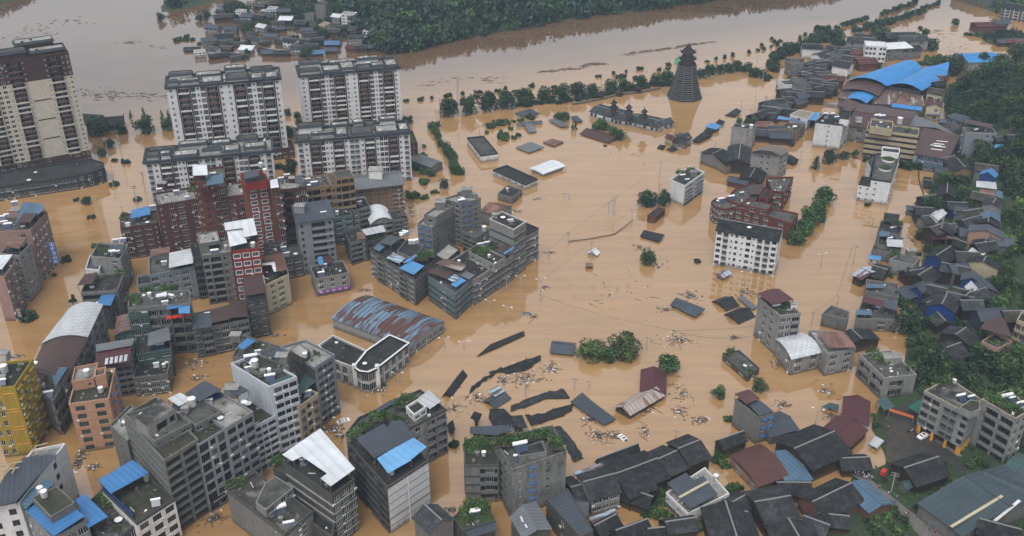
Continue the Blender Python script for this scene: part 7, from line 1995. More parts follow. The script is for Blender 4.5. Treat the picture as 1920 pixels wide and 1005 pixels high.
for i in range(26):
    person('y',(80+5.2*i+prn.uniform(-6,6),592+2.2*i+prn.uniform(-16,14)),prn.choice(['cloth_white','cloth_navy','cloth_black','cloth_pale','cloth_white','cloth_grey']),CW)
for px,t,wh in (((240,690),'cloth_orange','at the lower end of the crowd'),((262,705),'cloth_black','just below the crowd'),((300,735),'cloth_white','walking down the lane below the concrete pole'),((335,745),'cloth_teal','near the green fence of the lane'),((355,760),'cloth_white','beside the green fence of the lane'),((340,790),'cloth_grey','at the corner of the blue metal roof'),((415,870),'cloth_white','on the lane beside the lawn, left of a pair'),((432,862),'cloth_red','on the lane beside the lawn, right of a pair'),((545,945),'cloth_black','walking on the lane near the bottom edge'),((572,970),'cloth_navy','on the lane beside the huge hall'),((610,985),'cloth_red','at the bottom edge of the lane'),((640,940),'cloth_white','in the weeds beside the huge hall'),
        ((298,330),'cloth_black','standing at the flooded edge of the yard'),((288,400),'cloth_navy','standing by the grey table shelter'),((320,475),'cloth_black','at the water line of the yard'),((715,545),'cloth_red','standing behind the black tiled hall in the yard'),((215,565),'cloth_black','on the lane behind the red three wheeler'),((300,300),'cloth_grey','next to the rubbish heap at the yard edge')):
    person('y',px,t,wh)
  # ---------------------------------------------------------------- upper town by the market
UT='tiled houses of the upper town'
def small(fr,p,w,d,rot,h,wall='wood_dark',roof='tile',rise=1.6,label='',group=UT,kind='gable',z0=None,fac=(),n=2,name='town_house'):
    """house of w x d metres: p = lower middle of its near wall at water level"""
    z=0.0 if z0 is None else z0
    if z0 == 't':
        z=0
        for _ in range(15):q=gp(fr,p,z); z=.5*z+.5*hz(q.x,q.y)
    q=gp(fr,p,z); a=RAD(rot); ux=Vector((math.cos(a),math.sin(a),0)); uy=Vector((-math.sin(a),math.cos(a),0))
    P=[q-ux*w/2,q+ux*w/2,q+ux*w/2+uy*d,q-ux*w/2+uy*d]
    pp=[pix((v.x,v.y,z+h)) for v in P]
    if kind == 'flat':return vol((name,label,'house',group),'S',pp,h=h,n=n,wall=wall,deck=roof,fac=fac,z0=z if z0 else None,par=.5,junk=False,zb=z-3)
    return vol((name,label,'house',group),'S',pp,h=h,n=n,wall=wall,roof=kind,deck=roof,rise=rise,fac=fac,ov=.7,z0=z if z0 else None,zb=z-3)
DU='small dark tiled house crowded into the upper town beside the blue market'
ul=[(330,400,9,8,-25),(455,470,9,8,15),(520,470,8,8,20),(560,520,10,8,-20),(500,520,9,8,30),(600,560,10,8,-15),(640,520,9,8,25),(560,600,9,8,-20),(480,570,9,7,20),(440,540,9,7,-25),(640,620,10,8,-20),(700,560,9,8,10),(720,620,10,8,25),(600,460,10,8,20),(660,420,9,8,-20),(700,400,9,8,15),(760,360,10,8,-20),(690,350,10,9,20),(800,340,9,8,15),(640,380,9,8,10),(850,330,10,8,-25),(780,300,10,9,15),(700,290,11,9,-15),(840,280,9,8,20),(960,260,12,9,-15),(1010,220,11,9,20),(980,175,11,9,-20),(930,300,9,8,20),(1060,200,10,9,-10),(520,430,8,7,-20),
      (300,690,10,8,10),(360,730,11,9,-25),(440,750,12,9,20),(280,760,10,8,-20),(520,700,9,8,25),(560,740,10,8,-15),(600,690,10,8,15),(200,800,10,8,-25),(150,840,11,9,20),(100,880,11,9,-20),(240,830,10,8,15),(60,930,11,9,25),(130,900,9,8,-20),(480,650,9,8,10),(640,660,9,7,-20)]
urn=random.Random(12)
for x,y,w_,d_,r_ in ul:
    for k_ in (0,1):small('o',(x+k_*urn.uniform(-45,45),y+k_*urn.uniform(-30,22)),w_*urn.uniform(.6,.85),d_*.75,r_*1.3+urn.uniform(-14,14),urn.uniform(3.4,5.6),urn.choice(['wood_dark','wood_dark','concrete_dark','brown_trim']),urn.choice(['tile','tile','tile','tile_grey','tile_brown','tile','slate_sheet','tile_grey']),1.9,DU)
small('o',(505,305),12,9,-8,7,'white_plaster','tile',1.6,'white walled house with black roof by the riverside tree line',None)
small('o',(570,300),6,7,-8,6,'white_plaster','slate_sheet',1.0,'small white annex with slate roof right of the white walled riverside house',None)
small('o',(685,300),9,7,-8,4,'concrete','bright_blue_sheet',1.0,'house with small bright blue roof near the riverside tree line',None)
small('o',(612,378),6,7,40,7,'white_plaster','tile',1.6,'house with whitewashed gable end left of the bigger white gable',None)
small('o',(765,480),10,10,-35,7,'white_plaster','tile',2.4,'house with large whitewashed gable wall beside the blue market roof',None)
small('o',(815,410),6,8,-35,6,'cream','tile_brown',2.2,'house with curved cream gable behind the large white gable',None)
small('o',(1090,370),13,11,-12,13,'white_plaster','white_sheet',1,'white four storey house with pale roof above the blue market',None,'flat',None,['www.ww','ww'],4)
small('p',(335,265),20,10,10,8,'concrete','white_sheet',.8,'house with wide white sheet roof behind the left blue market roof',None,'shed',None,['WWW','w'])
small('p',(470,200),18,10,5,8,'concrete_pale','tile_grey',1.8,'grey two storey house near the bamboo at the flood edge',None,'gable',None,['WW','w'])
small('p',(370,180),20,10,3,8,'wood_dark','tile',2.4,'big black roofed house on the north edge of the upper town',None)
small('p',(450,255),14,9,15,6,'concrete','tile',1.8,'grey house under trees right behind the blue market roof',None)
small('p',(40,215),16,10,-15,8,'concrete_pale','tile_grey',1.8,'pale house with grey roof left of the white four storey house',None,'gable',None,['w.w'])
small('o',(965,340),12,8,-15,5.5,'brown_brick','tile_red',2,'house with dark red roof, upper one of the red roofed pair by the white house',None)
small('o',(930,400),14,9,-15,5,'concrete_pale','tile_red',2,'long house with dull red roof above the left blue market roof',None,'gable',None,['www'])
small('o',(1040,420),12,9,10,5,'brown_brick','tile_red',2,'dull red roofed house touching the blue market roof',None)
small('o',(365,470),8,8,15,8,'concrete','deck',.5,'grey concrete house beside a lone tree at the upper town flood edge',None,'flat',None,['ww'])
small('o',(345,410),10,7,-15,5,'wood_dark','tile_red',1.6,'dull red roofed house at the flooded corner of the upper town',None)
small('o',(320,650),10,9,10,7,'white_plaster','deck',.5,'whitewashed flat house with weeds at the water edge of the upper town',None,'flat',None,['.w'])
small('o',(390,660),8,8,5,9,'concrete','deck',.5,'plain concrete house beside the whitewashed flat house',None,'flat')
small('o',(600,670),12,9,-20,5,'rust_brick','tile',1.8,'black roofed house with orange brick wall in the upper town',None)
small('o',(705,580),12,8,-20,5,'brown_brick','tile_red',1.8,'brown red roofed house below the large whitewashed gable',None)
b=vol(('white_house','white house with beige flat roof above the blue awning, left of the white block','house'),'q',[(782,158),(935,200),(988,140),(860,118)],h=6.5,n=2,wall='white_tile',fac=['.w.',''],deck='cream_deck',par=.1,junk=False)
b=thing('awning_roof','bright blue awning roof touching the white block','awning',tuple(gp('q',(990,190),0))); sheet(b,'q',[(935,207),(985,140),(1050,138),(1007,207)],6,'bright_blue_sheet',6.2)
b=thing('awning_roof','pale blue sheet roof over a shabby house left of the beige flat roof','awning',tuple(gp('q',(770,200),0))); sheet(b,'q',[(668,195),(690,168),(785,190),(775,205)],6.5,'bright_blue_sheet',6.4); sheet(b,'q',[(775,210),(800,185),(915,225),(895,245)],6,'faded_blue_sheet',6)
small('o',(250,900),11,8,-15,5,'rust_brick','tile',1.4,'brick house with plants on the roof under the pale blue sheets',None)
for i,(fr,x,y) in enumerate((('s',690,190),('s',760,240),('s',900,330),('s',1060,600),('s',1000,690),('s',760,830),('t',640,720),('t',690,480),('t',640,640),('t',520,620),('t',760,930),('t',880,890),('t',590,790),('t',470,540),('u',850,60),('u',950,240),('u',760,330),('u',1010,330),('u',690,200),('u',620,90),('u',1110,240),('u',880,300),('u',1180,420),('u',1380,420),('s',580,880),('s',640,720),('r',560,560),('r',840,640),('t',330,790),('t',250,480))):
    small(fr,(x,y),urn.uniform(7,10.5),urn.uniform(6,8),urn.uniform(-35,35),urn.uniform(3.6,5.5),urn.choice(['wood_dark','wood_dark','concrete','slate_wall','blue_wall']),urn.choice(['tile','tile','tile','slate_sheet','tile_brown','tile_grey']),1.9,'plain dark roofed house filling a gap between the slope houses','gap houses on the wooded slope',z0='t',name='slope_house')
for fr,x,y in (('w',650,1040),('w',1250,1050),('w',840,800),('x',250,990),('x',310,900),('x',720,1050),('x',860,1000),('x',620,800),('x',1000,640),('w',330,880)):
    small(fr,(x,y),urn.uniform(6,9),urn.uniform(5,7),urn.uniform(-40,40),urn.uniform(3,4.5),'wood_dark',urn.choice(['tile','tile','tile_grey','slate_sheet']),1.7,'small dark roofed outhouse between the bigger tiled houses at the lower right','outhouses at the lower right',z0=0,name='outhouse')
  # west front of the upper town
b=vol(('concrete_tower','bare concrete tower house with three small trees growing on its roof','house'),'q',[(288,262),(470,285),(497,250)],n=5,wall='concrete_pale',fac=['..n',''],base=(1,(448,455)),deck='deck_moss')
for px in ((345,240),(412,235),(465,232)):
    p=gp('q',px,b_deck[b.name]); e=proto('round',TRN.randrange(5),'leaf_mid',500); t_=thing('tree','small tree growing on the roof of the bare concrete tower house','tree',(p.x,p.y,b_deck[b.name]-.2),'trees on the tower house roof'); t_.scale=(4,4,5); place('crown',e[0],t_); place('trunk',e[1],t_)
b=gable(('flooded_house','grey walled house with black roof at the western water front of the upper town','house'),'q',(235,600),(345,570),(290,480),5,1.8,'beige_dirty','tile',0)
gable(b,'q',(225,565),(320,520),(240,440),6,1.8,'concrete','tile',0)
tqq=gable(('flooded_house','large steep black roof behind the grey walled water front house','house'),'q',(450,590),(462,452),(360,392),6,2.2,'wood_dark','tile',0)
b=thing('lean_to','small blue sheet lean-to beside the black roofs of the water front','shed',tuple(gp('q',(335,540),0))); sheet(b,'q',[(298,545),(305,512),(375,520),(370,552)],4,'bright_blue_sheet',4.2)
b=vol(('arched_concrete_house','whitish concrete house with arched brown grey roof, behind the brick building','house'),'q',[(452,482),(697,508),(771,470)],n=4,wall='concrete_pale',fac=['..nn..','ww'],base=(1,(657,707)),deck='deck_dark',par=.3,junk=False)
q=wpoly('q',[(452,482),(697,508),(771,470)],b_deck[b.name]+.8); q=q if area2(q) > 0 else q[::-1]
i0=min(range(4),key=lambda i:pix(q[i])[0]); q=q[i0:]+q[:i0]
roofing(b,q,b_deck[b.name]+.8,'barrel','pale_brown_sheet',2.0,'concrete_dark',1,.5)
gable(('flooded_house','black gabled house with ornate front in front of the arched concrete house','house'),'q',(530,750),(584,655),(500,592),4,2,'wood_dark','tile',0)
vol(('rough_house','tan concrete house with plants hanging off its roof, left of the white block','house'),'q',[(695,275),(855,292),(916,240)],n=3,wall='tan_dirty',fac=['','WW'],base=(1,(848,388)),deck='deck_moss',junk=3)
gable(('flooded_hut','torn black hut roof in the water right of the arched concrete house','hut'),'q',(815,580),(862,545),(810,480),1.6,1.2,'wood_dark','tile',0)
gable(('flooded_hut','slate hut roof below the tan house with hanging plants','hut'),'q',(800,410),(838,395),(790,352),2.2,1.2,'wood_dark','tile',0)
small('q',(560,400),14,9,-10,4,'wood_dark','tile_grey',1.6,'low grey tiled house right of the bare concrete tower',None)
small('q',(690,420),10,8,-10,4,'wood_dark','slate_sheet',1.4,'slate roofed low house above the arched concrete house',None)
small('q',(655,345),7,6,-5,4,'white_plaster','tile_grey',.8,'little whitewashed house beside the tan house with plants',None)
small('q',(560,330),9,8,-5,4.5,'concrete','rust_sheet',1,'house with patched rusty roof right behind the bare concrete tower',None)
small('q',(320,790),9,6,-30,3,'brown_brick','slate_sheet',1,'small slate roofed shed at the end of the brick building',None)
  # top right hotel and far houses
vol(('far_hotel','white hotel with maroon window bands at the upper right corner','building'),'S',[(1879,14),(1945,24)],n=4,wall='white_tile',fac=['cWcWcWcW','w.w'],base=(0,(1878,35)),dep=16,roof='gable',deck='tile',rise=2,fin='maroon_tile',ledge='maroon_tile',fm='frame_dark')
small('S',(1858,62),22,10,5,5,'brown_brick','tile_red',1.5,'brown roofed farm shed on the far island',None)
small('S',(1878,60),10,9,5,6,'white_plaster','slate_sheet',1.5,'white farm house beside the brown shed on the far island',None)
for i,(x,y) in enumerate(((1848,8),(1862,12),(1835,4),(1870,2),(1820,2))):small('S',(x,y),18,12,10,6,'concrete','tile_grey',1.5,'grey house on the far bank in the upper right corner','far bank houses',z0='t')
for i,(x,y) in enumerate(((1890,88),(1908,88),(1925,90))):small('S',(x,y),14,8,3,3,'wood_dark',['slate_sheet','tile_red','tile_red'][i],1.2,'shed with low roof in front of the reed field','sheds by the reed field')
  # ---------------------------------------------------------------- village across the river
VG='houses of the drowned village across the river'
vl=[  # px, py, w, d, rot, h, wall, roof, kind
    (185,448,20,12,12,1.5,'wood_dark','tile','gable'),(262,492,12,10,5,6,'white_plaster','deck_pale','flat'),(350,480,13,10,-12,6,'white_plaster','tile_grey','gable'),(420,512,24,10,6,3,'wood_dark','tile','gable'),(545,500,20,9,-4,2,'wood_dark','tile','gable'),(600,512,20,8,8,1,'wood_dark','tile','gable'),
    (460,450,14,10,-15,3,'wood_dark','tile_brown','gable'),(640,460,17,9,3,4,'white_plaster','white_sheet','shed'),(770,460,14,12,-20,3,'wood_dark','tile','gable'),(600,400,14,9,5,2,'wood_dark','tile','gable'),(480,390,12,9,15,2,'wood_dark','tile','gable'),(845,490,15,10,15,4,'wood_dark','slate_sheet','gable'),(960,490,20,10,3,4,'wood_dark','tile','gable'),
    (1015,420,15,11,-8,8,'white_plaster','tile','gable'),(1085,468,14,11,5,6,'white_plaster','tile_grey','gable'),(1260,488,17,9,8,4,'wood_dark','blue_dull','gable'),(1370,470,17,9,10,4,'wood_dark','slate_sheet','gable'),(1545,452,16,10,-4,5,'brown_brick','tile_red','gable'),(1645,456,15,10,4,5,'wood_dark','tile','gable'),(1740,440,12,10,6,5,'wood_dark','slate_sheet','gable'),
    (1390,420,15,10,-6,5,'wood_dark','blue_dull','gable'),(1585,390,16,11,-4,9,'concrete_pale','tile_grey','hip'),(1680,365,9,11,-8,13,'white_plaster','tile_grey','flat'),(1740,375,11,12,-8,14,'salmon','tile_grey','gable'),(1570,330,12,11,-10,9,'concrete_pale','tile_brown','gable'),(1525,220,16,12,-6,13,'white_plaster','deck_pale','flat'),(1420,215,15,12,-6,9,'concrete_pale','pale_sheet','gable'),
    (1290,180,18,14,-4,19,'concrete','deck_green','flat'),(1195,180,15,12,-4,8,'concrete','deck','flat'),(865,145,11,11,-6,10,'white_plaster','deck_pale','flat'),(800,145,15,11,-6,7,'concrete_pale','pale_sheet','flat'),(960,140,21,12,4,6,'wood_dark','slate_sheet','gable'),(1300,260,13,10,-20,5,'cream','cream_deck','shed'),(775,290,16,11,-8,8,'concrete_pale','pale_sheet','gable'),
    (920,250,14,10,12,6,'white_plaster','tile_brown','gable'),(980,230,15,10,-8,8,'wood_dark','white_sheet','shed'),(970,280,19,10,3,4,'wood_dark','slate_sheet','gable'),(1100,240,18,12,-15,5,'wood_dark','tile','gable'),(1180,300,18,10,4,5,'concrete','slate_sheet','gable'),(1200,350,16,10,-6,6,'concrete_pale','tile','gable'),(1030,320,6,6,5,8,'cream','tile_brown','gable'),
    (700,380,17,10,-4,4,'white_plaster','tile','gable'),(690,340,15,10,10,5,'wood_dark','tile','gable'),(460,360,22,11,-4,6,'concrete','tile','gable'),(520,300,14,10,8,6,'concrete','slate_sheet','gable'),(330,400,16,10,3,6,'concrete_pale','slate_sheet','gable'),(345,300,17,11,-4,8,'concrete_pale','slate_sheet','gable'),(455,200,22,11,3,7,'wood_dark','tile_brown','gable'),(415,150,13,10,-3,6,'concrete_pale','tile','gable'),(425,110,8,9,-3,9,'concrete_pale','deck','flat'),
    (600,160,12,10,-8,9,'white_plaster','deck_pale','flat'),(665,190,14,10,10,7,'concrete_pale','slate_sheet','gable'),(740,200,16,11,-10,6,'wood_dark','tile','gable'),(820,190,17,10,10,6,'wood_dark','tile_grey','gable'),(600,220,14,9,-5,4,'concrete','tile','gable'),(860,340,16,9,5,4,'concrete','slate_sheet','gable'),(930,390,14,10,-18,3,'wood_dark','tile','gable'),(820,390,14,9,12,1.5,'wood_dark','tile','gable'),(1130,400,18,10,-10,4,'wood_dark','tile','gable'),(1200,420,16,9,8,3,'wood_dark','tile','gable'),(1270,380,16,10,6,4,'wood_dark','tile','gable'),(1480,290,13,9,5,6,'wood_dark','tile','gable'),(1390,310,15,10,-10,5,'wood_dark','tile','gable'),
    (1070,60,16,12,0,10,'salmon','tile_red','gable'),(990,50,18,12,4,8,'wood_dark','tile','gable'),(1180,55,16,12,-6,8,'wood_dark','tile_grey','gable'),(1245,40,12,11,-4,9,'white_plaster','tile_grey','gable'),(690,25,12,11,0,9,'white_plaster','deck_pale','flat'),(800,20,14,11,0,8,'concrete_pale','slate_sheet','gable'),(920,70,18,11,5,6,'wood_dark','tile_brown','gable'),(760,95,18,11,-5,6,'wood_dark','tile_grey','gable')]
WN={'wood_dark':'dark timber','white_plaster':'white','concrete_pale':'pale grey','concrete':'grey','brown_brick':'brown brick','salmon':'pinkish','cream':'cream'}
RN={'tile':'black tiled roof','tile_grey':'grey tiled roof','tile_brown':'brown tiled roof','tile_red':'dull red roof','slate_sheet':'slate blue roof','deck_pale':'flat pale roof','deck':'flat grey roof','white_sheet':'white sheet roof','pale_sheet':'pale sheet roof','blue_dull':'blue metal roof','deck_green':'green planted flat roof','cream_deck':'cream roof'}
vrn=random.Random(4)
for x,y,w_,d_,r_,h_,wl,rf,kd in vl:
    small('v',(x+vrn.uniform(-6,6),y+vrn.uniform(-4,4)),w_*vrn.uniform(.42,.62),d_*.55,r_*1.6+vrn.uniform(-20,20),h_*.62,wl,rf,1.5,'%s house with %s in the village across the river' % (WN[wl],RN[rf]),VG,kd,'t' if y < 330 and x > 600 else None,['www' if h_ > 5 and wl in ('white_plaster','concrete_pale','salmon') else ''],max(1,int(h_/3)),'village_house')
  # ---------------------------------------------------------------- trees
HOUSES=[(o.location.x,o.location.y) for o in bpy.data.objects if o.parent is None and o.type == 'EMPTY' and o.get('category')]
HX=np.array(HOUSES)
def clear_of(r):
    def f(x,y):
        ok=np.ones(len(x),bool)
        for i in range(0,len(x),500):
            d=np.hypot(x[i:i+500,None]-HX[None,:,0],y[i:i+500,None]-HX[None,:,1]).min(1)
            ok[i:i+500]=d > r
        return ok
    return f
woods('far_woods','far_forest_hill',6.2,11.5,['leaf_far','leaf_far','leaf_dark','leaf_mid'],3,None,130,.17,'dense dark green woods covering the hill across the river',-.4)
woods('far_bank_woods','far_left_bank',8.0,12,['leaf_far','leaf_dark'],4,None,120,.17,'dark woods on the far bank at the upper left',1.0)
woods('bank_scrub','village_bank',10.0,8,['leaf_far','leaf_dark'],5,clear_of(9),120,.15,'dark scrub between houses of the village across the river',.6)
woods('bank_scrub','far_right_bank',9.0,7,['leaf_far','leaf_mid'],6,clear_of(8),120,.15,'scrub along the far bank at the upper right',.2)
woods('hill_woods','hillside',5.2,9.5,['leaf_dark','leaf_dark','leaf_mid','leaf_far','leaf_mid'],7,clear_of(7.5),420,.085,'dark green woods covering the hillside behind the market',.8)
woods('slope_scrub','slope',4.6,5.0,['leaf_dark','leaf_mid','leaf_mid','leaf_dark','leaf_bright'],8,clear_of(6.6),300,.1,'green scrub and saplings between the slope houses',.1)
woods('reeds','reed_field',3.0,4,['leaf_far','leaf_dark'],9,None,60,.2,'dense dark reeds filling the field on the far island',.1)
def low_ok(x,y):
    ok=clear_of(7.5)(x,y)
    for q in SHEETS:ok &= dpoly(q,x,y) < -1.0
    return ok
woods('weeds','lowland',2.6,2.6,['leaf_mid','leaf_bright','leaf_mid','leaf_dark'],11,low_ok,60,.2,'rough weeds over the low ground at the lower right',.3)
RT='trees standing drowned along the riverside road'
LR='dark round tree in the line along the riverside road left of the drum tower'
for x,y,w in ((1085,662,108),(1190,645,100),(1295,630,112),(1410,615,112)):tree('T10',(x,y+4),w*1.2,label=LR,group=RT)
for x,y,w in ((75,602,108),(178,582,82),(270,577,104),(368,557,100),(460,542,84),(553,527,78),(632,517,70),(720,497,75),(806,487,66),(876,472,80)):tree('T20',(x,y+4),w*1.22,label=LR,group=RT)
tree_row('T20',[(20,606),(180,590),(280,582),(400,562),(560,532),(720,505),(890,476)],54,24,kind='low',label='low bush between the riverside road trees',group='bushes between the riverside trees',name='bush',tall=1.5)
LQ='dark tree in the curving line right of the drum tower'
for x,y,w in ((1060,442,66),(1115,432,70),(1165,417,54),(1215,412,62),(1262,402,62),(1308,405,56),(1348,432,52),(1382,440,54),(1412,442,52),(1330,398,48)):tree('T20',(x,y+3),w*1.2,label=LQ,group=RT)
SB='bushes drowned between road and open river'
LB='small drowned bush between the riverside road and the open river'
for fr,l in (('T10',((840,575,40),(926,568,46),(988,560,26),(1080,550,50),(1086,575,40),(1160,540,30),(1250,530,50),(1240,552,38),(1316,545,50),(1355,518,42),(1403,507,26))),
              ('T20',((485,437,36),(241,497,40),(110,492,46),(26,524,46),(571,422,26),(590,446,30),(622,438,44),(690,452,46),(640,412,22),(725,397,52),(828,402,30),(875,374,46),(877,392,32),(1095,353,32),(1146,343,28),(1195,333,26),(1240,322,28),(1332,302,28),(1380,292,34),(1405,264,28),(1416,284,30))),
              ('T30',((20,225,26),(35,245,30),(66,236,34),(52,262,30),(95,262,44),(178,222,26),(178,235,24),(210,207,28),(16,270,18)))):
    for x,y,w in l:tree(fr,(x,y),w,'low' if w > 30 else 'round',label=LB,group=SB,name='bush',tall=1.1)
LW='dark tree in the long dense line along the flooded upper road'
RW='trees in the long line by the upper road'
tree_row('T30',[(40,405),(25,350),(90,318),(200,285),(290,245),(420,228)],74,17,label=LW,group=RW)
tree_row('T30',[(0,380),(40,415)],60,3,label=LW,group=RW)
tree_row('T30',[(480,195),(640,150),(740,118),(880,72)],(52,44),17,label=LW,group=RW)
tree_row('T30',[(890,55),(970,15)],30,6,label=LW,group=RW)
LV='small dark tree in the outermost line along the open river'
tree_row('T30',[(262,190),(355,175)],48,4,label=LV,group=RW)
tree_row('T30',[(368,168),(470,140),(562,112)],32,10,label=LV,group=RW)
tree_row('T30',[(635,90),(740,55),(840,14)],(32,28),13,label=LV,group=RW)
tree('T30',(620,245),150,label='big spreading dark tree at the north edge of the upper town',tall=.7)
for x,y,w in ((470,262,70),(420,265,60),(370,262,60)):tree('T30',(x,y),w,label='dark tree behind the white walled riverside house',group='trees behind the white walled riverside house')
tree('T30',(855,258,)[:2],90,'open','leaf_mid',label='feathery bamboo clump beside the grey two storey house',tall=1.2); tree('T30',(912,292),95,'round','leaf_dark',label='dark bamboo mass leaning over the flood behind the blue market')
for x,y,w in ((900,355,80),(960,350,90),(920,370,90),(870,365,70)):tree('T30',(x,y),w,'low','leaf_mid',label='green shrub mass between the upper town and the blue market tail',group='shrubs behind the blue market',z0=0)
tree('T30',(1050,145),50,label='lone tree in open water at the upper right'); tree('T30',(1165,205),62,'low','leaf_mid',label='bush on the tip of the far island',name='bush'); tree('T30',(1120,200),50,'low',label='small bush beside the far island tip',name='bush')
for x,y,w in ((1035,440,150),(1185,400,120),(1080,395,90),(1390,370,150),(1300,420,140)):tree('T30',(x,y),w,'round','leaf_dark',label='big dark tree on the crown of the hill behind the market',group='trees on the hill crown',z0='t')
for x,y,w in ((530,385,60),(412,495,62),(700,640,95),(505,640,90),(1130,400,70),(510,950,80),(735,660,70),(455,420,40)):tree('o',(x,y),w,'round','leaf_mid' if w > 80 else 'leaf_dark',label='tree growing among the tiled houses of the upper town',group='trees in the upper town')
tree('o',(208,715),36,label='small round tree at the water edge of the upper town')
for x,y,w in ((95,495,90),(70,480,60),(80,515,70)):tree('o',(x,y),w,'low',label='low bush cluster in the water left of the upper town',group='bush cluster left of the upper town',name='bush')
for x,y,w in ((190,575,50),(225,545,60),(270,515,60),(310,495,55)):tree('o',(x,y),w,'low',label='bush in the short hedge at the western corner of the upper town',group='hedge at the western corner',name='bush')
WT='trees around the white blocks'
tree('R8',(240,585),150,label='wide dark tree in front of the white block with small windows'); tree('R8',(130,638),105,'cone',label='pointed dark tree left of the wide tree before the white block',tall=.6); tree('R8',(368,550),110,label='dark tree between the two white blocks'); tree('R8',(460,548),90,'open','leaf_mid',label='sparse pale tree right of the white block trees'); tree('R8',(560,570),66,label='dark shrub at the corner of the beige hotel')
for x,y,w in ((860,620,90),(920,640,120),(980,635,90)):tree('R8',(x,y),w,label='dark tree in front of the beige hotel',group='trees before the beige hotel')
tree('r',(290,548),85,label='dark tree at the right end of the beige hotel')
tree('R8',(212,942),215,label='large dark tree at the top of the slanting tree row',mat='leaf_mid')
for x,y,w in ((290,205,110),(255,240,120),(228,285,130),(195,330,130),(155,385,130),(285,250,90),(185,290,80)):tree('T31',(x,y),w,mat='leaf_mid',label='tree in the slanting row beside the brick building',group='slanting tree row by the brick building')
tree('T31',(558,155),42,'low',label='round bush at the foot of the white block with planters',name='bush')
tree('T21',(755,168),130,label='dark tree left of the pair beside the white house block'); tree('T21',(842,160),110,label='dark tree touching the white house block'); tree('T21',(755,495),110,label='lone round green tree in the middle of the open flood',mat='leaf_mid'); tree('T21',(1042,474),44,'low',label='dark bush floating left of the white flats',name='bush')
tree('T21',(450,1030),195,'round','leaf_olive',label='left green tree of the clump above the maroon hall',tall=.55); tree('T21',(625,1020),225,'round','leaf_olive',label='largest green tree of the clump above the maroon hall',tall=.7); tree('T21',(545,1035),140,'round','leaf_mid',label='middle green tree of the clump above the maroon hall',tall=.7)
tree('T22',(872,110),155,'round','leaf_mid',label='green tree right behind the dark maroon hall'); tree('T22',(1155,240),92,'round','leaf_mid',label='small green tree left of the slim concrete house'); tree('T22',(1215,360),66,'low','leaf_mid',label='green bush at the foot of the slim concrete house',name='bush'); tree('T22',(1392,205),100,'round','leaf_mid',label='green tree behind the slim concrete house')
tree('T12',(1122,510),72,label='dark bush by the blue tarps beside the leafy terrace house',name='bush',kind='low',tall=1.5); tree('T12',(716,168),36,'low','leaf_mid',label='weedy bush at the front of the white corner building',name='bush')
ST='shrubs awash in the left street'
for x,y,w,k,lb in ((492,150,66,'round','green tree standing in the flooded street below the cream tower'),(645,44,56,'low','bush at a pole foot in the flooded street, upper one'),(776,128,46,'low','bush at a pole foot beside the maroon building'),(515,228,48,'low','low bush in the middle of the flooded street'),(430,128,40,'low','flat bush left of the street tree'),(366,475,72,'low','bush by the blue street sign of the pink corner building'),(305,553,36,'low','small bush by the stained white flats'),(165,805,112,'low','wide bush at the foot of the nearest pink flats'),(416,722,56,'open','scraggy bush beside the white arched roof')):
    tree('T01',(x,y),w,k,label=lb,group=ST,name='tree' if k == 'round' else 'bush',tall=1.2)
GT='trees around the old gate hall'
for x,y,w in ((560,775,125),(610,740,80),(690,762,84),(815,758,124),(950,738,84),(622,835,74),(582,885,62)):tree('T00',(x,y),w,label='dark tree in the water near the old gate hall',group=GT)
for x,y,w in ((738,668,26),(815,690,40),(915,678,32),(952,675,32)):tree('T00',(x,y),w,'cone','leaf_mid',label='thin pointed tree drowned behind the gate hall trees',group='pointed trees by the gate hall')
for x,y,w in ((645,910,38),(705,925,62)):tree('T00',(x,y),w,'low',label='low bush at a street pole near the cream tower',group=ST,name='bush')
BT='trees between the white blocks'
for x,y,w in ((180,655,50),(232,675,52),(195,775,84),(250,715,54),(128,955,54),(202,945,74),(195,985,84),(160,960,40),(860,698,52),(835,690,40)):tree('T10',(x,y),w,label='dark tree in the gaps between the white apartment blocks',group=BT)
HB='hedge across the flooded park'
for x,y,w in ((990,735,60),(1010,760,62),(1022,790,54),(1040,830,58),(1066,860,64),(1085,890,70),(1105,918,76),(1110,950,66),(1125,985,82),(1150,990,60),(1020,720,44)):tree('T10',(x,y),w,mat='leaf_mid',label='bush in the hedge running down beside the right-hand slab block',group=HB,name='bush',tall=1.1)
for x,y,w in ((946,832,28),(1010,965,32),(925,930,70),(945,905,60),(905,965,60),(985,1000,60),(940,985,50)):tree('T10',(x,y),w,mat='leaf_mid',label='bush beside the right-hand slab block',group='bushes by the right-hand slab block',name='bush')
for fr,x,y,w in (('T10',1320,725,60),('T10',1365,712,70),('T10',1415,705,60),('T10',1385,795,86),('T10',1432,732,32),('T10',1297,755,32),('T20',105,680,66),('T20',40,772,38),('T20',8,785,36),('T20',50,688,44),('T20',12,690,30)):tree(fr,(x,y),w,'low','leaf_mid',label='shrub in the drowned park between the white hall and tree line',group='shrubs in the drowned park',name='bush',tall=1.4)
for x,y,w in ((262,680,66),(300,690,72)):tree('T20',(x,y),w,mat='leaf_mid',label='green tree of the clump beside the grey corrugated roof slope',group='clump beside the grey roof slope')
for x,y,w in ((340,735,26),(356,732,26)):tree('T20',(x,y),w,'cone',label='little fir tree drowned near the long brown roofed hall',group='fir pair in the park')
for x,y,w in ((470,735,66),(520,740,74),(570,765,74),(612,795,78),(500,715,60)):tree('T20',(x,y),w,mat='leaf_mid',label='tree in the row behind the long brown roofed hall',group='row behind the brown roofed hall')
tree('T20',(525,825),26,'low',label='tiny bush in front of the long brown roofed hall',name='bush')
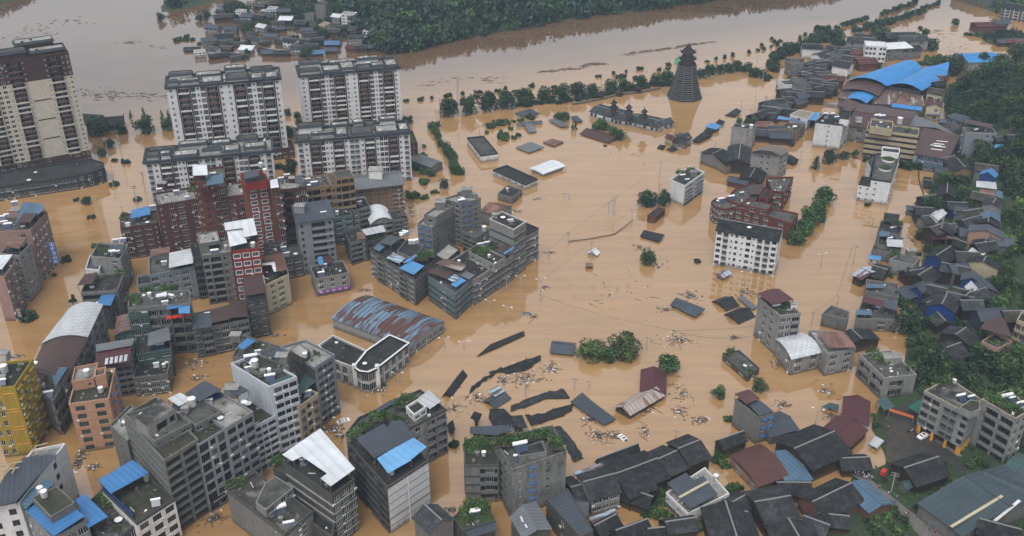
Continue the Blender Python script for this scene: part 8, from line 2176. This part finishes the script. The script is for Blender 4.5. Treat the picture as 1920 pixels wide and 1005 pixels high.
tree('T11',(950,120),60,'low','leaf_mid',label='bush among driftwood behind the tan metal roofed block, left',name='bush'); tree('T11',(880,120),90,'low','leaf_mid',label='wide bush among driftwood right of the tan metal roofed block',name='bush',tall=1.3); tree('T11',(1005,85),56,'low',label='bush left of the round one in the flooded lane',name='bush'); tree('T11',(1062,62),66,label='round bush in the flooded lane behind the concrete pair',name='bush'); tree('T11',(940,35),80,'low','leaf_mid',label='bush row end beside the tan metal roofed block',name='bush')
  # village and far bank
tree('v',(560,115),240,'round',label='huge dark tree looming over the village across the river',tall=.55); tree('v',(650,120),120,label='dark tree right of the huge village tree',tall=.8)
tree('v',(250,185),80,label='left tree of the drowned pair off the village'); tree('v',(318,185),85,label='taller right tree of the drowned pair off the village',tall=1.4); tree('T00',(910,122),54,label='lone round tree off the far bank at the upper left')
for x,y,w in ((60,355,90),(120,350,80),(190,350,60),(140,315,50),(240,385,50)):tree('v',(x,y),w,'low',label='low drowned shrub off the village shore',group='shrubs off the village',name='bush')
for x,y,w in ((1180,500,140),(1120,495,70),(640,290,90),(680,300,80),(390,420,70),(870,290,80),(1320,330,110),(1250,300,90),(1440,380,80),(1850,460,180),(1900,420,160),(1090,130,120),(1020,110,90),(1420,130,130),(660,470,60),(480,260,60)):tree('v',(x,y),w,'round',label='dark tree among the houses of the village across the river',group='village trees',z0='t')
vr_=random.Random(31)
for i in range(70):
    x,y=vr_.uniform(420,1650),vr_.uniform(90,440)
    tree('v',(x,y+8),vr_.uniform(40,80),'round','leaf_dark',label='dark tree among the houses of the village across the river',group='village trees',z0='t')
for i in range(40):
    x,y=vr_.uniform(300,900),vr_.uniform(300,900)
    if y > 1150-x*.9 and y < 1450-x:tree('o',(x,y),vr_.uniform(35,70),'round','leaf_mid',label='tree growing among the tiled houses of the upper town',group='trees in the upper town')
  # slope trees
TS='trees on the wooded slope'
for x,y,w,m_ in ((250,575,290,'leaf_dark'),(340,240,150,'leaf_mid'),(440,290,190,'leaf_dark'),(520,260,160,'leaf_dark'),(600,400,170,'leaf_mid'),(560,500,170,'leaf_mid'),(640,520,120,'leaf_mid'),(965,600,190,'leaf_dark'),(950,840,170,'leaf_bright'),(1040,760,160,'leaf_mid'),(545,985,130,'leaf_bright'),(1065,480,150,'leaf_bright'),(1000,330,200,'leaf_dark'),(1060,200,220,'leaf_dark'),(950,230,160,'leaf_dark'),(1050,640,200,'leaf_dark'),(120,760,130,'leaf_mid'),(160,640,90,'leaf_mid'),(1000,920,160,'leaf_mid')):
    tree('t',(x,y),w,'round',m_,label='leafy tree between houses on the wooded slope' if m_ != 'leaf_bright' else 'bright yellow green tree on the wooded slope',group=TS,z0='t')
for x,y,w,m_ in ((595,470,100,'leaf_mid'),(830,500,170,'leaf_dark'),(905,490,140,'leaf_dark'),(1000,470,160,'leaf_dark'),(1090,430,200,'leaf_dark'),(1130,350,160,'leaf_dark')):
    tree('r',(x,y),w,'round',m_,label='dark tree below the grey apartment house at the hill foot',group='trees at the hill foot',z0='t')
for x,y,w,m_ in ((480,470,240,'leaf_dark'),(560,420,200,'leaf_dark'),(500,330,130,'leaf_dark'),(700,420,150,'leaf_mid'),(640,640,130,'leaf_mid'),(560,660,120,'leaf_mid'),(700,760,260,'leaf_dark'),(830,740,150,'leaf_mid'),(620,840,200,'leaf_dark'),(1060,650,180,'leaf_mid'),(1180,680,200,'leaf_mid'),(1100,780,260,'leaf_dark'),(1340,800,160,'leaf_dark'),(1250,820,220,'leaf_mid'),(950,820,220,'leaf_dark'),(1060,270,150,'leaf_dark'),(1190,310,180,'leaf_mid'),(1040,290,120,'leaf_mid'),(1280,130,180,'leaf_mid'),(1380,700,180,'leaf_mid'),(520,560,110,'leaf_mid'),(470,250,120,'leaf_mid'),(500,220,130,'leaf_dark'),(1000,900,160,'leaf_mid'),(1240,250,120,'leaf_bright')):
    tree('u',(x,y),w,'round',m_,label='leafy tree in the gardens of the lower slope' if m_ != 'leaf_bright' else 'bright green tree in the gardens of the lower slope',group='trees in the lower slope gardens',z0='t')
for x,y,w in ((445,500,100),(400,640,90),(660,300,100),(690,350,90),(640,180,70)):tree('s',(x,y),w,'low','leaf_mid',label='shrub along the shore below the wooded slope',group='shrubs along the slope shore',name='bush',z0='t')
for fr,l in (('w',((960,720,130),(1030,700,140),(1090,770,130),(1000,790,120),(930,690,90),(930,860,130),(1000,850,120),(1090,920,180),(1150,970,140),(1330,990,140),(1270,960,90))),('x',((160,560,110),(190,600,90),(180,520,100),(240,770,110),(270,730,80),(260,820,90),(0,950,80),(600,745,50)))):
    for x,y,w in l:tree(fr,(x,y),w,'low','leaf_mid',label='garden shrub between the black tiled houses at the lower right',group='garden shrubs at the lower right',name='bush',tall=1.5)
for x,y,w in ((200,230,60),(225,280,60),(300,245,50),(150,860,120),(250,900,120),(330,860,90),(420,745,60),(470,750,60),(540,740,60),(610,715,60),(700,690,70),(780,660,70),(850,630,60),(410,790,50),(470,830,60),(540,880,60),(600,930,60),(650,970,60),(780,510,50),(830,610,60),(130,560,40),(230,640,50),(270,650,50)):tree('y',(x,y),w,'low','leaf_mid' if w < 100 else 'leaf_bright',label='weedy shrub beside the lane and parking yard',group='weeds along the lane',name='bush',z0=.9,tall=.9)
  # ---------------------------------------------------------------- debris, driftwood
DRN=random.Random(21)
def debris(fr,p,rx,ry,n,label,name='floating_debris',white=.3):
    c=gp(fr,p,0); s=1/(FR[fr][2]*pxm(c)); m=MB()
    fs=1/math.sin(math.atan2(CAMH,math.hypot(c.x,c.y)))
    for _ in range(n):
        a=DRN.random()*6.28; r=abs(DRN.gauss(0,.55))
        q=c+Vector((math.cos(a)*r*rx*s,math.sin(a)*r*ry*s*fs,0)); b=DRN.random()*3.14; t=DRN.random(); d=Vector((math.cos(b),math.sin(b)))
        if t < .5:l=DRN.uniform(.4,1.2)+DRN.random()**3*3; m.beam((q.x-d.x*l/2,q.y-d.y*l/2,.06),(q.x+d.x*l/2,q.y+d.y*l/2,DRN.uniform(.05,.25)),DRN.uniform(.05,.14),DRN.choice((0,0,1,4,4)))
        elif t < .5+white:m.obox(q,d,DRN.uniform(.2,.8),DRN.uniform(.15,.5),-.05,DRN.uniform(.05,.25),DRN.choice((2,3,1,0,4,1)))
        else:
            e=[Vector((q.x+DRN.uniform(-.6,.6),q.y+DRN.uniform(-.6,.6),DRN.uniform(.03,.3))) for _ in range(4)]; m.face(e,DRN.choice((0,1,0,4)))
    o=build(m,name,['wood','wood_grey','white_paint','cloth_pale','black'],None,tuple(c)); tag(o,label,None,None,'stuff')
for fr,x,y,rx,ry,n,lb in (('T22',70,120,130,60,130,'planks and white scraps floating by the black roof strips'),('T22',215,60,50,40,70,'pale wreckage heap beside the bent black roof'),('T22',440,350,60,30,60,'wreckage along the dark slate double roof'),('T22',480,440,70,40,90,'white and purple rubbish heap above the black roof row'),('T22',570,440,60,35,70,'broken timber beside the drowned white car'),('T22',740,300,110,30,80,'scraps along the rusty end of the maroon hall'),('T22',960,200,90,70,70,'driftwood right of the maroon hall'),('T22',940,310,50,30,60,'raft of sticks below the maroon hall'),('T22',1060,360,80,25,60,'tangle of planks left of the slim concrete house'),('T22',750,420,30,50,40,'driftwood near the black roof row end'),
        ('T21',940,905,120,40,140,'white rubbish raft around a pole above the maroon hall'),('T21',1010,660,70,35,90,'broken timber heap above the slate blue roof slab'),('T21',860,735,70,20,50,'scattered boards left of the slate blue roof slab'),('T21',1310,640,80,25,70,'rubbish strip beside the black gabled roofs'),('T21',1255,895,60,14,40,'thin line of driftwood left of the beige tower house'),('T21',720,385,60,25,30,'few branches left of the lone round tree'),('T21',820,500,40,40,25,'twigs trailing right of the lone round tree'),('T21',215,415,50,8,25,'driftwood by the grey end block'),('T21',185,615,25,14,25,'pinkish rags floating near the lamp posts',),('T21',120,775,40,16,30,'scraps around the dark van roof'),('T21',150,115,50,12,25,'branches below the small square grey house'),('T21',30,185,30,12,30,'driftwood behind the grey block'),
        ('T12',680,180,80,30,70,'rubbish in front of the white corner building'),('T12',430,400,70,40,110,'rubbish raft around the drowned white car in the channel'),('T12',470,440,60,30,70,'drift heap below the blue grey block'),('T12',1110,280,90,60,60,'scattered scraps between the black roofs'),('T12',1250,230,60,40,50,'scraps near the slate roof with blue panels'),('T12',1100,860,60,20,40,'rubbish at the corner of the green planted roof'),('T12',1390,130,40,40,60,'wreckage between black roof strips'),
        ('T11',870,190,60,60,140,'pale driftwood jam beside the grey concrete house'),('T11',610,628,50,10,40,'boards drifting by the five storey grey flats'),('T11',110,880,40,14,30,'scraps beside the dark tall house'),
        ('h',920,600,170,70,110,'driftwood scattered in the inner flooded yard'),('h',950,750,70,40,50,'drift boards near the slate roof shelter'),('l',720,330,70,120,120,'rubbish jam between the white house and peach block'),('l',860,370,80,30,60,'curved line of sticks below the peach block'),('m',450,860,170,70,120,'rubbish in the alley below the bare frame building'),('k',690,960,60,60,40,'scraps at the foot of the peach block'),('g',150,545,60,14,40,'reddish debris behind the yellow building'),('e',430,720,40,150,80,'rubbish along the flooded lane by the arched roof'),
        ('T32',60,40,60,40,60,'scraps left of the arched roof house'),('T32',330,190,60,40,60,'driftwood in front of the dull red roofs'),('T32',350,330,50,30,50,'white scraps beside the lower dull red roof'),('T32',80,270,60,30,60,'rubbish behind the slim concrete house'),('s',600,330,60,80,40,'driftwood at the grassy shore below the slope'),('r',370,720,40,60,80,'white scum and scraps by the flooded lane wall'),('T20',700,880,200,90,14,'few sticks adrift in the wide flood'),('T21',560,640,400,240,60,'tiny scraps dotted over the open flood'),('T20',300,610,40,10,14,'boards adrift below the riverside trees'),
        ('y',270,255,40,40,60,'white sacks heaped at the yard edge'),('y',590,930,60,60,40,'litter in the weeds beside the huge hall'),('u',460,960,110,30,60,'timber stacked behind the green gate canopy'),('y',20,570,40,60,50,'clutter on the slatted yard of the largest tiled house')):
    debris(fr,(x,y),rx,ry,n,lb)
def drift(fr,pts,n,label,w=5):
    m=MB(); P=[gp(fr,p,0) for p in pts]
    for i in range(n):
        t=DRN.random()*(len(P)-1); j=int(t); q=P[j].lerp(P[j+1],t-j)+Vector((DRN.gauss(0,w),DRN.gauss(0,w*.6),0)); d=(P[j+1]-P[j]).normalized(); l=DRN.uniform(.8,3.6)
        m.beam((q.x-d.x*l/2,q.y-d.y*l/2,.05),(q.x+d.x*l/2,q.y+d.y*l/2+DRN.uniform(-1,1),.1),DRN.uniform(.08,.3),DRN.choice((0,1,1)))
    o=build(m,'driftwood',['wood','wood_dull'],None,tuple(P[0])); tag(o,label,None,None,'stuff')
drift('T20',[(160,405),(250,395),(380,385),(440,360),(510,362)],150,'thin line of driftwood on the river left of the drum tower',2)
drift('T20',[(640,308),(720,292),(800,285),(900,270),(1000,252),(1140,236)],190,'long line of driftwood on the river behind the drum tower',2)
drift('T00',[(440,495),(560,535),(660,535),(740,540),(870,545)],110,'driftwood patches on the river above the gate hall',6)
drift('T00',[(20,235),(120,200),(280,140),(400,115)],70,'driftwood streak on the river above the cream tower',9)
drift('T00',[(680,240),(760,240),(950,275)],25,'sparse driftwood in mid river',3)
drift('T10',[(820,490),(1160,445),(1290,455),(1400,435)],40,'sparse driftwood on the river right of the white blocks',5)
drift('T30',[(740,155),(960,175),(1080,250),(1000,295)],60,'driftwood between the upper town and the far island',8)
  # ---------------------------------------------------------------- poles, lamps, mast, signs, cables
PG='power poles standing in the flood'
def pole(fr,base,top,kind='pole',z0=0.0,group=PG):
    p=gp(fr,base,z0); h=max(3,solve_h(fr,(base[0],top),base,z0)); lamp=kind == 'lamp'
    b=thing('street_lamp' if lamp else 'power_pole',('pale street lamp with two arms rising from the flood' if lamp else 'concrete power pole with crossarms rising from the flood'),'street lamp' if lamp else 'power pole',(p.x,p.y,z0),'street lamps in the flood' if lamp else group,DRN.uniform(-.5,.5)); WL[b.name]=(0,0,0)
    m=MB(); m.tube((0,0,-2),(0,0,h),.2,0,7,.13); build(m,'mast',['pole_grey'],b)
    if lamp:
        for s in (-1,1):
            m=MB(); m.tube((0,0,h-.3),(s*1.7,0,h+.5),.08,0,6); a=build(m,'arm',['pole_grey'],b); m=MB(); m.box(s*1.7-.4,-.15,h+.42,s*1.7+.4,.15,h+.6); build(m,'lamp_head',['white_paint'],a)
    else:
        for k in range(2 if h > 6 else 1):
            m=MB(); m.beam((-1.1,0,h-.3-k*.9),(1.1,0,h-.3-k*.9),.14); a=build(m,'crossarm',['frame_dark'],b)
            for x in (-1,-.4,.4,1):m=MB(); m.cyl((x,0),.06,h-.23-k*.9,h+.02-k*.9,0,6); build(m,'insulator',['white_paint'],a)
    return b
for fr,l in (('T21',((315,372,300),(445,445,350),(542,195,130),(566,205,110),(576,205,98),(672,262,170),(715,235,213),(828,82,30),(905,942,850),(756,962,890),(42,775,650),(1130,362,318),(292,115,80),(318,115,82),(205,455,435))),('T11',((965,985,908),(1410,635,552),(1382,800,780))),('T31',((478,478,370),(245,822,752),(387,712,655),(585,268,220))),('T00',((612,885,775),(690,905,760),(664,790,735),(805,1000,965))),('T01',((640,55,-10),(772,155,40),(556,182,105),(690,190,165))),('b',((238,432,245),(315,305,112),(15,215,140))),('T20',((830,1000,900),(1054,935,845),(1368,575,478),(1288,615,568),(502,482,412),(1424,625,542),(1340,665,615),(1066,905,875),(1410,450,400))),('T10',((1035,615,553),(1015,692,618),(1258,758,708))),('T30',((45,505,440),(186,470,395),(1035,505,470))),('o',((70,780,655),(172,600,505),(235,490,450),(297,470,420))),('q',((440,200,115),(275,360,265),(870,560,468),(135,470,405),(10,560,465))),('T22',((75,218,118),(350,175,118),(432,172,130))),('w',((1190,180,140),))):
    for x,y,t_ in l:pole(fr,(x,y),t_)
for fr,x,y,t_ in (('T21',47,630,552),('T21',160,690,568),('T21',1308,602,530),('T11',1317,748,688),('T11',1415,795,725),('T11',1058,952,900),('T11',1170,960,920),('T31',296,495,428),('T20',755,452,402),('T20',1138,405,338),('T12',800,145,92),('T12',475,412,350),('T32',265,388,295),('T20',1380,350,290),('T30',1160,600,560)):pole(fr,(x,y),t_,'lamp')
bl_=pole('y',(320,715),588,'pole',1.0); bl_['label']='concrete pole with crossarms beside the crowded lane'; del bl_['group']
b=thing('radio_mast','slender pale lattice mast rising from the tree line by the river','mast',tuple(gp('T10',(1138,645),0))); WL[b.name]=(0,0,0)
hM=solve_h('T10',(1138,430),(1138,645)); m=MB()
for i in range(14):
    z0_,z1_=hM*.85*i/14,hM*.85*(i+1)/14; r0,r1=1.3-.9*i/14,1.3-.9*(i+1)/14
    A=[Vector((r0*math.cos(a),r0*math.sin(a),z0_)) for a in (0,2.09,4.19)]; B_=[Vector((r1*math.cos(a),r1*math.sin(a),z1_)) for a in (0,2.09,4.19)]
    for j in range(3):m.beam(A[j],B_[j],.16); m.beam(A[j],B_[(j+1) % 3],.1)
build(m,'lattice',['steel'],b); m=MB(); m.tube((0,0,hM*.8),(0,0,hM),.1); build(m,'antenna',['steel'],b)
def road_sign(fr,P,label,mat,base):
    p=gp(fr,base,0); hh_=solve_h(fr,(base[0],P[1]),base); h2=solve_h(fr,(base[0],P[0]),base); w_=P[2]/FR[fr][2]/pxm(p)
    b=thing('road_sign',label,'road sign',(p.x,p.y,0),None,.15); WL[b.name]=(0,0,0)
    m=MB(); m.box(-w_/2,-.1,hh_,w_/2,.1,h2)
    for r in range(3):
        for k in range(2+r):
            x0=-w_*.4+k*w_*.8/(2+r); z_=h2-(h2-hh_)*(.25+.25*r); m.face([(x0,-.11,z_-.2),(x0+w_*.5/(2+r),-.11,z_-.2),(x0+w_*.5/(2+r),-.11,z_+.2),(x0,-.11,z_+.2)],1)
    build(m,'panel',[mat,'sign_white'],b)
    for s in (-1,1):m=MB(); m.tube((s*w_*.35,.25,-2),(s*w_*.35,.25,h2-.1),.18,0,8); build(m,'post',['pole_grey'],b)
road_sign('T20',(325,362,44),'green road sign board half hidden by the drum tower','sign_green',(932,410))
road_sign('T20',(470,490,24),'small blue sign in the tree line left of the drum tower','sign_bluebright',(577,500))
def cable(fr,pts,hs,label,sag=.6):
    P=[gp(fr,p,h) for p,h in zip(pts,hs)]; m=MB()
    for a,c in zip(P,P[1:]):
        k=12; prev=a
        for i in range(1,k+1):
            t=i/k; q=a.lerp(c,t); q.z=max(.1,q.z-4*sag*t*(1-t)); m.tube(prev,q,.045,0,4); prev=q
    o=build(m,'power_cable',['black'],None,tuple(P[0])); tag(o,label,'cable','cables slung over the flood')
cable('T21',[(0,590),(400,735),(905,852),(1360,830)],[6,6,7,7],'long cable crossing the open flood to the beige tower house')
cable('T21',[(316,305),(540,135),(760,-20)],[6,6,6],'cable running from the grey end block up the flood')
cable('T21',[(200,400),(316,305)],[4,6],'short cable at the grey end block')
cable('T21',[(50,655),(445,355),(672,172)],[8,7,7],'cable over the white tent shaped shelter')
cable('T31',[(245,755),(387,658),(478,375)],[6,6,8],'cable along the east channel')
cable('T21',[(905,855),(1180,900),(1360,880)],[7,3,6],'low cable above the slate blue roof slab')
m=MB(); P=[gp('T21',p,z_) for p,z_ in (((318,352),.4),((420,340),.3),((575,312),.3),((640,265),.5),((680,232),1.5))]
for a,c in zip(P,P[1:]):m.tube(a,c,.22,0,5)
o=build(m,'fallen_pole',['wood_dull'],None,tuple(P[0])); tag(o,'long bent fallen line lying across the open flood','fallen line')
m=MB(); P=[gp('r',p,.2) for p in ((288,560),(285,610),(300,670),(325,740),(330,770),(280,800),(250,825))]
for a,c in zip(P,P[1:]):m.tube(a,c,.25,0,6)
o=build(m,'floating_hose',['black'],None,tuple(P[0])); tag(o,'black hose snaking on the water by the flooded lane','hose')
m=MB(); P=[gp('T20',p,.5) for p in ((340,585),(420,572),(520,552),(600,530),(690,522),(770,508),(832,496))]
for a,c in zip(P,P[1:]):m.beam(a,c,1.6,0,1.2)
o=build(m,'river_wall',['concrete'],None,tuple(P[0])); tag(o,'long low grey wall awash below the riverside trees','wall')
b=thing('riverside_kiosk','small dark tiled kiosk on the low riverside wall','kiosk',tuple(gp('T20',(495,555),0)),'kiosks on the riverside wall')
for i,px in enumerate(((495,556),(602,540),(708,522))):
    c=gp('T20',px,0); n_=b if i == 0 else thing('riverside_kiosk','small dark tiled kiosk on the low riverside wall','kiosk',tuple(c),'kiosks on the riverside wall')
    m=MB(); skirt(m,c,3.2,.3,2.6,4.6,.2,4); m.m=[0]*len(m.m); build(m,'roof',['tile'],n_); m=MB(); m.hexa([Vector((v.x,v.y)) for v in ngon(c,2.2,0,4)],-1,2.7); build(m,'wall',['wood_dark'],n_)
if __name__ == '__main__':
    import os
    if os.environ.get('SCENE_LOG'):
        for r in LOGH:print(*r)
